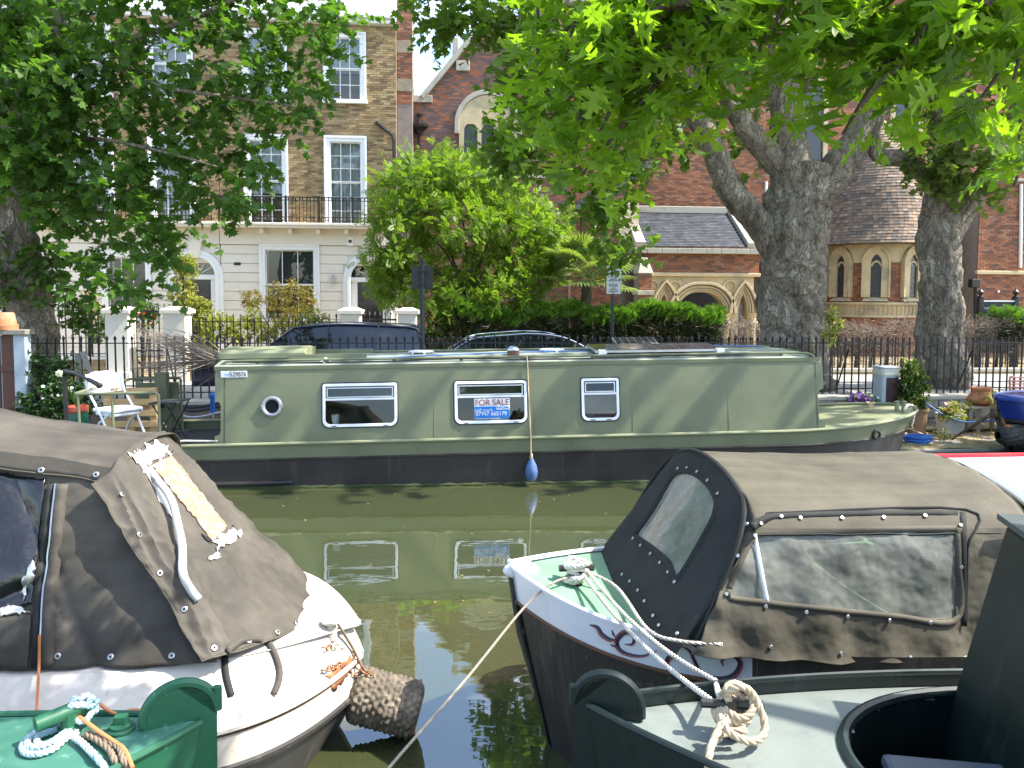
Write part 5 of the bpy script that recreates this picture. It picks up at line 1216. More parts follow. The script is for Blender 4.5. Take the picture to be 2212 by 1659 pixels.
# ------------------------------------------------------------------ parked cars
pm("paint_navy", (.008, .012, .032), .12, .1, 3, coat=.8, spec=.6); pm("paint_dark", (.012, .014, .02), .12, .1, 3, coat=.8, spec=.6)
pm("car_glass", (.012, .015, .018), .03, .1, 3, spec=.9, rvar=.01); pm("tyre", (.015, .015, .015), .85); pm("alloy", (.5, .5, .52), .3, metal=.9); pm("chrome", (.75, .76, .78), .1, .03, 3, metal=1.0, rvar=.03)
pm("lamp_glass", (.7, .72, .74), .1, .05, 3); pm("lamp_red", (.4, .01, .01), .2)
def car(label, xn, sgn, y, z0, L, H, belt, body, cab, paint, wid=.93, chrome=False):
    """xn nose x, sgn +1 nose to the left (car extends +x); body/cab profiles as fractions of length and height"""
    c = thing("parked_car", label, "car", (xn + sgn * L / 2, y, z0), group="cars parked along the street")
    X = lambda u: xn + sgn * u * L
    Zf = lambda v: z0 + v * H
    def loft(poly, hw, nm, mat, bev=.03):
        mb = MB(); n = len(poly)
        rows = [(-1, .0), (-.96, .6), (-.6, 1), (.6, 1), (.96, .6), (1, .0)]
        cu, cv = sum(p[0] for p in poly) / n, sum(p[1] for p in poly) / n
        vs, fs = [], []
        for (k, e) in rows:
            sc = .965 + .035 * e
            for (u, v) in poly: vs.append((X(cu + (u - cu) * sc), y + k * hw(v), Zf(cv + (v - cv) * sc)))
        for i in range(len(rows) - 1):
            for j in range(n): fs.append((i * n + j, i * n + (j + 1) % n, (i + 1) * n + (j + 1) % n, (i + 1) * n + j))
        fs += [tuple(range(n)), tuple(range(5 * n, 6 * n))[::-1]]
        return mb.add(vs, fs).build(nm, mat, c, smooth=True, sharp=40)
    bw = lambda v: wid * (1 - .04 * max(0, (v - .45) / .3) - .05 * max(0, (.25 - v) / .25))
    gwf = lambda v: wid * (.93 - .26 * (v - belt) / (1 - belt))
    loft(body, bw, "body", paint)
    g = loft(cab, gwf, "greenhouse", "car_glass")
    top = [p for p in cab if p[1] > .93]; u0, u1 = min(p[0] for p in top), max(p[0] for p in top)
    rp = [p for p in cab if p[1] > .80]
    # roof panel follows the cabin's upper outline
    pts = sorted(top); mb = MB()
    n = len(pts); rows = (-1.02, -.9, -.5, 0, .5, .9, 1.02)
    vs = [(X(u), y + k * gwf(v), Zf(v) + .018 - .03 * abs(k) ** 4) for k in rows for u, v in pts]
    fs = [(i * n + j, i * n + j + 1, (i + 1) * n + j + 1, (i + 1) * n + j) for i in range(len(rows) - 1) for j in range(n - 1)]
    mb.add(vs, fs).build("roof", paint, c, smooth=True, solid=.02)
    lo = [p for p in cab if p[1] < belt + .03]; ua, ub = min(p[0] for p in lo), max(p[0] for p in lo)
    for s in (-1, 1):
        f = lambda u, v: (X(u), y + s * (gwf(v) + .006), Zf(v))
        edge = sorted([p for p in cab if p[1] >= belt - .01], key=lambda p: p[0])
        MB().tube(catmull([f(u, v) for u, v in edge], 5), .028 if not chrome else .018, 6).build("pillar", "chrome" if chrome else paint, c, smooth=True)
        for uu in (ua + (ub - ua) * .40, ua + (ub - ua) * .70):
            vt = max(v for u, v in top)
            MB().beam(f(uu, belt), f(uu + .005, vt - .015), .07, .02, (1, 0, 0)).build("pillar", "ink", c)
        MB().beam(f(ua + .02, belt + .005), f(ub - .02, belt + .005), .025, .03).build("waist_trim", "chrome", c)
        m_ = f(ua + .06, belt + .05); MB().lathe([(0, -.08), (.07, -.06), (.085, 0), (.06, .07), (0, .09)], 10, (m_[0], m_[1] + s * .12, m_[2])).build("mirror", paint, c, smooth=True)
        for uw in (.17, .79):
            wc = Vector((X(uw), y + s * (wid - .10), z0 + .33)); th = MB(); prof_ = [(.2, -.1), (.31, -.1), (.33, -.07), (.33, .07), (.31, .1), (.2, .1)]
            mm = MB().lathe(prof_, 24, (0, 0, 0)).mesh("wheel", "tyre", True); w_ = inst("wheel", mm, c, wm(c).inverted() @ wc, (R(90), 0, 0))
            rm = MB().lathe([(0, .05), (.07, .06), (.2, .085), (.21, .06), (.21, -.06)], 20, (0, 0, 0))
            link("rim", rm.mesh("rim", "alloy", True), w_)
        MB().obox((X(.03), y + s * wid * .68, Zf(.50)), (.1, .3, .1)).build("headlight", "lamp_glass", c, bevel=.03)
        MB().obox((X(.985), y + s * wid * .75, Zf(.55)), (.06, .22, .16)).build("tail_light", "lamp_red", c, bevel=.02)
    return c
SVY = 16.55
zr = W(740, 700, y=SVY - .1).z; xa = W(440, 740, y=SVY).x; xb = W(932, 740, y=SVY).x
car("dark blue sport utility car parked behind the railings, near the sign pole", xa, 1, SVY, ROAD_Z, xb - xa, zr - ROAD_Z, .62,
    [(0, .2), (.0, .42), (.02, .52), (.10, .58), (.29, .635), (.98, .64), (1.0, .5), (1.0, .25), (.96, .14), (.04, .14)],
    [(.275, .62), (.33, .76), (.405, .93), (.44, .965), (.60, 1.0), (.80, .985), (.93, .955), (.955, .86), (.985, .62)], "paint_navy", chrome=False)
zr = W(1130, 719, y=SVY - .1).z; xa = W(955, 740, y=SVY).x; xb = W(1395, 740, y=SVY).x
car("dark low saloon car with curved roof and chrome window line", xb, -1, SVY, ROAD_Z, xb - xa, zr - ROAD_Z, .64,
    [(0, .2), (.0, .42), (.03, .58), (.12, .70), (.27, .765), (.35, .70), (.94, .70), (.99, .72), (1.0, .5), (1.0, .25), (.96, .14), (.04, .14)],
    [(.24, .64), (.33, .80), (.42, .935), (.50, .985), (.60, 1.0), (.72, .975), (.84, .94), (.90, .86), (.97, .70), (.97, .64)], "paint_dark", chrome=True)
# ------------------------------------------------------------------ shared boat helpers
from mathutils.bvhtree import BVHTree
def bvh(*mbs):
    v, f = [], []
    for m in mbs:
        k = len(v); v += [Vector(q) for q in m.v]; f += [tuple(i + k for i in q) for q in m.f]
    return BVHTree.FromPolygons(v, f)
def hit(tree, px, py, off=.003):
    d = ray(px, py).normalized(); p, n, i, t = tree.ray_cast(EYE, d)
    if p is None: return None, None
    if n.dot(d) > 0: n = -n
    return p + n * off, n
def rope(path, r, mat, parent, name="rope", strands=3, pitch=7.0, k=None, local=False, n=6):
    """laid rope: strands wound round a path"""
    pts = [Vector(p) for p in path]; out = [pts[0]]; step = r * 1.1
    for a, b in zip(pts, pts[1:]):
        m = max(1, int((b - a).length / step))
        for i in range(1, m + 1): out.append(a.lerp(b, i / m))
    mb = MB(); t = [(out[min(i + 1, len(out) - 1)] - out[max(i - 1, 0)]).normalized() for i in range(len(out))]
    u = t[0].orthogonal().normalized(); fr = []
    for i in range(len(out)):
        u = u - t[i] * u.dot(t[i]); u = u.normalized() if u.length > 1e-6 else t[i].orthogonal().normalized(); fr.append((u.copy(), t[i].cross(u)))
    for s in range(strands):
        q = []
        for i in range(len(out)):
            a = 2 * math.pi * s / strands + i * step / (r * pitch) * 2 * math.pi
            q.append(out[i] + fr[i][0] * math.cos(a) * r * .5 + fr[i][1] * math.sin(a) * r * .5)
        mb.tube(q, r * .56, n)
    return mb.build(name, mat, parent, smooth=True, sharp=0, local=local)
def disc_mesh(name, r, h, mat, hole=0., n=12):
    m = MB().lathe([(hole, 0), (r, 0), (r, h * .6), (r * .8, h), (hole if hole else 0, h)], n, (0, 0, 0), capb=False, capt=False); return m.mesh(name, mat, True)
def place_disc(me, name, parent, p, n):
    o = inst(name, me, parent, wm(parent).inverted() @ p); q = n.to_track_quat('Z', 'Y'); o.rotation_mode = 'QUATERNION'; o.rotation_quaternion = (wm(parent).to_quaternion().inverted() @ q); return o
def streaked(name, col, streak, rough, amt=(.55, .75), scale=2.2, stretch=(1.2, 1.2, .12), bump=.05, spec=.5, col2=None, coat=0.):
    """painted steel with vertical run-off streaks and scuffs"""
    m, n, l, p = nodes(name); co = coordn(n, l, stretch); a = noisen(n, l, co, scale * 3, 7, .65); f = rampn(n, l, a, [(amt[0], (0, 0, 0)), (amt[1], (1, 1, 1))])
    co2 = coordn(n, l); b0 = noisen(n, l, co2, scale, 6, .6); mul = rampn(n, l, b0, [(.3, (.88,) * 3), (.7, (1.1,) * 3)])
    c = mixc(n, l, 1.0, tuple(col), mul, 'MULTIPLY'); c = mixc(n, l, f, c, tuple(streak))
    if col2:
        b1 = noisen(n, l, co2, scale * 9, 8, .7); f2 = rampn(n, l, b1, [(.60, (0, 0, 0)), (.68, (1, 1, 1))]); c = mixc(n, l, f2, c, tuple(col2))
    l.new(c, p.inputs["Base Color"]); rr_ = rampn(n, l, b0, [(.3, (max(.02, rough - .1),) * 3), (.7, (min(1, rough + .15),) * 3)]); l.new(rr_, p.inputs["Roughness"])
    p.inputs["Specular IOR Level"].default_value = spec; p.inputs["Coat Weight"].default_value = coat
    if bump:
        bb = n.new("ShaderNodeBump"); bb.inputs["Strength"].default_value = bump * 3; bb.inputs["Distance"].default_value = .01; l.new(noisen(n, l, co2, 4.0, 3), bb.inputs["Height"]); l.new(bb.outputs[0], p.inputs["Normal"])
    return m
streaked("boat_green", (.148, .164, .092), (.108, .112, .062), .40, (.62, .90), bump=.12, col2=(.175, .19, .112))
streaked("boat_green_light", (.235, .25, .14), (.275, .28, .165), .45, (.6, .8))
streaked("hull_black", (.017, .0155, .0135), (.055, .05, .042), .5, (.56, .75), col2=(.045, .042, .038))
pm("deck_black", (.03, .031, .033), .7, .2, 6, bump=.2, bscale=60)
pm("roof_grey", (.24, .27, .21), .7, .12, 3, col2=(.30, .31, .26), c2=(.5, .7), bump=.1)
pm("frame_white", (.84, .86, .88), .3, .03); pm("rubber", (.012, .012, .013), .6)
glassm("boat_glass", (.85, .9, .87), 1.1, .01)
pm("solar_cell", (.012, .014, .022), .15, .1, 4, spec=.6); pm("aluminium", (.62, .63, .65), .35, .05, 5, metal=.9)
pm("rust_brown", (.13, .065, .035), .7, .2, 9); pm("rope_tan", (.50, .38, .24), .9, .15, 20); pm("rope_white", (.62, .58, .50), .9, .15, 25, col2=(.36, .31, .24), c2=(.5, .7), c2scale=9)
pm("fender_blue", (.075, .14, .30), .45, .15, 9, col2=(.03, .05, .10), c2=(.55, .7), c2scale=14)
pm("weed", (.03, .045, .012), .9, .4, 30, bump=.6, bscale=90)
pm("sale_blue", (.01, .22, .72), .45, .03); pm("sale_red", (.32, .10, .10), .5, .03); pm("cable_blue", (.05, .16, .42), .5); pm("cable_black", (.015, .015, .017), .5)
pm("interior", (.06, .065, .045), .8, .2, 3); pm("pallet_wood", (.55, .36, .17), .8, .15, 3, stretch=(1, 1, 8), bump=.1)
# ------------------------------------------------------------------ the green narrowboat
NB = thing("narrowboat", "green narrowboat with for-sale sign in its window, moored across the canal", "boat", (0, 0, 0)); NB.rotation_euler = (0, -.0134, 0)
NBI = wm(NB).inverted()
def NW(px, py, y): return NBI @ W(px, py, y=y)
NY0, NY1 = 9.45, 11.40; NC = (NY0 + NY1) / 2; HB = (NY1 - NY0) / 2
ZB, ZG = .385, .575           # black line, gunwale
XS, XB = NW(140, 960, NC).x, NW(1972, 900, NC).x      # stern end, stem head
XBOW = NW(1700, 950, NY0).x
def sheer(x): t = max(0, (x - XBOW) / (XB - XBOW)); return .14 * t ** 1.6
def nb_half(x, lev):
    """half breadth at height level 0 (keel) .. 1 (gunwale)"""
    if x > XBOW:
        rake = (1 - lev) * .42; t = min(1, (x - XBOW) / (XB - rake - XBOW)); return HB * max(0, 1 - t ** 2.8) ** .62
    if x < XS + .9: t = (XS + .9 - x) / .9; return HB * math.sqrt(max(0, 1 - t * t * .96))
    return HB
def nb_strip(name, mat, lv0, lv1, z0f, z1f, n=90, m=3, side=(-1, 1), smooth=True, o=0.):
    mb = MB()
    for s in side:
        def fn(u, v):
            lev = lv0 + (lv1 - lv0) * v; xe = XB - (1 - lev) * .42
            x = XS + (xe - XS) * u; z = z0f(x) + (z1f(x) - z0f(x)) * v
            return (x, NC + s * (nb_half(x, lev) + o), z)
        mb.grid(fn, n, m)
    return mb, mb.build(name, mat, NB, smooth=smooth, local=True, sharp=50)
zb = lambda x: ZB + sheer(x) * .72
zg = lambda x: ZG + sheer(x)
nb_strip("hull", "hull_black", .0, .62, lambda x: -.45, zb)
nb_strip("hull_band", "boat_green", .62, 1.0, zb, zg)
def rail_path(lev, zf, o=0., n=80, s=-1): return [(XS + (XB - (1 - lev) * .42 - XS) * i / n, NC + s * (nb_half(XS + (XB - (1 - lev) * .42 - XS) * i / n, lev) + o), zf(XS + (XB - (1 - lev) * .42 - XS) * i / n)) for i in range(n + 1)]
for s in (-1, 1):
    MB().tube(rail_path(1.0, zg, .004, s=s), .022, 8).build("gunwale_rail", "boat_green_light", NB, smooth=True, local=True)
    MB().tube(rail_path(.62, zb, .002, s=s), .016, 6).build("rubbing_strake", "hull_black", NB, smooth=True, local=True)
MB().tube([(XS + .6, NY0 + .02, .10), (NW(625, 1040, NY0).x - .1, NY0 - .01, .10), (NW(632, 1041, NY0).x, NY0 + .01, .10)], .028, 8).build("rubbing_strake", "hull_black", NB, smooth=True, local=True)
def weedf(u, v):
    x = XS + .3 + (XB - 1.4 - XS) * u; b = nb_half(x, .2); a = v * math.pi; rr_ = .020 + .012 * noise.noise(Vector((x * 9, v * 3, 0)))
    return (x, NC - b - rr_ * math.sin(a) * 1.2, -.0134 * x + .005 + rr_ * math.cos(a) * 1.3)
MB().grid(weedf, 260, 5).build("weed_line", "weed", NB, smooth=True, local=True)
# decks
CX0, CX1 = NW(478, 870, 9.62).x, NW(1766, 850, 9.62).x
dk = MB(); n = 40
for (xa, xb, dz, mt, nm) in ((XS + .02, CX0 + .05, -.13, "deck_black", "stern_deck"), (CX0, CX1, -.004, "boat_green", "side_deck"), (CX1 - .05, XB - .02, -.02, "boat_green_light", "foredeck")):
    m_ = MB(); vs, fs = [], []
    for i in range(n + 1):
        x = xa + (xb - xa) * i / n; b = nb_half(x, 1.0) - .01; z = zg(x) + dz; cam_ = .035 if nm == "foredeck" else 0
        vs += [(x, NC - b, z), (x, NC, z + cam_), (x, NC + b, z)]
        if i: k = 3 * i; fs += [(k - 3, k, k + 1, k - 2), (k - 2, k + 1, k + 2, k - 1)]
    m_.add(vs, fs).build(nm, mt, NB, smooth=True, local=True)
# cabin
CZ0, CZ1 = ZG - .002, 1.50; CYB, CYT = .13, .25    # inset at bottom / top
def cy(z, s=-1): return NC + s * (HB - CYB - (CYT - CYB) * (z - CZ0) / (CZ1 - CZ0))
wins = []
for (a, b, t_, bt) in ((697, 858, 828, 921), (982, 1138, 823, 914), (1256, 1337, 817, 908)):
    p, q = NW(a, (t_ + bt) / 2, cy(1.0)), NW(b, (t_ + bt) / 2, cy(1.0)); zc0, zc1 = NW((a + b) / 2, bt, cy(.8)).z, NW((a + b) / 2, t_, cy(1.2)).z
    wins.append((p.x, q.x, zc0, zc1))
cs_ = wall_holes(MB(), CX0, CX1, CZ0, CZ1, 0, .03, [(a + .03, b - .03, c + .03, d - .03) for a, b, c, d in wins])
cs_.v = [(x, cy(z) + y, z) for x, y, z in cs_.v]
side = cs_.build("cabin_side", "boat_green", NB, local=True)
def wing(xa, xb, notch, right):
    """cabin side's shaped end with a shallow hand-hold recess"""
    f = lambda u: xa + (xb - xa) * u
    pts = [(0, CZ0), (1, CZ0), (1, .66)] + [(1 - .85 * math.sin(a) , .66 + .06 * (1 - math.cos(a))) for a in np.linspace(.2, 1.5, 5)] + [(.15, 1.02)] + [(1 - .85 * math.cos(a), 1.02 + .07 * math.sin(a)) for a in np.linspace(0, 1.5, 5)] + [(1, 1.12), (1, CZ1), (0, CZ1)]
    m = MB().prism([(f(u), z) for u, z in pts], lambda p: (p[0], cy(p[1]), p[1]), lambda p: (p[0], cy(p[1]) + .03, p[1]))
    m.build("cabin_side_end", "boat_green", NB, local=True)
wing(CX0 + .0, NW(463, 870, 9.62).x, True, False); wing(CX1, NW(1781, 850, 9.62).x, True, True)
fs_ = MB().box(CX0, CX1, -.03, 0, CZ0, CZ1); fs_.v = [(x, cy(z, 1) + y, z) for x, y, z in fs_.v]; fs_.build("cabin_side", "boat_green", NB, local=True)
for x in (CX0 + .02, CX1 - .02):
    MB().prism([(cy(CZ0), CZ0), (cy(CZ0, 1), CZ0), (cy(CZ1, 1), CZ1), (NC, CZ1 + .07), (cy(CZ1), CZ1)], lambda p: (x, p[0], p[1]), lambda p: (x + .02, p[0], p[1])).build("bulkhead", "boat_green", NB, local=True)
MB().box(CX0 + .1, CX1 - .1, NC - .02, NC + .02, .3, 1.45).build("partition", "interior", NB, local=True)
def roofz(t): return CZ1 + .075 * (1 - t * t)
RX0, RX1 = NW(463, 790, 9.7).x, NW(1772, 772, 9.7).x
yr0, yr1 = cy(CZ1), cy(CZ1, 1)
mr = MB()
prof_r = [(-1, -.03), (-1.0, .0)] + [(t, None) for t in np.linspace(-.985, .985, 17)] + [(1.0, .0), (1, -.03)]
def rp_(i, x):
    t, dz = prof_r[i]; e = max(0, (x - (RX1 - .35)) / .35); z = (CZ1 + dz if dz is not None else roofz(t) + .008) - .055 * e * e
    return (x, NC + t * (NC - yr0 + .012), z)
nx_ = 40; vs = [rp_(i, RX0 + (RX1 - RX0) * j / nx_) for j in range(nx_ + 1) for i in range(len(prof_r))]; k = len(prof_r)
mr.add(vs, [(j * k + i, j * k + i + 1, (j + 1) * k + i + 1, (j + 1) * k + i) for j in range(nx_) for i in range(k - 1)]).build("roof", "roof_grey", NB, smooth=True, local=True, sharp=40)
MB().box(RX0, RX1 - .02, yr0 - .016, yr0 - .006, CZ1 - .045, CZ1 + .004).build("roof_edge", "boat_green", NB, local=True)
for s in (-1, 1):
    yy = NC + s * (NC - yr0 - .07); zz = CZ1 + .065
    MB().tube([(RX0 + .05, yy, CZ1 + .01), (RX0 + .12, yy, zz - .01), (RX0 + .25, yy, zz), (RX1 - .3, yy, zz), (RX1 - .12, yy, zz - .02), (RX1 - .05, yy, zz - .06)], .016, 8).build("handrail", "boat_green", NB, smooth=True, local=True)
    for i in range(9):
        x = RX0 + .5 + i * (RX1 - RX0 - 1) / 8; MB().box(x - .02, x + .02, yy - .008, yy + .008, CZ1 - .005, zz).build("handrail_bracket", "boat_green", NB, local=True)
for k_ in range(1, 6):
    xk = CX0 + (CX1 - CX0) * k_ / 6 + .06
    if not any(a - .05 < xk < b + .05 for a, b, c, d in wins): MB().tube([(xk, cy(CZ0) - .0005, CZ0 + .02), (xk, cy(CZ1) - .0005, CZ1 - .05)], .0035, 5).build('weld_seam', 'boat_green', NB, smooth=True, local=True)
# windows
def rrect(x0, x1, z0, z1, rb, rt, n=6):
    o = []
    for cx_, cz_, r, a0 in ((x1 - rb, z0 + rb, rb, -math.pi / 2), (x1 - rt, z1 - rt, rt, 0), (x0 + rt, z1 - rt, rt, math.pi / 2), (x0 + rb, z0 + rb, rb, math.pi)):
        o += [(cx_ + r * math.cos(a0 + i * math.pi / 2 / n), cz_ + r * math.sin(a0 + i * math.pi / 2 / n)) for i in range(n + 1)]
    return o
for wi, (a, b, c, d) in enumerate(wins):
    mp_ = lambda o: (lambda p: (p[0], cy(p[1]) + o, p[1]))
    O, I = rrect(a, b, c, d, .085, .03), rrect(a + .034, b - .034, c + .034, d - .034, .06, .015)
    S = rrect(a - .014, b + .014, c - .014, d + .014, .095, .035)
    fr_ = MB().strip(O + O[:1], I + I[:1], mp_(-.018), mp_(.01)).build("window", "frame_white", NB, local=True, bevel=.004)
    MB().strip(S + S[:1], O + O[:1], mp_(-.008), mp_(.004)).build("seal", "rubber", fr_, local=True)
    zm = d - .034 - (d - c) * .30
    MB().box(a + .03, b - .03, cy(zm) - .014, cy(zm) + .008, zm - .012, zm + .012).build("glazing_bar", "frame_white", fr_, local=True)
    top = MB().strip([(a + .05, zm + .02), (b - .05, zm + .02), (b - .05, d - .05), (a + .05, d - .05), (a + .05, zm + .02)], [(a + .062, zm + .032), (b - .062, zm + .032), (b - .062, d - .062), (a + .062, d - .062), (a + .062, zm + .032)], mp_(-.008), mp_(.006))
    top.build("hopper_frame", "aluminium", fr_, local=True)
    for z0_, z1_, tilt in ((c + .02, zm - .01, .0), (zm + .01, d - .02, .012)):
        MB().add([(a + .03, cy(z0_) + .002, z0_), (b - .03, cy(z0_) + .002, z0_), (b - .03, cy(z1_) + .002 + tilt, z1_), (a + .03, cy(z1_) + .002 + tilt, z1_)], [(0, 1, 2, 3)]).build("pane", "boat_glass", fr_, local=True)
    for xx in (a + .14, b - .14): MB().box(xx - .03, xx + .03, cy(c) - .022, cy(c) - .0185, c + .008, c + .018).build("drain_slot", "rubber", fr_, local=True)
    if wi == 0:
        MB().lathe([(.0, 0), (.04, 0), (.055, .1), (.05, .12)], 10, (a + .14, cy(c) + .12, c + .02)).build("mug", "frame_white", fr_, local=True, smooth=True)
    if wi == 2: MB().box(a + .02, b - .02, cy(c) + .10, cy(c) + .11, c, zm).build("screen", "blind", fr_, local=True)
    else: MB().box(a - .05, b + .05, cy(c) + .25, cy(c) + .27, zm - .02, d).build("rolled_blind", "boat_green", fr_, local=True)
a, b, c, d = wins[1]
vp = thing("window_plant", "leafy houseplant behind the glass next to the for-sale sign", "plant", NBI.inverted() @ Vector((b - .12, cy(c) + .16, c)))
pos0 = NBI.inverted() @ Vector((b - .12, cy(c) + .13, c + .14))
MB().lathe([(.05, 0), (.07, .1)], 10, pos0 - Vector((0, 0, .16))).build("pot", "rust_brown", vp, smooth=True)
crown(vp, "foliage", OVAL, "rose_leaf", [(pos0.x, pos0.y, pos0.z + .02, .11, .05, .12)], 45, 4, .07, (.05, .09), kind="stuff", twmat=None)
# porthole, number plate
pc_ = NW(588, 878, cy(.98)); 
ph_ = MB().tube([(pc_.x + .105 * math.cos(q), cy(pc_.z + .105 * math.sin(q)) - .012, pc_.z + .105 * math.sin(q)) for q in np.linspace(0, 2 * math.pi, 33)[:-1]], .024, 8, closed=True).build("porthole", "steel_grey", NB, smooth=True, local=True)
MB().prism(arc(pc_.x, pc_.z, .10, 0, 2 * math.pi, 24)[:-1], lambda p: (p[0], cy(p[1]) - .006, p[1]), lambda p: (p[0], cy(p[1]) - .001, p[1])).build("pane", "car_glass", ph_, local=True)
for s in (-1, 1): MB().obox((pc_.x + s * .118, cy(pc_.z) - .02, pc_.z), (.035, .03, .05)).build("hinge", "steel_grey", ph_, local=True, bevel=.006)
p, q = NW(477, 816, cy(1.35)), NW(534, 801, cy(1.45)); zt_ = (p.z + q.z) / 2
pla = MB().box(p.x, q.x, cy(zt_) - .010, cy(zt_) - .002, p.z, q.z).build("number_plate", "sign_white", NB, local=True, bevel=.003)
lettering("529876", pla, ((p.x + q.x) / 2 + .05, cy(zt_) - .0125, zt_), .085, "ink", sx=.80, bold=.0003)
lettering("Canal", pla, (p.x + .075, cy(zt_) - .0125, zt_), .03, "sale_blue"); MB().lathe([(.0, 0), (.012, 0)], 12, (0, 0, 0))
# for sale board
a, b, c, d = wins[1]; p, q = NW(1025, 908, cy(c) + .015), NW(1101, 860, cy(c) + .015); ys = cy((p.z + q.z) / 2) - .007
fsn = thing("for_sale_sign", "red white and blue for-sale board in the middle window of the green boat", "sign", NBI.inverted() @ Vector(((p.x + q.x) / 2, ys, p.z))); fsn.rotation_euler = NB.rotation_euler
fi = wm(fsn).inverted() @ NBI.inverted()
def FP(x, y, z): return fi @ Vector((x, y, z))
def fbox(x0, x1, z0, z1, o, nm, mt, par):
    m = MB().box(x0, x1, ys - .002 - o, ys + .002 - o, z0, z1); m.v = [tuple(fi @ Vector(v)) for v in m.v]; return m.build(nm, mt, par, local=True)
bw_, bh_ = q.x - p.x, q.z - p.z
fb = fbox(p.x, q.x, p.z, q.z, 0, "board", "sign_white", fsn)
fbox(p.x + .003, q.x - .003, p.z + .003, p.z + bh_ * .63, .0025, "blue_panel", "sale_blue", fb)
fbox(p.x + bw_ * .61, q.x - .0025, p.z + bh_ * .48, p.z + bh_ * .632, .0045, "logo_panel", "sign_white", fb)
LT = lambda u, v: FP(p.x + bw_ * u, ys - .0075, p.z + bh_ * v)
lettering("FOR SALE", fb, LT(.5, .81), .108, "sale_red", sx=.93, bold=.001)
lettering("call mark", fb, LT(.27, .465), .062, "sign_white", sx=1.0)
lettering("07947 665179", fb, LT(.475, .29), .072, "sign_white", sx=.95, bold=.0008)
lettering("AWLBM.", fb, LT(.795, .575), .04, "sale_blue", sx=1.1, bold=.0008)
fbox(p.x + bw_ * .05, p.x + bw_ * .42, p.z + bh_ * .07, p.z + bh_ * .085, .005, "small_print", "sign_white", fb); fbox(p.x + bw_ * .45, p.x + bw_ * .72, p.z + bh_ * .07, p.z + bh_ * .085, .005, "small_print", "sign_white", fb)
# roof furniture
RZ = CZ1 + .07
ha, hb = NW(500, 770, NC).x - .05, NW(672, 770, NC).x
hatch = MB(); hy0, hy1 = NC - .42, NC + .42
hatch.prism([(hy0, RZ + .07), (hy0 + .02, RZ + .10), (NC, RZ + .135), (hy1 - .02, RZ + .10), (hy1, RZ + .07), (hy1, RZ - .0), (hy0, RZ - .0)], lambda p: (ha, p[0], p[1]), lambda p: (hb, p[0], p[1]))
hatch.build("sliding_hatch", "boat_green_light", NB, local=True, bevel=.008)
for s in (-1, 1): MB().box(hb - .2, hb + .78, NC + s * .45 - .02, NC + s * .45 + .02, RZ - .03, RZ + .05).build("hatch_runner", "boat_green", NB, local=True)
def solar(xa, xb, y0, y1, z, tilt, nm="solar_panel"):
    s = thing("solar_panel", "", "solar panel", NBI.inverted() @ Vector(((xa + xb) / 2, (y0 + y1) / 2, z))); i_ = wm(s).inverted() @ NBI.inverted()
    def bx(x0, x1, ya, yb, za, zb_, n_, mt, par=s):
        m = MB().box(x0, x1, ya, yb, za, zb_); m.v = [tuple(i_ @ Vector((x, y, zz + (y - y0) * tilt))) for x, y, zz in m.v]; return m.build(n_, mt, par, local=True)
    bx(xa, xb, y0, y1, z, z + .03, "frame", "aluminium")
    ce = bx(xa + .015, xb - .015, y0 + .015, y1 - .015, z + .0302, z + .034, "cells", "solar_cell")
    for k in range(1, 6): x = xa + (xb - xa) * k / 6; bx(x - .003, x + .003, y0 + .02, y1 - .02, z + .0342, z + .0352, "busbar", "aluminium", ce)
    for x in (xa + .04, xb - .1): bx(x, x + .1, y0 - .05, y0 + .04, z - .02, z + .036, "bracket", "frame_white")
    return s
sp1 = solar(NW(1285, 765, NC - .5).x, NW(1560, 765, NC - .5).x, NC - .55, NC + .12, RZ + .02, .06); sp1["label"] = "long black solar panel on the near side of the green roof"
sp2 = solar(NW(1330, 742, NC + .3).x, NW(1420, 742, NC + .3).x, NC + .2, NC + .55, RZ + .04, .25); sp2["label"] = "small tilted solar panel at the far side of the green roof"
for o_ in (sp1, sp2): o_["group"] = "solar panels on the boat roof"
mv = NW(1109, 775, NC - .35); vz_ = roofz(-.5)
mv_ = MB().lathe([(.075, 0), (.08, .005), (.08, .07), (.07, .075)], 18, (mv.x, NC - .35, vz_)).build("mushroom_vent", "rust_brown", NB, smooth=True, local=True)
MB().lathe([(.088, .075), (.086, .09), (.06, .118), (.03, .128), (0, .13)], 18, (mv.x, NC - .35, vz_)).build("vent_cap", "chrome", mv_, smooth=True, local=True)
for px in (910, 1192):
    v0 = NW(px, 768, NC).x; lv = MB().lathe([(.16, 0), (.17, .01), (.17, .018), (.13, .022)], 20, (v0, NC, roofz(0) + .02)).build("roof_vent", "frame_white", NB, smooth=True, local=True)
    for k in range(6): MB().obox((v0 + .165 * math.cos(k), NC + .165 * math.sin(k), roofz(0) + .012), (.025, .025, .02)).build("vent_foot", "frame_white", lv, local=True)
yy = NC - (NC - yr0 - .07)
MB().tube(catmull([(RX0 + .2, yy - .02, CZ1 + .05), (-1, yy - .03, CZ1 + .035), (.2, yy - .02, CZ1 + .05), (1.5, yy - .03, CZ1 + .03), (2.8, yy - .02, CZ1 + .045), (RX1 - .5, yy - .02, CZ1 + .04)], 8), .008, 6).build("power_cable", "cable_black", NB, smooth=True, local=True)
MB().tube(catmull([(RX0 + .4, yy + .05, RZ - .02), (-.8, yy + .12, RZ + .0), (.6, NC - .3, RZ + .02), (1.8, NC - .1, RZ + .02), (2.6, NC + .1, RZ + .03)], 8), .008, 6).build("water_hose", "cable_blue", NB, smooth=True, local=True)
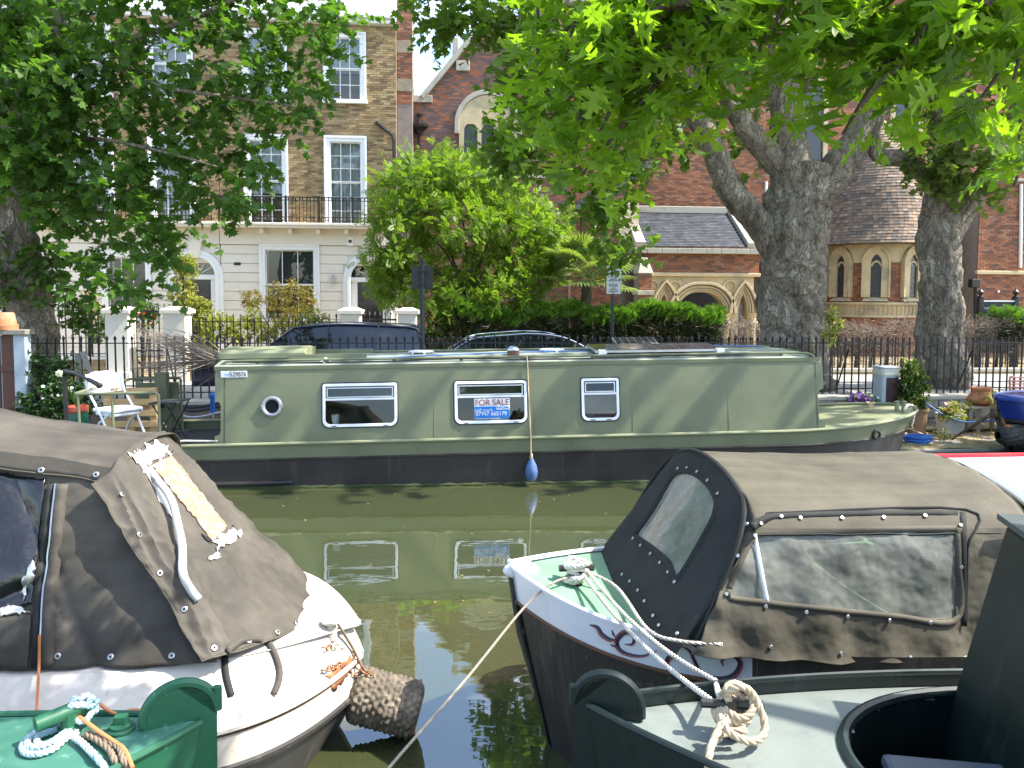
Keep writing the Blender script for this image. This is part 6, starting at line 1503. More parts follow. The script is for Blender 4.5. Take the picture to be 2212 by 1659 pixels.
MB().tube(catmull([(2.7, NC + .2, RZ + .02), (3.6, NC + .3, RZ + .04), (4.5, NC + .1, RZ + .03)], 8), .008, 6).build("water_hose", "cable_blue", NB, smooth=True, local=True)
rg = NW(702, 782, yy + .05); rag = MB().grid(lambda u, v: (rg.x - .09 + .18 * u, yy - .02 + .16 * v, CZ1 + .03 + .05 * math.exp(-((u - .5) ** 2 + (v - .5) ** 2) * 9) + .012 * math.sin(9 * u + 5 * v)), 10, 8)
ro = tag(rag.build("rag", "frame_white", None, smooth=True), "small crumpled white rag by the green roof handrail", "cloth"); ro.rotation_euler = NB.rotation_euler
# fender on a line
fx = NW(1147, 960, NY0 - .08).x
fd = thing("boat_fender", "blue teardrop fender hanging on a line at the green boat's side", "fender", NBI.inverted() @ Vector((fx, NY0 - .09, .22)))
w_ = lambda *q: NBI.inverted() @ Vector(q)
zf0 = NW(1148, 1040, NY0 - .09).z; zf1 = NW(1148, 985, NY0 - .09).z
MB().lathe([(0, zf0), (.045, zf0 + .012), (.072, zf0 + .06), (.08, zf0 + .12), (.066, zf0 + .2), (.035, zf0 + .26), (.02, zf0 + .29), (.014, zf1 - .02)], 20, w_(fx, NY0 - .09, 0) ).build("body", "fender_blue", fd, smooth=True)
rope([w_(fx, yy, CZ1 + .08), w_(fx - .005, yr0 - .03, CZ1 + .0), w_(fx, cy(1.2) - .02, 1.2), w_(fx + .003, NY0 - .03, ZG + .03), w_(fx, NY0 - .06, .42), w_(fx, NY0 - .09, zf1 - .04)], .009, "rope_tan", fd, "line", n=5)
for k in range(3): rope(catmull([w_(fx + .03 * math.cos(k + j * 1.3), yy + .02 * math.sin(j * 1.3 + k), CZ1 + .07 + .018 * math.sin(j * 2.1 + k)) for j in range(7)], 4), .009, "rope_tan", fd, "knot", n=5)
for k in range(3): MB().tube(catmull([w_(fx + .014 * math.cos(j + k), NY0 - .09 + .014 * math.sin(j + k), zf1 - .05 + .02 * k + .006 * j) for j in range(7)], 3), .009, 5).build("hitch", "rope_tan", fd, smooth=True)
# bow details
fl = NW(1872, 932, NC - .62); pt = Vector((fl.x, NC - nb_half(fl.x, .82) - .005, fl.z))
MB().tube([pt + Vector((.045 * math.cos(q), -.012, .05 * math.sin(q))) for q in np.linspace(0, 2 * math.pi, 17)[:-1]], .02, 8, closed=True).build("fairlead", "hull_black", NB, smooth=True, local=True)
hd = Vector((XB - .28, NC, zg(XB - .3)))
for dx in (0, .1): MB().lathe([(.03, -.03), (.03, .1), (.045, .11), (0, .125)], 12, hd + Vector((-.1 + dx, -.22, .02))).build("mooring_dolly", "boat_green_light", NB, smooth=True, local=True)
rope(catmull([(XB - .35, NC - .35, zg(XB - .4) + .04), (XB - .15, NC - .12, zg(XB) + .03), (XB + .005, NC - .02, zg(XB) - .03), (XB + .0, NC, zg(XB) - .2), (XB - .02, NC + .02, zg(XB) - .3)], 6), .022, "rope_white", NB, "bow_rope", local=True)
for k in range(4): rope(catmull([hd + Vector((-.42 + .06 * math.cos(j * 1.4 + k), -.1 + .05 * math.sin(j * 1.4 + k * 2), .04 + .02 * k + .01 * math.sin(3 * j))) for j in range(8)], 4), .012, "rope_tan", NB, "rope_bundle", local=True, n=5)
# ------------------------------------------------------------------ stern
SZ = ZG - .13
ry = NY0 + .06; rz_ = NW(250, 850, ry).z; xr1 = NW(343, 870, ry).x; xr0 = NW(157, 850, ry).x
def rt_(pts, nm="stern_rail", r=.019): MB().tube(catmull(pts, 5) if len(pts) > 2 else pts, r, 8).build(nm, "boat_green", NB, smooth=True, local=True)
fy = NY1 - .15
MB().tube([(xr1, ry, SZ), (xr1, ry, rz_ - .03), (xr1 - .03, ry, rz_), (xr0 + .05, ry, rz_), (xr0, ry + .06, rz_), (xr0 - .05, NC, rz_), (xr0, fy - .05, rz_), (xr0 + .05, fy, rz_), (NW(388, 817, fy).x, fy, rz_), (NW(390, 817, fy).x, fy, rz_ - .03), (NW(390, 817, fy).x, fy, SZ)], .019, 8).build("stern_rail", "boat_green", NB, smooth=True, local=True)
for x in (NW(243, 880, ry).x, xr0 + .06): MB().tube([(x, ry, SZ), (x, ry, rz_)], .018, 8).build("rail_post", "boat_green", NB, smooth=True, local=True)
MB().tube([(xr0 + .02, ry + .05, (SZ + rz_) / 2 - .05), (NW(243, 880, ry).x, ry, (SZ + rz_) / 2 - .09)], .017, 8).build("mid_rail", "boat_green", NB, smooth=True, local=True)
MB().tube([(xr0, fy, (SZ + rz_) / 2), (NW(388, 817, fy).x, fy, (SZ + rz_) / 2)], .017, 8).build("mid_rail", "boat_green", NB, smooth=True, local=True)
for x in (xr0 + .1, NW(295, 830, fy).x): MB().tube([(x, fy, SZ), (x, fy, rz_)], .018, 8).build("rail_post", "boat_green", NB, smooth=True, local=True)
MB().box(NW(296, 830, fy).x, NW(386, 830, fy).x, fy - .02, fy + .01, SZ + .05, rz_ - .06).build("dodger_panel", "boat_green", NB, local=True)
cbx = NW(336, 820, fy - .15).x; cb = MB().box(cbx, cbx + .16, fy - .2, fy - .06, SZ, NW(345, 804, fy - .15).z).build("control_box", "boat_green", NB, local=True, bevel=.01)
MB().box(cbx + .03, cbx + .13, fy - .212, fy - .2005, SZ + .38, SZ + .5).build("gauge_panel", "rubber", cb, local=True); MB().lathe([(.012, 0), (.012, .03), (.022, .05), (.014, .075), (0, .08)], 10, (cbx + .08, fy - .23, SZ + .42)).build("control_knob", "chrome", cb, smooth=True, local=True)
t0, t1 = NW(166, 806, NC - .1), NW(216, 833, NC - .5)
tl_ = MB().tube([(t0.x - .40, NC + .42, SZ), (t0.x - .40, NC + .42, t0.z - .08), (t0.x - .36, NC + .36, t0.z - .01), t0, t0.lerp(t1, .45)], [.03, .03, .03, .026, .022], 8).build("tiller", "hull_black", NB, smooth=True, local=True)
MB().tube([t0.lerp(t1, .42), t0.lerp(t1, .6), t0.lerp(t1, .92), t1, t1 + (t1 - t0) * .04], [.02, .03, .032, .04, .02], 10).build("tiller_grip", "rubber", tl_, smooth=True, local=True)
rope(catmull([(xr0 + .28 + .05 * math.cos(j * 1.5), ry + .5 + .05 * math.sin(j * 1.5), rz_ + .02 * math.sin(j * 2.2)) for j in range(12)], 3), .012, "rope_tan", NB, "rope_knot", local=True, n=5)
rope([(NW(345, 957, NY0 + .1).x, NY0 + .09, ZG + .03), (NW(400, 957, NY0 + .1).x, NY0 + .1, ZG + .045), (NW(470, 955, NY0 + .1).x, NY0 + .1, ZG + .03)], .014, "rope_white", NB, "deck_rope", local=True)
# folding chair
pm("white_plastic", (.86, .87, .90), .35, .03)
def on_deck(px, py, y): return W(px, py, y=y)
ch0 = W(262, 925, y=10.15); DZ = W(262, 925, y=10.15).z; DZ = SZ - .0134 * (-4.2) * -1 if False else (NBI.inverted() @ Vector((ch0.x, 10.15, SZ))).z
chair = thing("folding_chair", "white folding chair on the green boat's stern deck", "chair", (ch0.x - .04, 10.15, DZ), R(-38)); chair.scale = (1.12, 1.12, 1.12)
def CB(): return MB()
def slabr(x0, x1, y0, y1, z, t, r=.05): return CB().plate([(q[0], q[1]) for q in rrect(x0, x1, y0, y1, r, r)], z, z + t)
seatm = slabr(-.19, .21, -.20, .20, .43, .035); seatm.v = [(x, y, z + .05 * (x - 0) * .3) for x, y, z in seatm.v]; seatm.build("seat", "white_plastic", chair, local=True, bevel=.01)
slabr(-.17, .19, -.18, .18, .385, .04).build("seat_pad", "white_plastic", chair, local=True, bevel=.015)
bkp = rrect(-.215, .215, .62, .86, .03, .14, 8)
MB().prism(bkp, lambda p: (-.215 - .25 * (p[1] - .62) - .03 * math.cos(p[0] * 6), p[0], p[1]), lambda p: (-.24 - .25 * (p[1] - .62) - .03 * math.cos(p[0] * 6), p[0], p[1])).build("backrest", "white_plastic", chair, local=True, bevel=.008)
for s in (-1, 1):
    MB().tube([(.30, s * .20, .0), (.02, s * .205, .40), (-.20, s * .205, .62), (-.27, s * .2, .84)], .013, 8).build("leg", "white_plastic", chair, local=True, smooth=True)
    MB().tube([(-.28, s * .18, .0), (-.05, s * .185, .30), (.17, s * .185, .43)], .013, 8).build("leg", "white_plastic", chair, local=True, smooth=True)
    for x in (.30, -.28): MB().lathe([(.017, 0), (.018, .035)], 8, (x, s * (.20 if x > 0 else .18), 0)).build("foot_cap", "rubber", chair, local=True)
for x, z, w__ in ((.22, .11, .2), (-.2, .11, .18)): MB().tube([(x, -w__, z), (x, w__, z)], .010, 6).build("stretcher", "white_plastic", chair, local=True, smooth=True)
# folding table
tb0 = W(368, 925, y=9.95); TZ = (NBI.inverted() @ Vector((tb0.x, 9.95, SZ))).z
tb = thing("folding_table", "small black folding table beside the white chair", "table", (tb0.x, 9.95, TZ), R(-8))
tt = slabr(-.19, .19, -.19, .19, .60, .02, .02); tt.v = [(x, y, z + .06 * x) for x, y, z in tt.v]; tt.build("tabletop", "deck_black", tb, local=True, bevel=.005)
for s in (-1, 1):
    MB().tube([(-.17, s * .17, 0), (.16, s * .17, .60)], .010, 6).build("leg", "black_iron", tb, local=True, smooth=True); MB().tube([(.2, s * .15, 0), (-.15, s * .15, .59)], .010, 6).build("leg", "black_iron", tb, local=True, smooth=True)
for x, y_ in ((-.17, .17), (.2, .15)): MB().tube([(x, -y_, .012), (x, y_, .012)], .010, 6).build("stretcher", "black_iron", tb, local=True, smooth=True)
# pallet
pp = W(285, 915, y=10.75); PZ = (NBI.inverted() @ Vector((pp.x, 10.75, SZ))).z
pa_ = thing("wooden_pallet", "wooden pallet standing upright behind the white chair", "pallet", (pp.x, 10.75, PZ))
xw = .34
for z in (.02, .17, .32, .47, .62): MB().box(-xw, xw, -.06, -.042, z, z + .085).build("board", "pallet_wood", pa_, local=True, bevel=.003)
for x in (-xw, -.04, xw - .09): MB().box(x, x + .09, -.041, .03, .0, .70).build("bearer", "pallet_wood", pa_, local=True, bevel=.003)
for z in (.05, .40): MB().box(-xw, xw, .031, .05, z, z + .085).build("board", "pallet_wood", pa_, local=True, bevel=.003)
# ------------------------------------------------------------------ near boats: materials
def canvas_mat(name, col, worn, scale=2.5):
    m, n, l, p = nodes(name); co = coordn(n, l); co2 = coordn(n, l, (.5, 6, 6))
    a = noisen(n, l, co, scale, 7, .6); c = mixc(n, l, rampn(n, l, a, [(.35, (0, 0, 0)), (.72, (1, 1, 1))]), tuple(col), tuple(worn))
    s = noisen(n, l, co2, 3.0, 5, .6); c = mixc(n, l, 1.0, c, rampn(n, l, s, [(.3, (.86,) * 3), (.7, (1.12,) * 3)]), 'MULTIPLY')
    sp_ = noisen(n, l, co, 55, 3, .6); c = mixc(n, l, rampn(n, l, sp_, [(.74, (0, 0, 0)), (.78, (1, 1, 1))]), c, tuple(min(1, 2.6 * k) for k in worn))
    l.new(c, p.inputs["Base Color"]); p.inputs["Roughness"].default_value = .75; p.inputs["Specular IOR Level"].default_value = .3
    b = n.new("ShaderNodeBump"); b.inputs["Strength"].default_value = .35; b.inputs["Distance"].default_value = .01
    h = mathn(n, l, 'ADD', noisen(n, l, co, 7, 5, .6), mathn(n, l, 'MULTIPLY', noisen(n, l, co, 90, 2), .15)); l.new(h, b.inputs["Height"]); l.new(b.outputs[0], p.inputs["Normal"])
canvas_mat("canvas_grey", (.048, .0425, .034), (.108, .095, .075)); canvas_mat("canvas_olive", (.060, .053, .036), (.122, .108, .077)); canvas_mat("canvas_black", (.018, .019, .018), (.03, .031, .028))
streaked("white_hull", (.60, .55, .47), (.36, .30, .22), .5, (.54, .82), col2=(.48, .40, .31)); streaked("white_band", (.72, .74, .78), (.42, .42, .38), .4, (.62, .85))
streaked("black_scuffed", (.022, .021, .019), (.10, .09, .07), .55, (.52, .75), col2=(.09, .075, .055))
streaked("deck_green", (.17, .33, .20), (.24, .40, .27), .5, (.6, .8), stretch=(1, 1, 1)); streaked("bow_green", (.012, .095, .045), (.03, .14, .07), .45, (.6, .8), col2=(.06, .22, .12)); streaked("bow_dark", (.0045, .013, .0115), (.022, .036, .032), .4, (.56, .8), col2=(.012, .02, .018))
streaked("deck_bluegreen", (.04, .145, .098), (.07, .19, .135), .5, (.5, .75), stretch=(1, 1, 1), col2=(.10, .24, .17))
streaked("deck_grey", (.185, .21, .19), (.11, .13, .118), .5, (.5, .75), stretch=(1, 1, 1), col2=(.22, .22, .19))
pm("black_plastic", (.012, .012, .013), .12, .2, 4, spec=.7, bump=.5, bscale=5); pm("torn_white", (.50, .49, .46), .7, .1, 12, col2=(.3, .28, .25), c2=(.55, .62), c2scale=14)
pm("bare_wood", (.33, .205, .13), .8, .3, 4, stretch=(1.2, 6, 6), col2=(.55, .50, .42), c2=(.54, .62), c2scale=4.5, bump=.3, bscale=12)
pm("orange_cable", (.60, .22, .08), .5); pm("rust", (.30, .11, .04), .85, .3, 9, col2=(.55, .48, .42), c2=(.55, .7), c2scale=6); pm("eyelet_steel", (.60, .58, .54), .35, .1, 8, metal=.9)
pm("rope_blue", (.30, .46, .52), .9, .25, 30, col2=(.66, .70, .70), c2=(.45, .55), c2scale=22); pm("rope_brown", (.20, .155, .105), .95, .2, 25); streaked("roof_dark", (.06, .075, .07), (.10, .11, .10), .5, (.55, .8), stretch=(1, 1, 1)); pm("rope_grey", (.30, .265, .21), .95, .18, 30); pm("rope_natural", (.46, .37, .25), .95, .18, 30)
pm("fender_rope", (.13, .105, .075), .95, .35, 14, col2=(.26, .215, .155), c2=(.5, .65), c2scale=9, bump=.4, bscale=60)
glassm("vinyl", (.74, .77, .72), .9, .12, .6, (.27, .275, .235)); glassm("vinyl_clear", (.85, .88, .87), 1.6, .03, .10, (.5, .5, .48))
pm("scroll_dark", (.02, .018, .03), .5); pm("scroll_red", (.30, .02, .03), .5); pm("red_gloss", (.55, .02, .03), .3); pm("green_side", (.04, .16, .09), .4)
pm("roof_white", (.82, .81, .80), .5, .03, 2)
# ------------------------------------------------------------------ hull of a near boat
class Hull:
    def __init__(s, parent, nose, aft, b, L):
        s.p, s.n, s.a, s.b, s.L = parent, Vector(nose), Vector(aft).normalized(), b, L
        s.c = Vector((-s.a.y, s.a.x, 0))
        if s.c.y > 0: s.c = -s.c          # c points to the camera side
    def pt(s, d, off, z): q = s.n + s.a * d + s.c * off; return Vector((q.x, q.y, z))
    def strake(s, name, mat, lo, hi, n=70, m=4, sides=(1, -1), smooth=True, d0=0., d1=None):
        """lo/hi = (z(s), inset(s), rake) for lower and upper edge"""
        mb = MB()
        for sd in sides:
            def fn(u, v):
                d = d0 + ((d1 or s.L) - d0) * u ** 2.2; zl, il, rl = lo; zh, ih, rh = hi
                a = max(0, s.b(d) - il(d)); b2 = max(0, s.b(d) - ih(d)); rk = rl + (rh - rl) * v
                return s.pt(d + rk * math.exp(-d / .5), sd * (a + (b2 - a) * v), zl(d) + (zh(d) - zl(d)) * v)
            mb.grid(fn, n, m)
        o = mb.build(name, mat, s.p, smooth=smooth, sharp=60); return mb, o
    def line(s, zf, ins, rake=0., sd=1, n=60, d1=None): return [s.pt((d1 or s.L) * (i / n) ** 2.2 + rake * math.exp(-((d1 or s.L) * (i / n) ** 2.2) / .5), sd * max(0, s.b((d1 or s.L) * (i / n) ** 2.2) - ins((d1 or s.L) * (i / n) ** 2.2)), zf((d1 or s.L) * (i / n) ** 2.2)) for i in range(n + 1)]
    def deck(s, name, mat, zf, ins, crown=.02, hole=None, n=60, m=24, d1=None):
        mb = MB(); D = d1 or s.L
        P_ = [[s.pt(D * (i / n) ** 1.6, (2 * j / m - 1) * max(0, s.b(D * (i / n) ** 1.6) - ins(D * (i / n) ** 1.6)), zf(D * (i / n) ** 1.6) + crown * (1 - (2 * j / m - 1) ** 2)) for j in range(m + 1)] for i in range(n + 1)]
        vs = [p for r in P_ for p in r]; fs = []
        for i in range(n):
            for j in range(m):
                f = (i * (m + 1) + j, i * (m + 1) + j + 1, (i + 1) * (m + 1) + j + 1, (i + 1) * (m + 1) + j)
                if hole and hole(sum((vs[k] for k in f), Vector()) / 4): continue
                fs.append(f)
        mb.add(vs, fs); return mb, mb.build(name, mat, s.p, smooth=True, sharp=60)
K0 = lambda d: 0.
def patch(tree, quad, nu, nv, off, name, mat, parent, ragged=0., seed=0):
    """piece of material lying on a surface inside a quad of photo positions"""
    q = random.Random(seed); mb = MB(); pts = []
    for j in range(nv + 1):
        for i in range(nu + 1):
            u, v = i / nu, j / nv; jx = q.uniform(-ragged, ragged) if (i in (0, nu) or j in (0, nv)) else 0; jy = q.uniform(-ragged, ragged) if (i in (0, nu) or j in (0, nv)) else 0
            x = (quad[0][0] * (1 - u) + quad[1][0] * u) * (1 - v) + (quad[3][0] * (1 - u) + quad[2][0] * u) * v + jx
            y = (quad[0][1] * (1 - u) + quad[1][1] * u) * (1 - v) + (quad[3][1] * (1 - u) + quad[2][1] * u) * v + jy
            pts.append(hit(tree, x, y, off)[0])
    fs = [(j * (nu + 1) + i, j * (nu + 1) + i + 1, (j + 1) * (nu + 1) + i + 1, (j + 1) * (nu + 1) + i) for j in range(nv) for i in range(nu)]
    fs = [f for f in fs if all(pts[k] is not None for k in f)]
    pts = [p if p is not None else Vector((0, 0, -5)) for p in pts]
    used = sorted({k for f in fs for k in f}); mp_ = {k: i for i, k in enumerate(used)}
    if not fs: return None
    mb.add([pts[k] for k in used], [tuple(mp_[k] for k in f) for f in fs]); return mb.build(name, mat, parent, smooth=True, solid=.003)
def surf_line(tree, pxs, off, k=5):
    p2 = catmull([(x, y, 0) for x, y in pxs], k); out = []
    for q in p2:
        h, n = hit(tree, q.x, q.y, off)
        if h is not None: out.append(h)
    return out
def ribbon(pts, w, name, mat, parent, up=(0, 0, 1), solid=.004):
    pts = [Vector(p) for p in pts]; mb = MB(); vs = []
    for i, p in enumerate(pts):
        t = (pts[min(i + 1, len(pts) - 1)] - pts[max(i - 1, 0)]).normalized(); sdv = t.cross(EYE - p).normalized() * w / 2; vs += [p - sdv, p + sdv]
    mb.add(vs, [(2 * i, 2 * i + 1, 2 * i + 3, 2 * i + 2) for i in range(len(pts) - 1)]); return mb.build(name, mat, parent, smooth=True, solid=solid)
eyelet = disc_mesh("eyelet", .014, .005, "eyelet_steel", .006, 12); stud = disc_mesh("stud", .009, .006, "eyelet_steel", 0, 10)
def discs(me, name, parent, tree, pxs, off=.003):
    for x, y in pxs:
        p, n = hit(tree, x, y, off)
        if p is not None: place_disc(me, name, parent, p, n)
# ------------------------------------------------------------------ boat 1: white bow under a torn grey cover
B1 = thing("narrowboat", "white narrowboat bow under a torn grey canvas cover", "boat", (-1.6, 4.1, 0))
b1 = lambda d: .98 * (1 - math.exp(-(d + .004) / .28)) if d > 0 else .0
H1 = Hull(B1, (-.45, 4.1, 0), (-1, 0, 0), b1, 6.0)
zr1 = lambda d: .50 - .09 * math.exp(-d / .3); zk1 = lambda d: zr1(d) - .17; zd1 = lambda d: .715 - .13 * math.exp(-d / .22)
insd = lambda d: .24 * (1 - math.exp(-d / .16))
m1a, _ = H1.strake("hull", "black_scuffed", (lambda d: -.4, lambda d: .12, .35), (zk1, K0, .0))
m1b, o1b = H1.strake("hull_band", "white_hull", (zk1, K0, 0), (zr1, lambda d: -.004, 0))
m1c, o1c = H1.strake("shoulder", "white_hull", (lambda d: zr1(d) + .012, K0, 0), (zd1, insd, .05), m=5)
for sd in (1, -1): MB().tube(H1.line(lambda d: zr1(d) + .004, lambda d: -.008, 0, sd), .014, 6).build("rubbing_strake", "white_hull", B1, smooth=True)
MB().tube(H1.line(lambda d: zr1(d) - .018, lambda d: -.002, 0, 1, d1=2.4), .006, 5).build("seam", "rust_brown", B1, smooth=True)
MB().tube(H1.line(zk1, lambda d: -.006, 0, 1), .016, 6).build("rubbing_strake", "black_scuffed", B1, smooth=True)
m1d, o1d = H1.deck("deck", "white_hull", lambda d: zd1(d) - .002, insd)
tree1 = bvh(m1b, m1c, m1d)
patch(tree1, [(705, 1460), (755, 1418), (766, 1440), (718, 1490)], 10, 8, .003, "rust_patch", "rust", B1, 5, 3)
patch(tree1, [(690, 1445), (735, 1400), (745, 1412), (700, 1458)], 8, 6, .003, "rust_patch", "torn_white", B1, 5, 5)
# mushroom fitting at the stem head
mh, _ = hit(tree1, 716, 1372, 0); mh = mh or Vector((-.62, 4.1, .62))
MB().lathe([(.03, -.02), (.025, .05), (.022, .06), (.05, .07), (.052, .082), (.03, .09), (0, .094)], 16, mh).build("mooring_stud", "white_hull", B1, smooth=True)
# canvas cover
zt1 = lambda x: 1.575 + .17 * (-1.55 - x)
wr = lambda p, s=1.0: .012 * s * fbm((p[0], p[1], p[2]), 2.2) + .005 * s * fbm(p, 7)
def fold(a, b, s, seed):
    """sharp-crested cloth folds running along b"""
    q = noise.noise(Vector((a * s * 1.9, b * s * .55, seed))); return (1 - min(1, abs(q) * 2.6)) ** 2 - .3
def top1(u, v):
    x = -1.50 - 2.3 * u; prof_ = [(3.675, -.105), (3.70, -.03), (3.76, 0), (3.92, .02), (4.08, .035), (4.25, .025), (4.40, 0), (4.47, -.04), (4.50, -.11)]
    k = v * 8; i = min(7, int(k)); f = k - i; y = prof_[i][0] * (1 - f) + prof_[i + 1][0] * f; z = zt1(x) + prof_[i][1] * (1 - f) + prof_[i + 1][1] * f
    sagz = -.02 * math.sin(math.pi * min(1, abs(u * 2.2) % 1)) * math.sin(math.pi * v); crease = .008 * math.sin(x * 3 + y * 30) * (1 - abs(2 * v - 1))
    return (x, y + wr((x, y, z)) * .6, z + sagz + wr((x, y, z), 1.2) + crease * .5)
t1 = MB().grid(top1, 70, 32); t1.build("cover_top", "canvas_grey", B1, smooth=True, solid=.003)
def side1(u, v):
    xr = -1.50 + .50 * v; x = xr - 2.3 * u; zt = zt1(x) - .07; z = zt + (.725 - zt) * v; y = 3.705 + (3.40 - 3.705) * v ** 1.15 - .02 * math.sin(math.pi * v)
    w = .030 * fold(x + .5 * z, z * .7 - .3 * x, 1.3, 3) + .016 * fold(x * .6 - z, x * .8 + z * .4, 2.6, 8) + .014 * fbm((x * 1.1, z * 2.1, 3), 2.2, 4) + .012 * math.sin(9 * (x * .6 + z)) * math.sin(math.pi * v) + .02 * math.exp(-((z - 1.12 - .35 * (x + 1.6)) / .06) ** 2) * (1 if x < -1.35 else .4)
    return (x, y + w, z)
s1 = MB().grid(side1, 100, 50); s1.build("cover_side", "canvas_grey", B1, smooth=True, solid=.003)
MB().grid(lambda u, v: (lambda p: (p[0], 8.18 - p[1], p[2]))(side1(u, v)), 30, 16).build("cover_side", "canvas_grey", B1, smooth=True, solid=.003)
TE = [Vector(q) for q in ((-1.62, 3.645, 1.475), (-1.56, 3.665, 1.52), (-1.545, 3.74, 1.575), (-1.55, 3.92, 1.60), (-1.55, 4.08, 1.605), (-1.555, 4.24, 1.60), (-1.575, 4.42, 1.57), (-1.59, 4.5, 1.5))]
BE = [Vector(q) for q in ((-1.065, 3.395, .745), (-1.0, 3.43, .74), (-.92, 3.52, .725), (-.80, 3.74, .68), (-.71, 4.08, .625), (-.80, 4.42, .68), (-.94, 4.68, .72), (-1.06, 4.8, .74))]
TEc, BEc = catmull(TE, 8), catmull(BE, 8)
def front1(u, v):
    k = u * (len(TEc) - 1); i = min(len(TEc) - 2, int(k)); f = k - i; a = TEc[i].lerp(TEc[i + 1], f); b = BEc[i].lerp(BEc[i + 1], f); p = a.lerp(b, v)
    n = Vector((.75, -.45 + u, .55)); w = -.025 * math.sin(math.pi * v) * math.sin(math.pi * u) + (.020 * fold(u * 2.2 + .3 * v, v * .9, 1.6, 5) + .012 * fold(v * 1.6 - u, u * 1.2 + v, 2.2, 6) + .012 * fbm((p.x * 1.3, p.y * 1.3, p.z * 1.3), 2.4, 4)) * min(1, 6 * v) + .010 * math.sin(26 * u + 3 * v) * math.sin(math.pi * v)
    lift = .02 * math.exp(-u / .05)
    return p + n.normalized() * (w + .02) + Vector((0, -lift, 0))
f1 = MB().grid(front1, 90, 70); f1.build("cover_front", "canvas_grey", B1, smooth=True, solid=.003)
for e in (0.0, ): MB().tube([Vector(front1(e, k / 30)) for k in range(31)], .004, 5).build("hem", "canvas_olive", B1, smooth=True)
MB().tube([Vector(front1(k / 40, 1.0)) for k in range(41)], .004, 5).build("hem", "canvas_olive", B1, smooth=True); MB().tube([Vector(top1(k / 40, 0)) for k in range(41)], .004, 5).build("hem", "canvas_olive", B1, smooth=True)
tc1 = bvh(t1, s1, f1)
cv = lambda pts: [((x / 1.8965) * .8848, (1000 + y / 1.896) * .8848) for x, y in pts]
discs(eyelet, "eyelet", B1, tc1, cv([(193, 281), (447, 301), (560, 395), (640, 580), (738, 757), (854, 925), (990, 1105), (1150, 1075), (1281, 1033), (1370, 990), (270, 1140), (515, 1145), (797, 1140)]), .005)
patch(tc1, [(30, 0)] and cv([(700, 262), (792, 212), (1052, 545), (985, 615)]), 10, 26, .006, "exposed_board", "bare_wood", B1, 3, 1)
patch(tc1, cv([(588, 215), (735, 148), (790, 205), (672, 262)]), 16, 6, .0075, "torn_lining", "torn_white", B1, 7, 2)
patch(tc1, cv([(985, 612), (1075, 545), (1105, 575), (1010, 650)]), 10, 5, .0075, "torn_lining", "torn_white", B1, 8, 3)
patch(tc1, cv([(630, 235), (680, 262), (840, 545), (810, 540)]), 5, 16, .005, "torn_lining", "torn_white", B1, 5, 4)
patch(tc1, cv([(955, 690), (1010, 655), (1015, 680), (970, 705)]), 6, 4, .006, "torn_lining", "torn_white", B1, 5, 6)
patch(tc1, cv([(930, 580), (985, 612), (965, 600), (975, 625)]), 4, 4, .007, "tear", "dark_room", B1, 2, 7)
st_ = [hit(tc1, x, y, o)[0] for (x, y), o in zip(cv([(680, 275), (715, 340), (765, 440), (790, 560), (815, 660), (850, 760), (885, 840), (915, 885)]), (.008, .03, .05, .05, .04, .03, .025, .02))]
ribbon(catmull([p for p in st_ if p is not None], 5), .036, "hanging_strap", "torn_white", B1)
zp = surf_line(tc1, cv([(262, 345), (245, 500), (235, 620), (205, 820), (195, 1000), (190, 1190)]), .008, 6)
MB().tube(zp, .007, 6).build("zip", "eyelet_steel", B1, smooth=True); ribbon([p + Vector((.03, -.004, 0)) for p in zp], .05, "zip_flap", "canvas_grey", B1); ribbon([p + Vector((-.02, -.002, 0)) for p in zp], .03, "zip_tape", "canvas_black", B1)
patch(tc1, cv([(-60, 285), (215, 325), (150, 900), (-60, 960)]), 22, 26, .010, "plastic_window", "black_plastic", B1, 2, 8)
patch(tc1, cv([(0, 930), (60, 905), (160, 940), (10, 960)]), 10, 4, .016, "tape_patch", "torn_white", B1, 4, 9); patch(tc1, cv([(100, 790), (155, 690), (158, 760), (115, 900)]), 6, 6, .016, "tape_patch", "eyelet_steel", B1, 6, 10)
patch(tc1, cv([(-60, 965), (150, 950), (130, 1225), (-60, 1215)]), 14, 10, .010, "lower_flap", "canvas_grey", B1, 1, 11)
bs = surf_line(bvh(m1c, m1d, f1), cv([(1040, 1140), (1045, 1230), (1070, 1330)]), .006); ribbon(bs, .03, "tie_strap", "canvas_black", B1)
bs = surf_line(bvh(m1c, m1d, f1), cv([(1040, 1140), (1080, 1090), (1160, 1072), (1240, 1090), (1285, 1190), (1285, 1260), (1262, 1320)]), .012); ribbon(bs, .03, "tie_strap", "canvas_grey", B1)
# rope fender and chains at the stem
FDC = W(833, 1517, y=4.02)
fe = thing("rope_fender", "knotted brown rope fender chained to the white bow", "fender", FDC); ax = Vector((.93, -.1, -.24)).normalized(); u_ = ax.orthogonal().normalized(); w2 = ax.cross(u_)
def fend(u, v):
    a = 2 * math.pi * u; h = -.19 + .38 * v; e = min(1, (1 - abs(2 * v - 1)) * 6) ** .5; nb_, nh = 20, 14
    wv = noise.noise(Vector((math.cos(a) * 2, math.sin(a) * 2, v * 5))); knot = .5 + .5 * math.cos(nb_ * a + math.pi * int(v * nh + .25 * wv) + 1.2 * wv); row = abs(math.sin(math.pi * (v * nh + .25 * wv))) ** .6
    r = .135 * (.55 + .45 * e) * (1 + .03 * math.sin(3 * a)) + .012 * row * (.4 + .6 * knot) + .010 * noise.noise(Vector((math.cos(a) * 7, math.sin(a) * 7, v * 16)))
    return FDC + ax * h + (u_ * math.cos(a) + w2 * math.sin(a)) * r
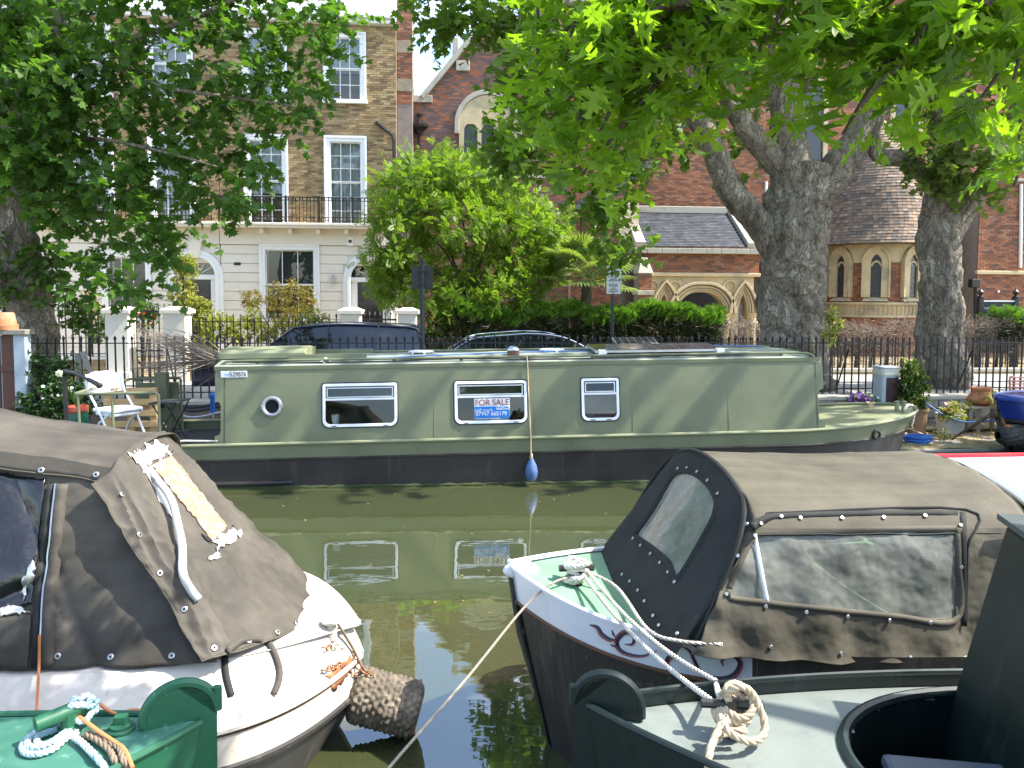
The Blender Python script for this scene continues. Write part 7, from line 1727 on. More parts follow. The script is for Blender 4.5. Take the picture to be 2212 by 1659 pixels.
fm = MB().grid(fend, 160, 90, closeu=True); k = len(fm.v); fm.f += [tuple(range(159, -1, -1)), tuple(range(k - 160, k))]; fm.build("body", "fender_rope", fe, smooth=True, sharp=0)
for i in range(7):
    p = FDC + ax * .165 + (u_ * math.cos(i * .9) + w2 * math.sin(i * .9)) * .06
    MB().tube([p + (u_ * math.cos(q) + w2 * math.sin(q)) * .035 for q in np.linspace(0, 6.28, 9)[:-1]], .013, 6, closed=True).build("end_knot", "fender_rope", fe, smooth=True)
link_me = MB().tube([(.016 * math.cos(q) * 1.5, .016 * math.sin(q), 0) for q in np.linspace(0, 2 * math.pi, 11)[:-1]], .0035, 5, closed=True).mesh("chain_link", "rust", True)
def chain(pts, parent):
    pts = [Vector(p) for p in pts]; L = 0; d = .034; o = wm(parent).inverted(); i = 0
    for a, b in zip(pts, pts[1:]):
        n = max(1, int((b - a).length / d))
        for j in range(n):
            p = a.lerp(b, j / n); q = (b - a).to_track_quat('X', 'Z').to_euler(); ob = inst("chain_link", link_me, parent, o @ p, q); ob.rotation_euler.rotate_axis('X', R(90) * (i % 2)); i += 1
chain([hit(tree1, 700, 1447, .01)[0] or mh, hit(tree1, 735, 1436, .012)[0] or mh, W(760, 1455, y=3.98), FDC - ax * .1 + Vector((0, 0, .12))], fe)
chain([hit(tree1, 700, 1400, .01)[0] or mh, W(750, 1400, y=4.0), W(775, 1440, y=4.0), FDC - ax * .05 + Vector((0, -.05, .14))], fe)
rope(catmull([mh + Vector((.02, 0, .08)), W(762, 1400, y=4.0), W(790, 1450, y=4.0), FDC + Vector((-.02, 0, .14))], 5), .008, "rope_brown", fe, "lashing", n=5)
MB().tube(catmull([W(85, 1372, y=3.37), W(84, 1440, y=3.36), W(81, 1500, y=3.2), W(78, 1560, y=3.0)], 5), .006, 6).build("cable", "orange_cable", B1, smooth=True)
# ------------------------------------------------------------------ boat 3: scroll-painted bow with canopy
B3 = thing("narrowboat", "narrowboat with white scroll-painted bow, pale green foredeck and dark canvas canopy", "boat", (1.6, 3.9, 0))
b3 = lambda d: .84 * (1 - math.exp(-(d + .015) / .51)) if d > 0 else .045
H3 = Hull(B3, (.34, 3.9, 0), (1, 0, 0), b3, 8.0)
zg3 = lambda d: .79 + .17 * math.exp(-d / .42); zw3 = lambda d: zg3(d) - .155 - .03 * math.exp(-d / .3)
m3a, _ = H3.strake("hull", "black_scuffed", (lambda d: -.4, lambda d: .06 * (1 - math.exp(-d / .3)), .30), (lambda d: zw3(d), K0, .03), m=10)
m3b, _ = H3.strake("painted_band", "white_band", (lambda d: zw3(d), lambda d: -.004, .03), (zg3, lambda d: -.004, 0), m=4, d1=1.02)
H3.strake("dark_band", "black_scuffed", (lambda d: zw3(d), lambda d: -.004, .03), (zg3, lambda d: -.004, 0), m=4, d0=1.0)
m3d, _ = H3.deck("foredeck", "deck_green", lambda d: zg3(d) - .012, lambda d: .02, .03)
for sd in (1, -1): MB().tube(H3.line(lambda d: zg3(d) + .002, K0, 0, sd, d1=1.0), .014, 6).build("gunwale_rail", "white_band", B3, smooth=True); MB().tube(H3.line(zw3, lambda d: -.006, .03, sd), .009, 6).build("rubbing_strake", "rust_brown", B3, smooth=True)
for zz, rk in ((.48, .10), (.17, .18)): MB().tube(H3.line(lambda d: zz + .10 * math.exp(-d / .4), lambda d: .028, rk, 1), .020, 6).build("rubbing_strake", "black_scuffed", B3, smooth=True)
MB().grid(lambda u, v: H3.pt(.055 + .095 * math.sin(math.pi * v) * math.cos(2 * math.pi * u), (.062 + .02 * math.cos(2 * math.pi * u)) * math.sin(math.pi * v) * math.sin(2 * math.pi * u), zg3(.05) - .012 + .045 * math.cos(math.pi * v)), 24, 12, closeu=True).build("stem_cap", "white_band", B3, smooth=True)
MB().tube([H3.pt(-.02 + .03, 0, zg3(0) + .0), H3.pt(.005, 0, .9), H3.pt(.05, 0, .6), H3.pt(.17, 0, .2), H3.pt(.28, 0, -.3)], .018, 8).build("stem_post", "black_scuffed", B3, smooth=True)
tree3 = bvh(m3a, m3b, m3d)
c2 = lambda pts: [((800 + x / 2.4576) * .8848, (1200 + y / 2.4576) * .8848) for x, y in pts]; c3 = lambda pts: [((1350 + x / 1.9235) * .8848, (1080 + y / 1.9235) * .8848) for x, y in pts]
def scroll(pts, w=.0145, red=True):
    l_ = surf_line(tree3, pts, .004, 7)
    if len(l_) < 4: return
    n = len(l_); rs = [w * max(.15, math.sin(math.pi * min(1, (i + .6) / n)) ** .7) for i in range(n)]
    def flat(off, r, nm, mt, o2):
        vs = []
        for i, p in enumerate(l_):
            t = (l_[min(i + 1, n - 1)] - l_[max(i - 1, 0)]).normalized(); sdv = t.cross((EYE - p).normalized()).normalized(); q = p + sdv * off * rs[i] + (EYE - p).normalized() * o2; vs += [q - sdv * rs[i] * r, q + sdv * rs[i] * r]
        MB().add(vs, [(2 * i, 2 * i + 1, 2 * i + 3, 2 * i + 2) for i in range(n - 1)]).build(nm, mt, B3)
    flat(0, .55, "scrollwork", "scroll_dark", .001)
    if red: flat(.85, .22, "scrollwork", "scroll_red", .0015)
scroll(c3([(172, 855), (210, 865), (235, 900), (270, 922), (300, 925)])); scroll(c3([(278, 878), (285, 900), (295, 915)]), .008, False); scroll(c3([(270, 945), (285, 955), (300, 955)]), .008, False)
scroll(c3([(335, 945), (372, 945), (380, 915), (358, 893), (328, 900), (305, 930), (312, 965), (350, 990), (420, 1000), (490, 975)]))
scroll(c3([(600, 955), (640, 975), (665, 1020), (690, 1070), (740, 1098), (800, 1105), (850, 1085), (875, 1040), (855, 1008), (815, 1003), (793, 1025), (800, 1050)])); scroll(c3([(560, 1070), (535, 1040), (540, 1010), (570, 1000), (600, 1020)])); scroll(c3([(690, 1000), (712, 990), (705, 965), (685, 970)]), .008)
# T stud with knot
kz = hit(tree3, 1245, 1262, 0)[0] or W(1245, 1240, z=.95)
MB().lathe([(.03, -.02), (.03, .10)], 10, kz).build("mooring_stud", "hull_black", B3, smooth=True); MB().tube([kz + Vector((-.09, 0, .085)), kz + Vector((.09, 0, .085))], .018, 8).build("stud_bar", "hull_black", B3, smooth=True)
def knot(c, r, turns, rr_, mat, parent, nm, seed, flat=.8):
    q = random.Random(seed); pts = []
    for i in range(int(turns * 9)):
        a = i * 2 * math.pi / 9; k = r * (.7 + .45 * q.random()); pts.append(Vector(c) + Vector((k * math.cos(a), k * .8 * math.sin(a) + .02 * math.sin(i * .4), flat * r * math.sin(a * .37 + seed) + q.uniform(-.01, .01))))
    rope(catmull(pts, 4), rr_, mat, parent, nm)
ml = thing("mooring_rope", "pale mooring ropes running from the scroll-painted bow to the dark bow", "rope", kz)
knot(kz + Vector((0, 0, .07)), .055, 5, .013, "rope_white", ml, "hitch", 1)
# canopy
AX0, AX1 = 1.37, 2.68
def arch3(t, zt, hw=.66, yc=3.88, zs=.0):
    """t 0 near bottom .. 1 far bottom; returns y,z"""
    P_ = [(-.735, .80), (-.70, 1.10), (-.64, 1.30), (-.52, 1.415), (-.28, 1.49), (0, 1.515), (.28, 1.49), (.52, 1.415), (.64, 1.30), (.70, 1.10), (.735, .80)]
    k = t * 10; i = min(9, int(k)); f = k - i; q = [Vector((a, b, 0)) for a, b in P_]; a, b, c, d = q[max(0, i - 1)], q[i], q[i + 1], q[min(10, i + 2)]
    p = .5 * ((2 * b) + (c - a) * f + (2 * a - 5 * b + 4 * c - d) * f * f + (3 * b - a - 3 * c + d) * f ** 3); return yc + p.x, p.y + zt
def roof3(u, v):
    t = .20 + .60 * v; x = AX0 + (AX1 - AX0) * u; y, z = arch3(t, -.02 * u); s_ = -.018 * math.sin(math.pi * u) * math.sin(math.pi * v)
    return (x, y, z + s_ + .006 * fbm((x, y, z), 4) + .004 * math.sin(y * 40) * math.sin(math.pi * v))
r3 = MB().grid(roof3, 50, 34); r3.build("canopy_roof", "canvas_olive", B3, smooth=True, solid=.003)
def inpoly(x, y, P_):
    c = False; j = len(P_) - 1
    for i in range(len(P_)):
        if (P_[i][1] > y) != (P_[j][1] > y) and x < (P_[j][0] - P_[i][0]) * (y - P_[i][1]) / (P_[j][1] - P_[i][1]) + P_[i][0]: c = not c
        j = i
    return c
CI = RM.transposed()
def toP(p):
    q = CI @ (Vector(p) - EYE); return PCX + PF * q.x / -q.z, PCY - PF * q.y / -q.z
def holed(mb, poly):
    keep, gone = [], []
    for f in mb.f:
        c = sum((Vector(mb.v[i]) for i in f), Vector()) / len(f); (gone if inpoly(*toP(c), poly) else keep).append(f)
    return keep, gone
def sheet_with_window(fn, nu, nv, poly, name, mat, wname, wmat, back=.006, nrm=Vector((0, 1, 0)), near=True):
    mb = MB().grid(fn, nu, nv); keep, gone = holed(mb, poly); full = MB(); full.v, full.f = list(mb.v), list(mb.f)
    mb.f = keep; mb.build(name, mat, B3, smooth=True, solid=.003)
    w = MB(); us = sorted({i for f in gone for i in f}); mp_ = {k: i for i, k in enumerate(us)}
    # window film: slightly larger than the opening, set just behind the cloth
    big = [f for f in full.f if f in gone or any(i in mp_ for i in f)]; us = sorted({i for f in big for i in f}); mp_ = {k: i for i, k in enumerate(us)}
    w.add([Vector(full.v[k]) + nrm * back for k in us], [tuple(mp_[i] for i in f) for f in big]); o = w.build(wname, wmat, B3, smooth=True); return full, o
swin = c3([(822, 690), (870, 580), (950, 420), (1005, 380), (1060, 372), (1860, 362), (1890, 385), (1900, 560), (1890, 832), (1600, 815), (1200, 775), (1000, 752), (830, 730)])
def side3(u, v):
    xf = 1.37 - .33 * (1 - v) ** 1.1; x = xf + (AX1 + .02 - xf) * u; t = .21 * v; y, z = arch3(t, 0); zb = .835 - .055 * min(1, u * 2.5) - .02 * u; z = zb + (z - .80) * (1.43 - zb) / (1.43 - .80) if z < 1.43 else z
    w = .012 * fbm((x * 2, z * 2, 9), 2.5, 4) + .012 * math.sin(24 * x + 3 * z) * (1 - v) ** 2 - .05 * (1 - v) ** 3 + .010 * math.sin(30 * (x * .5 + z)) * math.exp(-u / .12)
    return (x, y + w, z)
S3, _ = sheet_with_window(side3, 200, 110, swin, "canopy_side", "canvas_olive", "clear_panel", "vinyl")
def bind(tree, poly, w, mat, nm):
    pts = surf_line(tree, list(poly) + [poly[0]], .0045, 6)
    if len(pts) > 4: ribbon(pts, w, nm, mat, B3, solid=.002)
bind(bvh(S3), swin, .026, "canvas_olive", "window_binding")
def side3f(u, v): p = side3(u, v); return (p[0], 7.76 - p[1], p[2])
MB().grid(side3f, 30, 16).build("canopy_side", "canvas_olive", B3, smooth=True, solid=.003)
fwin = c3([(385, 440), (470, 320), (560, 165), (600, 140), (660, 145), (730, 200), (768, 270), (765, 330), (730, 410), (590, 640), (545, 570), (470, 500)])
def front3(u, v):
    y0, z0 = arch3(.0 + u, 0); yt, zt = arch3(.20 + .60 * u, .004)
    yb = 3.155 + 1.38 * u; zb = .80 + .05 * (1 - (2 * u - 1) ** 2); xb = .98 - .10 * math.sin(math.pi * u)
    yt2 = yt if True else y0; y_ = yb + (yt2 - yb) * v ** 1.0; tt = v
    # edges follow the arch, middle runs straight down to the deck
    ye, ze = arch3(.20 * tt if u < .5 else 1 - .20 * tt, 0); e = abs(2 * u - 1) ** 3
    z_ = zb + (zt - zb) * v; x_ = xb + (AX0 - xb) * v
    y_ = y_ * (1 - e) + ye * e
    w = .008 * fbm((x_ * 2, y_ * 2, z_ * 2), 3, 3)
    return (x_ + w, y_, z_ + w)
F3, _ = sheet_with_window(front3, 110, 80, fwin, "canopy_front", "canvas_black", "clear_panel", "vinyl", .006, Vector((1, 0, -.3)))
bind(bvh(F3), fwin, .028, "canvas_black", "window_binding")
def end3(u, v): y, z = arch3(u, -.02); return (AX1 + .01 + .05 * math.sin(math.pi * u) * (1 - v), 3.88 + (y - 3.88) * (1 - .0 * v), .8 + (z - .8) * v)
MB().grid(end3, 24, 8).build("canopy_end", "canvas_olive", B3, smooth=True, solid=.003)
ar_ = [Vector((AX0 - .004, *arch3(.02 + .96 * k / 40, .006))) for k in range(41)]
for k in range(41): ar_[k].x = AX0 - .004 - (.33 * max(0, (1.43 - ar_[k].z) / .65)) * (1 if True else 0)
MB().tube(ar_, .012, 6).build("canopy_hem", "canvas_black", B3, smooth=True)
MB().tube([Vector(roof3(k / 30, 0)) for k in range(31)], .006, 5).build("canopy_seam", "canvas_black", B3, smooth=True)
t3 = bvh(S3, F3, r3)
MB().tube(surf_line(t3, c3([(940, 390), (1000, 345), (1100, 332), (1940, 318), (1945, 500), (1940, 830)]), .004), .006, 5).build("window_binding", "canvas_black", B3, smooth=True)
ribbon(surf_line(t3, c3([(945, 430), (965, 540), (985, 650), (1005, 752)]), .004), .018, "window_pole", "white_plastic", B3)
for (a_, b_) in (((960, 395), (1850, 350)), ):
    pass
ribbon(surf_line(t3, c3([(930, 400), (1000, 362), (1100, 350), (1500, 340), (1900, 338)]), .004), .035, "window_band", "canvas_black", B3); ribbon(surf_line(t3, c3([(1918, 330), (1920, 500), (1922, 700), (1920, 860)]), .004), .035, "window_band", "canvas_black", B3)
discs(stud, "stud", B3, t3, c3([(975, 383), (867, 533), (811, 712), (997, 770), (1188, 797), (1381, 817), (1576, 834), (1770, 846), (1911, 391), (1913, 585), (1021, 960), (1349, 990), (1674, 1010), (587, 900), (502, 862), (475, 817), (434, 748), (403, 697), (365, 655), (329, 623), (380, 453), (415, 486), (462, 525), (506, 567), (544, 611), (575, 658), (777, 243), (729, 181), (680, 140), (632, 122), (590, 125), (912, 385), (1070, 350), (1160, 358), (1355, 358), (1550, 355), (1745, 348)]), .005)
# cabin behind the canopy
cbn = MB().box(AX1 + .12, 9, 3.33, 4.47, .7, 1.31).build("cabin_side", "green_side", B3, bevel=.01)
MB().grid(lambda u, v: (AX1 + .10 + (9 - AX1) * u, 3.29 + 1.22 * v, 1.32 + .12 * (1 - (2 * v - 1) ** 2)), 4, 12).build("cabin_roof", "roof_white", B3, smooth=True, solid=.02)
for yv in (3.285, 4.515): MB().tube([(AX1 + .12, yv, 1.32), (9, yv, 1.32)], .014, 6).build("roof_trim", "red_gloss", B3, smooth=True)
MB().tube([(AX1 + .2, 4.46, 1.37), (9, 4.46, 1.37)], .02, 8).build("handrail", "red_gloss", B3, smooth=True)
q0 = W(2178, 1122, y=3.2); MB().tube([q0, q0 + Vector((1.6, .02, .03))], .016, 8).build("side_pole", "red_gloss", B3, smooth=True)
# ------------------------------------------------------------------ boats 2 and 4: blunt bows close to the camera
def bow_boat(label, nose, aft, side_mat, deck_mat, rim_mat, hole=None, dz=.95, crest=.20, lip=.05):
    B = thing("narrowboat", label, "boat", (nose[0], nose[1], 0)); b = lambda d: .92 * (1 - math.exp(-d / 1.45)) + .02 if d > 0 else .02
    H = Hull(B, nose, aft, b, 5.0); zd = lambda d: dz + .02 * math.exp(-d / .4)
    mh_, _ = H.strake("hull", side_mat, (lambda d: -.4, lambda d: .10 * (1 - math.exp(-d / .2)), .25), (lambda d: zd(d) + lip, K0, 0), m=8)
    md, _ = H.deck("deck", deck_mat, zd, lambda d: .012, .015, hole, n=110, m=60)
    for sd in (1, -1):
        MB().tube(H.line(lambda d: zd(d) + lip, K0, 0, sd), .011, 8).build("gunwale_rail", rim_mat, B, smooth=True)
        MB().tube(H.line(lambda d: .55 + .1 * math.exp(-d / .5), lambda d: .03, .06, sd), .018, 6).build("rubbing_strake", side_mat, B, smooth=True)
        mb = MB().grid(lambda u, v: H.pt(5.0 * u ** 2.2, sd * max(0, H.b(5.0 * u ** 2.2) - .008), zd(5.0 * u ** 2.2) + (lip) * v), 50, 1); mb.build("bulwark", side_mat, B, smooth=True)
    # upstanding rounded stem plate standing along the keel line
    z0 = zd(0); fin = [(-.05, z0 + .10)] + [(.06 - .11 * math.cos(q), z0 + crest - .11 + .11 * math.sin(q)) for q in np.linspace(.0, math.pi, 25)] + [(.17, z0 + .02), (.17, z0 - .15), (.30, -.35), (.16, -.35), (-.03, .3), (-.045, .6)]
    MB().prism(fin, lambda p: H.pt(p[0], -.013, p[1]), lambda p: H.pt(p[0], .013, p[1])).build("stem_plate", side_mat, B, bevel=.008, seg=3)
    MB().tube([H.pt(p[0], 0, p[1]) for p in fin[:27]], .0165, 8).build("stem_rim", rim_mat, B, smooth=True)
    return B, H, bvh(md), md, mh_
t18 = R(18)
N4 = W(1272, 1500, y=2.42); a4 = (math.cos(t18), -math.sin(t18), 0)
wc4 = Vector((N4.x, N4.y, 0)) + Vector(a4) * 1.56; c4 = Vector((-a4[1], a4[0], 0))
def well4(p): q = Vector((p.x, p.y, 0)) - wc4; return (q.dot(Vector(a4)) / .76) ** 2 + (q.dot(c4) / .50) ** 2 < 1
B4, H4, tr4, m4d, m4h = bow_boat("dark green narrowboat bow with grey deck and black well, nearest on the right", (N4.x, N4.y, 0), a4, "bow_dark", "deck_grey", "bow_dark", well4, crest=.15)
el = lambda k, o=0.: wc4 + Vector(a4) * (.76 + o) * math.cos(k) + c4 * (.50 + o) * math.sin(k)
ks = np.linspace(0, 2 * math.pi, 65)[:-1]; E_ = [el(k) for k in ks]; n = len(E_)
MB().add([Vector((p.x, p.y, .975)) for p in E_] + [Vector((p.x, p.y, .30)) for p in E_], [(i, (i + 1) % n, n + (i + 1) % n, n + i) for i in range(n)]).build("well_wall", "bow_dark", B4, smooth=True)
MB().add([Vector((p.x, p.y, .30)) for p in E_], [tuple(range(n))]).build("well_floor", "deck_black", B4)
MB().tube([Vector((el(k, .012).x, el(k, .012).y, .968)) for k in ks], .020, 8, closed=True).build("well_coaming", "bow_dark", B4, smooth=True)
# raked cabin front
fc = lambda s_, o, z: H4.pt(s_, o, z)
sA = 1.23
cf = MB(); q_ = [fc(sA - .14, -.50, .3), fc(sA - .14, .80, .3), fc(sA + .12, .62, 1.60), fc(sA + .12, -.41, 1.60)]
bk_ = [p + Vector(a4) * 3.5 for p in q_]; cf.add(q_ + bk_, [(0, 1, 2, 3), (1, 5, 6, 2), (4, 0, 3, 7), (3, 2, 6, 7)]).build("cabin_front", "bow_dark", B4, bevel=.02)
MB().add([p + Vector((0, 0, .012)) - Vector(a4) * (.02 if i < 2 else 0) for i, p in enumerate([q_[2] + c4 * -.02, q_[3] + c4 * .02, bk_[3] + c4 * .02, bk_[2] + c4 * -.02])], [(0, 1, 2, 3)]).build("cabin_roof", "roof_dark", B4, solid=.02)
bx_ = W(2075, 1692, z=.97); bxo = thing("storage_box", "blue-grey plastic storage box down in the black well", "box", (bx_.x, bx_.y, .30), R(-14)); pm("box_grey", (.09, .10, .13), .5, .08, 4)
MB().box(-.17, .17, -.12, .12, 0, .62).build("tub", "box_grey", bxo, local=True, bevel=.02); MB().box(-.18, .18, -.13, .13, .621, .67).build("lid", "box_grey", bxo, local=True, bevel=.02)
ts, _n = hit(tr4, 1578, 1590, 0); ts = ts or Vector((.9, 2.2, .95))
MB().lathe([(.022, -.01), (.022, .12)], 10, ts).build("mooring_stud", "hull_black", B4, smooth=True); MB().tube([ts + Vector((-.09, .02, .10)), ts + Vector((.10, -.01, .10))], .014, 8).build("stud_bar", "hull_black", B4, smooth=True)
pm("leaf_litter", (.25, .22, .07), .9)
for (px, py, lb) in ((2005, 1545, "beside the cabin front"), (1905, 1600, "in the middle of its floor")):
    p = W(px, py, z=.36); tag(MB().add([p + Vector((-.03, 0, .0)), p + Vector((0, -.012, .012)), p + Vector((.03, .005, .004)), p + Vector((0, .014, .01))], [(0, 1, 2, 3)]).build("fallen_leaf", "leaf_litter"), "dry fallen leaf in the black well, " + lb, "leaf", "fallen leaves in the well")
# ropes between the two right-hand bows
hr = thing("hemp_rope", "thick hemp rope knotted round the stud of the near dark bow", "rope", ts)
for k in range(4):
    a0 = k * .8; rope(catmull([ts + Vector((.042 * math.cos(a0 + j * 1.05) + .012 * k - .01, .04 * math.sin(a0 + j * 1.05), .06 + .018 * k + .035 * math.sin(j * .9 + k))) for j in range(8)], 5), .0125, "rope_natural", hr, "turn")
rope(catmull([ts + Vector((-.02, 0, .14)), ts + Vector((.02, -.02, .17)), ts + Vector((.07, -.01, .13)), ts + Vector((.09, -.05, .05)), ts + Vector((.03, -.10, .04)), ts + Vector((-.04, -.10, .07)), ts + Vector((-.05, -.04, .09))], 6), .0125, "rope_natural", hr, "turn")
e1 = W(1525, 1659, z=.98); e2 = W(1505, 1659, z=.96)
rope(catmull([ts + Vector((-.03, -.05, .08)), ts.lerp(e1, .5) + Vector((0, 0, .07)), e1 + Vector((0, -.02, .01)), e1 + Vector((-.05, -.3, -.12)), Vector((.55, .9, .76))], 6), .0125, "rope_natural", hr, "tail")
rope(catmull([ts + Vector((.02, -.07, .06)), ts.lerp(e2, .55) + Vector((.02, 0, .05)), e2 + Vector((.02, -.02, .0)), e2 + Vector((-.05, -.3, -.12)), Vector((.5, .9, .76))], 6), .0125, "rope_natural", hr, "tail")
tsu = ts + Vector((-.05, .03, .10))
k1 = kz + Vector((.03, -.02, .06))
rope(sag(k1, tsu, .05, 18), .0095, "rope_white", ml, "line"); rope(sag(k1 + Vector((.02, .01, .02)), W(1545, 1470, y=2.6), .06, 14) + [tsu + Vector((.02, 0, .02))], .0095, "rope_white", ml, "line")
rope(catmull([kz + Vector((.04, .01, .07)), hit(tree3, 1330, 1290, .05)[0] or k1, W(1400, 1360, y=3.25), W(1470, 1385, y=3.12), W(1560, 1392, y=3.10)], 7), .0085, "rope_white", ml, "line")
lg = thing("mooring_line", "long grey mooring line slanting from the scroll-painted bow down to the near bank", "rope", (.3, 3.2, .6))
p_a = kz + Vector((-.02, -.02, .05)); p_b = W(1130, 1315, y=3.62); p_c = W(840, 1659, y=2.75); p_d = p_c + (p_c - p_b) * .9
rope(catmull([p_a, W(1190, 1262, y=3.68), p_b, p_b.lerp(p_c, .5) + Vector((0, 0, -.012)), p_c, p_d, Vector((-1.2, .75, .74))], 8), .0065, "rope_grey", lg, "line", n=5)
# boat 2
N2 = W(434, 1560, y=2.5); t20 = R(20); a2 = (-math.cos(t20), -math.sin(t20), 0)
B2, H2, tr2, m2d, m2h = bow_boat("green narrowboat bow with upright rounded stem plate, nearest on the left", (N2.x, N2.y, 0), a2, "bow_green", "deck_bluegreen", "bow_green", None, .95, .135, .004)
s2, _n = hit(tr2, 150, 1585, 0); s2 = s2 or W(150, 1585, z=.96)
MB().lathe([(.025, -.01), (.025, .07)], 10, s2).build("mooring_stud", "bow_green", B2, smooth=True)
MB().tube([s2 + Vector((-.07, -.06, .065)), s2 + Vector((.05, .05, .075))], .024, 12).build("stud_bar", "bow_green", B2, smooth=True)
fc2, _n = hit(tr2, 262, 1578, 0); fc2 = fc2 or s2
cp = MB().lathe([(.042, 0), (.042, .008), (.034, .014), (.034, .02), (.028, .024)], 16, fc2).build("filler_cap", "bow_green", B2, smooth=True); MB().obox(fc2 + Vector((0, 0, .036)), (.04, .028, .03)).build("cap_lug", "bow_green", cp, bevel=.004)
br = thing("blue_rope", "faded blue rope coiled on the green foredeck", "rope", s2)
knot(s2 + Vector((.03, .03, .07)), .035, 4, .010, "rope_blue", br, "hitch", 5)
def deckpt(px, py, o=.012): return hit(tr2, px, py, o)[0] or W(px, py, z=.97)
c8 = lambda pts: [((x / 3.95) * .8848, (1650 + y / 3.951) * .8848) for x, y in pts]
rope(catmull([deckpt(*p) for p in c8([(640, 500), (520, 480), (380, 560), (250, 660), (215, 730), (260, 785), (380, 790), (520, 740), (640, 640), (760, 580)])], 6), .0105, "rope_blue", br, "coil")
rope(catmull([deckpt(p[0], p[1], .02) for p in c8([(620, 520), (500, 530), (340, 610), (270, 690), (280, 740), (380, 750), (500, 700), (640, 600), (720, 560)])], 6), .0105, "rope_blue", br, "coil")
rope(catmull([deckpt(p[0], p[1], .014) for p in c8([(560, 560), (400, 610), (350, 660), (400, 710), (520, 680), (640, 590)])], 6), .0105, "rope_blue", br, "coil")
rope(catmull([deckpt(p[0], p[1], .016) for p in c8([(720, 640), (800, 700), (880, 780), (960, 870)])] + [W(258, 1700, z=.9)], 6), .0105, "rope_blue", br, "tail")
rope(catmull([deckpt(*p) for p in c8([(820, 600), (940, 660), (1060, 760), (1110, 860)])] + [W(295, 1720, z=.85)], 6), .010, "rope_brown", br, "tail"); rope(catmull([deckpt(*p) for p in c8([(860, 590), (1030, 670), (1150, 740), (1210, 850)])] + [W(325, 1720, z=.85)], 6), .010, "rope_brown", br, "tail")
oc = thing("orange_cord", "thin orange cord lying across the green foredeck", "cord", s2)
MB().tube(catmull([deckpt(p[0], p[1], o) for p, o in zip(c8([(640, 480), (760, 545), (950, 620), (1100, 690), (1200, 770), (1280, 890)]), (.03, .05, .03, .02, .02, .02))], 6), .006, 6).build("cord", "orange_cable", oc, smooth=True)
MB().tube(catmull([deckpt(p[0], p[1], o) for p, o in zip(c8([(740, 405), (900, 395), (1100, 360), (1280, 330), (1390, 345)]), (.05, .05, .05, .05, .02))], 6), .006, 6).build("cord", "orange_cable", oc, smooth=True)
# ------------------------------------------------------------------ things on the far bank
pm("terracotta", (.52, .20, .09), .8, .12, 6, col2=(.58, .34, .22), c2=(.55, .75), c2scale=5); pm("post_paint", (.34, .40, .44), .7, .12, 4, bump=.1); pm("brown_board", (.10, .038, .025), .6, .2, 4, stretch=(6, 6, .6)); pm("pedestal_grey", (.42, .46, .47), .5, .08, 4); pm("pedestal_cream", (.58, .56, .45), .6, .08, 4); pm("dark_maroon", (.03, .008, .009), .4)
pm("bag_green", (.01, .10, .065), .35, .2, 6, bump=.4, bscale=14); pm("pot_brown", (.28, .17, .09), .8, .15, 6); pm("planter_white", (.55, .58, .56), .7, .12, 6); pm("bench_board", (.48, .38, .26), .85, .15, 4); pm("hose_blue", (.03, .17, .55), .4); pm("paint_blue", (.012, .03, .20), .25, .1, 4, coat=.4); pm("wicker_red", (.55, .24, .20), .7, .12, 8); pm("weathered_plank", (.24, .22, .18), .9, .2, 4, stretch=(6, 6, .5))
LZ = .07
pm("pot_red", (.42, .085, .05), .7)
BY = 12.35
s0 = W(48, 760, y=BY); sh = thing("garden_screen", "grey-painted post and brown slatted screen at the left edge", "screen", (s0.x, BY, LZ)); zt = W(30, 722, y=BY).z
MB().box(W(36, 760, y=BY).x, W(61, 760, y=BY).x, BY - .09, BY + .09, LZ, zt).build("post", "post_paint", sh, bevel=.008)
for i in range(4):
    x = W(33, 760, y=BY).x - .22 * i; MB().box(x - .19, x, BY - .02, BY + .02, LZ, zt - .01).build("board", "brown_board", sh, bevel=.004); MB().box(x - .215, x - .195, BY + .0, BY + .03, LZ, zt - .02).build("batten", "post_paint", sh)
for z in (LZ + .35, LZ + 1.1): MB().box(W(33, 760, y=BY).x - .85, W(34, 760, y=BY).x, BY - .045, BY - .021, z, z + .08).build("rail", "brown_board", sh)
MB().box(s0.x - 1.2, W(66, 760, y=BY).x, BY - .14, BY + .14, zt, zt + .07).build("cap_board", "weathered_plank", sh, bevel=.006)
p0 = W(14, 720, y=BY); tag(MB().lathe([(.10, .02), (.13, .0), (.16, .0), (.165, .07), (.145, .075), (.115, .24), (.10, .26), (.0, .26)], 24, (p0.x, BY, zt + .072)).build("flower_pot", "terracotta", None, smooth=True), "upturned terracotta flower pot on the cap of the slatted screen", "pot")
def bk(px, py, y): p = W(px, py, y=y); return (p.x, y, LZ)
rs = shrub("rose_bush", "rose bush with one large white bloom beside the slatted screen", "bush", bk(120, 880, 12.4), [pb(75, 850, 12.4, 30), pb(110, 830, 12.4, 36), pb(150, 840, 12.4, 34), pb(100, 880, 12.2, 36), pb(150, 880, 12.2, 34), pb(120, 800, 12.5, 24), pb(85, 790, 12.6, 22), pb(180, 860, 12.3, 22), pb(60, 890, 12.2, 26)], OVAL, "rose_leaf", 42, 8, .18, (.06, .10))
wfl = MB(); fc_ = W(129, 807, y=12.0)
for k in range(3):
    for j in range(7):
        a = j * .9 + k * .4; r = .022 + .012 * k; c = fc_ + Vector((r * math.cos(a), -.01 * (3 - k), r * math.sin(a))); wfl.lathe([(0, -.012), (.02, -.006), (.022, .004), (0, .012)], 6, c)
wfl.build("bloom", "white_petal", rs, smooth=True); flowers(rs, [pb(110, 830, 12.2, 34), pb(150, 860, 12.1, 30)], 5, "white_petal", .05)
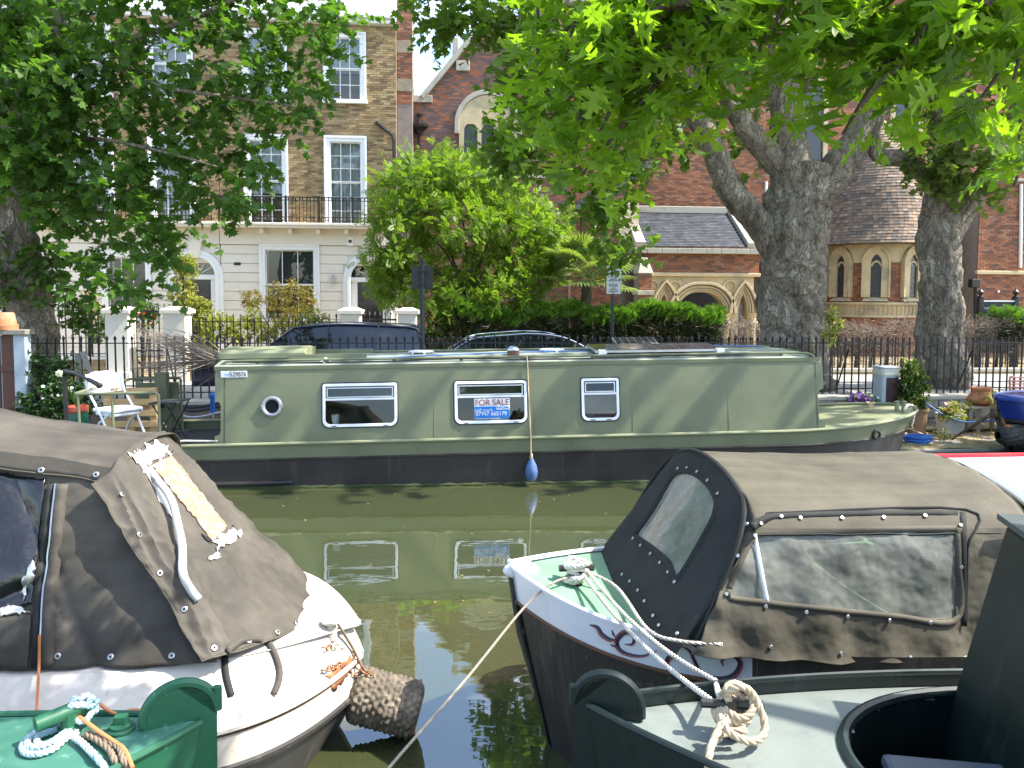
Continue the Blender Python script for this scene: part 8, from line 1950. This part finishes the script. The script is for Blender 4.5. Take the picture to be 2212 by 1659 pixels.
bp = W(166, 912, y=11.75); bg_ = thing("bagged_pot", "red plant pot in a green plastic bag behind the boat's stern", "plant pot", (bp.x, 11.75, LZ))
zt_ = W(166, 877, y=11.75).z; zb_ = W(166, 915, y=11.75).z
def bagf(u, v): a = 2 * math.pi * u; r = (.17 * (1 - .25 * v ** 2)) * (1 + .06 * math.sin(7 * a + 5 * v) + .04 * math.sin(13 * a - 9 * v)); return (bp.x + r * math.cos(a), 11.75 + r * math.sin(a), LZ + (zt_ - LZ - .03) * v)
MB().grid(bagf, 50, 14, closeu=True).build("bag", "bag_green", bg_, smooth=True); MB().lathe([(.12, zt_ - .12), (.15, zt_ - .07), (.16, zt_ - .07), (.16, zt_), (.145, zt_), (.14, zt_ - .03), (0, zt_ - .04)], 20, (bp.x, 11.75, 0)).build("pot", "pot_red", bg_, smooth=True)
for k in range(14):
    a = rnd.uniform(0, 6.28); d = Vector((math.cos(a) * .35, math.sin(a) * .35, 1)).normalized(); q = Vector((bp.x, 11.75, zt_ - .03)); L = rnd.uniform(.2, .38); sd = d.cross(Vector((0, 1, 0))).normalized() * .014
    MB().add([q, q + d * L * .5 + sd, q + d * L + Vector((d.x * .12, 0, -.05)), q + d * L * .5 - sd], [(0, 1, 2, 3)]).build("leaf", "shrub_leaf", bg_)
for i, (x0, y0, x1, y1, lb) in enumerate(((178, 760, 205, 835, "longer"), (168, 765, 172, 830, "shorter"))):
    a, b = W(x0, y0, y=13.15), W(x1, y1, y=12.9); b.z = max(b.z, PAVE_Z); tag(MB().beam(a, b, .09, .03).build("leaning_plank", "weathered_plank", None, bevel=.004), "grey weathered plank leaning on the railing behind the roses, the %s one" % lb, "plank")
# bundle of bare cut branches
bw = thing("brushwood_bundle", "bundle of bare cut branches sticking out left from the green boat's roof", "branches", W(470, 780, y=11.0)); mb = MB()
for k in range(95):
    a = W(rnd.uniform(455, 500), rnd.uniform(766, 792), y=rnd.uniform(10.7, 11.3)); e = W(rnd.uniform(255, 380), rnd.uniform(705, 815) if k % 5 else rnd.uniform(690, 860), y=rnd.uniform(10.6, 11.6)); m1 = a.lerp(e, .5) + Vector((rnd.uniform(-.1, .1), rnd.uniform(-.08, .08), rnd.uniform(-.05, .07)))
    pts = catmull([a, m1, e], 4); mb.tube(pts, [.008 - .0062 * i / (len(pts) - 1) for i in range(len(pts))], 4)
    if k % 2: q = pts[5]; mb.tube([q, q + Vector((-.12, rnd.uniform(-.05, .05), rnd.uniform(-.08, .1))), q + Vector((-.3, rnd.uniform(-.08, .08), rnd.uniform(-.14, .18)))], [.004, .003, .001], 3)
mb.build("branches", "dead_twig", bw, kind="stuff")
# hoses and cables against the wall behind the stern
for i, (mt, y0, o) in enumerate((("cable_black", 872, .0), ("cable_black", 880, .03), ("steel_grey", 893, .05))):
    tag(MB().tube(catmull([W(380, y0 + rnd.uniform(-3, 3), y=12.9 - o), W(410, y0 + 8, y=12.88 - o), W(440, y0 + 6, y=12.86 - o), W(480, y0 - 2, y=12.88 - o), W(560, y0, y=12.9 - o)], 6), .022, 8).build("hose", mt, None, smooth=True), ("upper black hose", "lower black hose", "grey ribbed hose")[i] + " slung along the bank wall behind the stern", "hose", "hoses along the bank wall")
bl = W(459, 866, y=11.6); bt_ = tag(MB().lathe([(.03, -.17), (.035, -.15), (.035, .02), (.045, .04), (.045, .10), (.02, .12)], 12, (bl.x, 11.6, bl.z)).build("blue_coupling", "hose_blue", None, smooth=True), "blue hose coupling on a grey pipe at the cabin's rear corner", "pipe fitting"); MB().tube([(0, 0, -.17), (.005, 0, -.5), (0, .02, -.8)], .014, 6); 
pp_ = MB().tube([(bl.x, 11.6, bl.z - .17), (bl.x + .01, 11.6, bl.z - .4), (bl.x, 11.62, LZ)], .014, 6).build("pipe", "steel_grey", bt_, smooth=True, local=True)
# service pedestal
pd0 = W(1911, 880, y=12.25); pz0, pz1 = LZ, W(1911, 792, y=12.25).z; pdx = pd0.x; pw_ = .15
pe = thing("power_pedestal", "grey mooring service pedestal with dark front panel and cream cap", "pedestal", (pdx, 12.25, LZ))
MB().plate([(pdx + a, 12.25 + b) for a, b in rrect(-pw_, pw_, -pw_, pw_, .05, .05)], LZ, pz1 - .14).build("body", "pedestal_grey", pe)
MB().box(pdx - .075, pdx + .135, 12.25 - pw_ - .012, 12.25 - pw_ + .01, LZ + .1, pz1 - .17).build("front_panel", "dark_maroon", pe, bevel=.004)
MB().plate([(pdx + a, 12.25 + b) for a, b in rrect(-pw_ - .012, pw_ + .012, -pw_ - .012, pw_ + .012, .06, .06)], pz1 - .139, pz1 - .02).build("cap", "pedestal_cream", pe, bevel=.01); MB().plate([(pdx + a, 12.25 + b) for a, b in rrect(-pw_ - .018, pw_ + .018, -pw_ - .018, pw_ + .018, .06, .06)], pz1 - .019, pz1 + .01).build("lid", "pedestal_grey", pe, bevel=.008)
for s in (-1, 1):
    MB().obox((pdx + s * (pw_ + .03), 12.2, LZ + .42), (.07, .09, .14)).build("socket_box", "pedestal_grey", pe, bevel=.01); MB().tube([(pdx + s * pw_, 12.18, LZ + .62), (pdx + s * (pw_ + .09), 12.15, LZ + .58)], .026, 10).build("plug", "planter_white", pe, smooth=True)
pcab = tag(MB().tube(catmull([(pdx + pw_ + .09, 12.15, LZ + .58), W(1985, 862, y=12.0), W(2040, 897, y=11.85), W(2090, 912, y=11.7), W(2150, 908, y=11.5), W(2190, 902, y=11.3)], 7), .012, 6).build("power_lead", "cable_blue", None, smooth=True), "blue power lead sagging from the pedestal to the blue boat", "cable")
wc_ = tag(MB().tube(catmull([(pdx - pw_ - .09, 12.15, LZ + .58), (pdx - .34, 12.1, LZ + .3), (pdx - .4, 12.05, LZ + .05), (pdx - .7, 12.0, LZ + .02), (pdx - 1.1, 11.9, LZ + .04)], 6), .010, 6).build("power_lead", "planter_white", None, smooth=True), "white power lead dropping from the pedestal to the green boat", "cable")
for i in range(3):
    c = W(1815, 872, y=12.4); tag(MB().tube(catmull([(c.x + .32 * math.cos(j * .8 + i), 12.4 + .2 * math.sin(j * .8 + i), LZ + .12 + .05 * i + .06 * math.sin(j * 1.3 + i)) for j in range(9)], 5), .016, 6).build("cable_coil", ("cable_black", "steel_grey", "cable_black")[i], None, smooth=True), ("lowest black", "grey", "topmost black")[i] + " cable coil heaped behind the green foredeck", "cable", "cable heap behind the foredeck")
fl1 = shrub("petunia", "purple flowering petunia beside the pedestal", "flowers", bk(1858, 880, 12.1), [pb(1855, 868, 12.1, 18), pb(1875, 872, 12.1, 15)], OVAL, "shrub_leaf", 50, 6, .1, (.04, .07), stem=.008); flowers(fl1, [pb(1855, 860, 12.0, 16), pb(1868, 862, 12.0, 12)], 14, "purple_petal", .07)
# potted climber
cp0 = W(1980, 918, y=12.05); cpx = cp0.x; zr_ = W(1980, 882, y=12.05).z
cpt = thing("potted_climber", "leafy climber on a cane in a brown plastic pot", "potted plant", (cpx, 12.05, LZ))
MB().lathe([(.13, LZ), (.165, zr_ - .04), (.18, zr_ - .04), (.185, zr_), (.165, zr_), (.16, zr_ - .05), (0, zr_ - .06)], 22, (cpx, 12.05, 0)).build("pot", "pot_brown", cpt, smooth=True)
MB().tube([(cpx + .12, 12.05, zr_ - .1), W(1994, 790, y=12.1), W(1990, 770, y=12.1)], .012, 6).build("cane", "dead_twig", cpt, smooth=True)
crown(cpt, "foliage", OVAL, "shrub_leaf", [pb(1970, 800, 12.1, 20), pb(1978, 825, 12.1, 24), pb(1968, 850, 12.1, 22), pb(1955, 835, 12.1, 16), pb(1982, 865, 12.1, 16), pb(1960, 875, 12.0, 14)], 55, 7, .12, (.05, .08), kind="stuff")
crown(cpt, "young_leaves", OVAL, "shrub_yellow", [pb(1970, 800, 12.05, 20), pb(1985, 830, 12.05, 20), pb(1968, 860, 12.0, 20)], 26, 5, .12, (.05, .08), kind="stuff", twmat=None)
cs2 = shrub("plane_seedling", "pale yellow-green sprout at the foot of the middle trunk", "plant", (W(1800, 760, y=13.2).x, 13.2, PAVE_Z), [pb(1802, 700, 13.2, 10), pb(1795, 725, 13.2, 12), pb(1798, 680, 13.2, 6)], OVAL, "shrub_yellow", 14, 5, .12, (.07, .12), stem=.006)
# trough with pink flowers
tp0 = W(2052, 922, y=12.0); tz_ = W(2052, 893, y=12.0).z
tp = thing("flower_trough", "square grey planter with pink flowers below the bench", "planter", (tp0.x, 12.0, LZ)); m = MB(); xa_, xb_ = -.15, .15
m.add([(-.13, -.13, LZ), (.13, -.13, LZ), (.13, .13, LZ), (-.13, .13, LZ), (-.17, -.17, tz_), (.17, -.17, tz_), (.17, .17, tz_), (-.17, .17, tz_), (-.15, -.15, tz_), (.15, -.15, tz_), (.15, .15, tz_), (-.15, .15, tz_), (-.15, -.15, tz_ - .05), (.15, -.15, tz_ - .05), (.15, .15, tz_ - .05), (-.15, .15, tz_ - .05)], [(0, 1, 5, 4), (1, 2, 6, 5), (2, 3, 7, 6), (3, 0, 4, 7), (4, 5, 9, 8), (5, 6, 10, 9), (6, 7, 11, 10), (7, 4, 8, 11), (8, 9, 13, 12), (9, 10, 14, 13), (10, 11, 15, 14), (11, 8, 12, 15), (12, 13, 14, 15)])
m.v = [(x + tp0.x, y + 12.0, z) for x, y, z in m.v]; m.build("tub", "planter_white", tp, bevel=.006)
crown(tp, "foliage", OVAL, "shrub_yellow", [pb(2052, 885, 11.95, 20), pb(2065, 895, 11.9, 14), pb(2040, 893, 11.9, 12)], 30, 6, .1, (.04, .07), kind="stuff"); flowers(tp, [pb(2052, 878, 11.9, 16)], 18, "pink_petal", .05)
# bench with strawberry pot
bn0, bn1 = W(2070, 880, y=12.3), W(2150, 880, y=12.3); bz = W(2110, 875, y=12.3).z
bn = thing("board_bench", "rough board bench against the bank wall carrying a terracotta pot", "bench", ((bn0.x + bn1.x) / 2, 12.3, LZ))
for k in range(2): MB().box(bn0.x, bn1.x + .3, 12.1 + .22 * k, 12.31 + .22 * k, bz - .035, bz).build("board", "bench_board", bn, bevel=.005)
for x in (bn0.x + .25, bn1.x + .05): MB().box(x, x + .05, 12.14, 12.19, LZ, bz - .036).build("leg", "weathered_plank", bn); MB().box(x, x + .05, 12.44, 12.49, LZ, bz - .036).build("leg", "weathered_plank", bn)
sq = W(2118, 870, y=12.3); sp_t = thing("strawberry_pot", "bulging terracotta planting pot standing on the bench", "pot", (sq.x, 12.3, bz))
MB().lathe([(.12, bz), (.20, bz + .05), (.215, bz + .1), (.19, bz + .15), (.15, bz + .19), (.14, bz + .24), (.17, bz + .28), (.175, bz + .30), (.15, bz + .30), (.13, bz + .25), (0, bz + .24)], 26, (sq.x, 12.3, 0)).build("body", "terracotta", sp_t, smooth=True)
crown(sp_t, "foliage", OVAL, "shrub_yellow", [pb(2128, 858, 12.15, 13), pb(2140, 866, 12.15, 9), pb(2090, 872, 12.2, 10), pb(2150, 860, 12.3, 10)], 22, 5, .08, (.04, .06), kind="stuff", twmat=None)
# red wicker chair
wc0 = W(2205, 880, y=12.6); rc = thing("wicker_chair", "reddish wicker chair at the right edge of the bank", "chair", (wc0.x + .15, 12.6, LZ)); zc_ = W(2200, 814, y=12.6).z
fx0 = W(2188, 840, y=12.6).x
for (x) in (fx0, fx0 + .5): MB().tube(catmull([(x, 12.6, LZ), (x, 12.62, LZ + .4), (x - .02, 12.66, zc_ - .05), (x + (.06 if x == fx0 else -.06), 12.67, zc_)], 4), .018, 8).build("leg", "wicker_red", rc, smooth=True); MB().tube([(x, 12.2, LZ), (x, 12.2, LZ + .55)], .018, 8).build("leg", "wicker_red", rc, smooth=True)
MB().box(fx0, fx0 + .5, 12.2, 12.62, LZ + .38, LZ + .42).build("seat", "wicker_red", rc, bevel=.01)
for k in range(8): z = LZ + .5 + k * (zc_ - LZ - .52) / 7; MB().tube([(fx0, 12.645, z), (fx0 + .5, 12.645, z)], .011, 6).build("slat", "wicker_red", rc, smooth=True)
for k in range(5): MB().tube([(fx0 + .08 + k * .085, 12.65, LZ + .42), (fx0 + .08 + k * .085, 12.66, zc_)], .008, 5).build("spindle", "wicker_red", rc, smooth=True)
# blue hose coil
hc = W(1984, 957, z=LZ); hcl = thing("hose_coil", "coil of bright blue hose on the bank edge by the green bow", "hose", (hc.x, hc.y, LZ))
for k in range(9):
    r = .17 + .018 * (k % 4) + rnd.uniform(-.01, .01); pts = [(hc.x + r * math.cos(a) * 1.05 + rnd.uniform(-.006, .006), hc.y + .02 + r * .75 * math.sin(a), LZ + .015 + .013 * k + rnd.uniform(-.004, .004)) for a in np.linspace(0, 2 * math.pi, 25)[:-1]]
    MB().tube(pts, .0085, 6, closed=True).build("turn", "hose_blue", hcl, smooth=True)
tr_ = thing("bank_rope", "tan rope trailing on the bank between the green bow and the ring", "rope", W(2000, 930, z=LZ)); rope(catmull([W(1958, 918, y=11.3), W(1985, 930, z=LZ + .02), W(2020, 940, z=LZ + .02), W(2055, 948, z=LZ + .02)], 6), .014, "rope_tan", tr_, "line", n=5); rope(catmull([W(1960, 925, y=11.3), W(2000, 940, z=LZ + .02), W(2035, 950, z=LZ + .02)], 6), .012, "rope_tan", tr_, "line", n=5)
# blue boat at the right edge
BB = thing("blue_boat", "deep blue boat bow with a dark fender at the right edge", "boat", (W(2160, 950, y=10.75).x, 10.75, 0)); bb = lambda d: .9 * (1 - math.exp(-d / .45)) + .05 if d > 0 else .05
HBB = Hull(BB, (W(2152, 890, y=10.75).x, 10.75, 0), (1, 0, 0), bb, 7.0); zgb = lambda d: W(2165, 862, y=10.75).z + .0 * d
HBB.strake("hull", "hull_black", (lambda d: -.4, lambda d: .25 * (1 - math.exp(-d / .3)), .5), (lambda d: zgb(d) - .30, K0, .06)); HBB.strake("hull_band", "paint_blue", (lambda d: zgb(d) - .30, K0, .06), (zgb, lambda d: .04, .0)); HBB.deck("deck", "paint_blue", zgb, lambda d: .04, .08)
for sd in (1, -1): MB().tube(HBB.line(zgb, lambda d: .035, 0, sd), .025, 6).build("gunwale_rail", "paint_blue", BB, smooth=True); MB().tube(HBB.line(lambda d: zgb(d) - .3, lambda d: -.01, .06, sd), .03, 6).build("rubbing_strake", "hull_black", BB, smooth=True)
fcn = W(2178, 940, y=10.5); fd2 = thing("rope_fender", "large dark rope fender under the blue bow", "fender", fcn)
def fb2(u, v): a = 2 * math.pi * u; e = math.sqrt(max(0, 1 - (2 * v - 1) ** 4)); r = .16 * (.35 + .65 * e) * (1 + .05 * math.sin(12 * a + 8 * int(v * 9)) + .03 * noise.noise(Vector((a * 5, v * 9, 1)))); return (fcn.x - .16 + .62 * v, fcn.y + r * math.cos(a), fcn.z + r * math.sin(a))
MB().grid(fb2, 60, 30, closeu=True).build("body", "black_scuffed", fd2, smooth=True)
chain([W(2165, 905, y=10.3), W(2172, 920, y=10.3), fcn + Vector((0, -.1, .15))], fd2)
bl_ = thing("mooring_line", "dark double mooring line from the blue bow down to the bank ring", "rope", W(2060, 945, z=LZ)); e0, e1 = W(2152, 885, y=10.7), W(2058, 946, z=LZ + .03)
rope([e0, e1], .013, "rope_brown", bl_, "line", n=5); rope([e0 + Vector((.02, 0, -.04)), e1 + Vector((.04, .02, 0))], .013, "rope_brown", bl_, "line", n=5)
MB().tube([e1 + Vector((.05 * math.cos(a), .01, .02 + .05 * math.sin(a))) for a in np.linspace(0, 6.28, 13)[:-1]], .010, 6, closed=True).build("ring", "rust", bl_, smooth=True)
# weeds and dry leaves on the ledge
gt = MB(); q = random.Random(5); n = 1600; pos = np.array([(x, y, LZ - .01) for x, y in [(q.uniform(5.0, 12), q.uniform(11.4, 13.0)) for _ in range(n)]]); 
gob = bpy.data.objects.new("dry_grass", leaf_mesh("dry_grass", BLADE[0], BLADE[1], pos, unit(rng.normal(size=(n, 3))), unit(rng.normal(size=(n, 3)) * .5 + np.array([0, 0, 1])), .05 + .08 * rng.random(n), "cordyline_leaf")); COL.objects.link(gob); gob["kind"] = "stuff"; tag(gob, "thin dry grass tufts on the mooring ledge", "grass")
tz2 = shrub("ledge_weed", "small green weed tuft on the bank edge near the ring", "weed", bk(2040, 940, 11.6), [pb(2040, 936, 11.6, 9)], OVAL, "shrub_yellow", 24, 4, .08, (.03, .05), stem=.004)

# specks and leaves floating on the canal
n = 70; fp = np.array([(q.uniform(-3.5, 2.5), q.uniform(4.9, 9.2), .004) for _ in range(n)])
fo = bpy.data.objects.new("floating_specks", leaf_mesh("floating_specks", OVAL[0], OVAL[1], fp, np.tile([0., 0., 1.], (n, 1)), unit(np.c_[rng.normal(size=(n, 2)), np.zeros(n)]), .02 + .04 * rng.random(n) ** 2, "cordyline_leaf")); COL.objects.link(fo); fo["kind"] = "stuff"; tag(fo, "small leaves and specks floating on the canal", "debris")
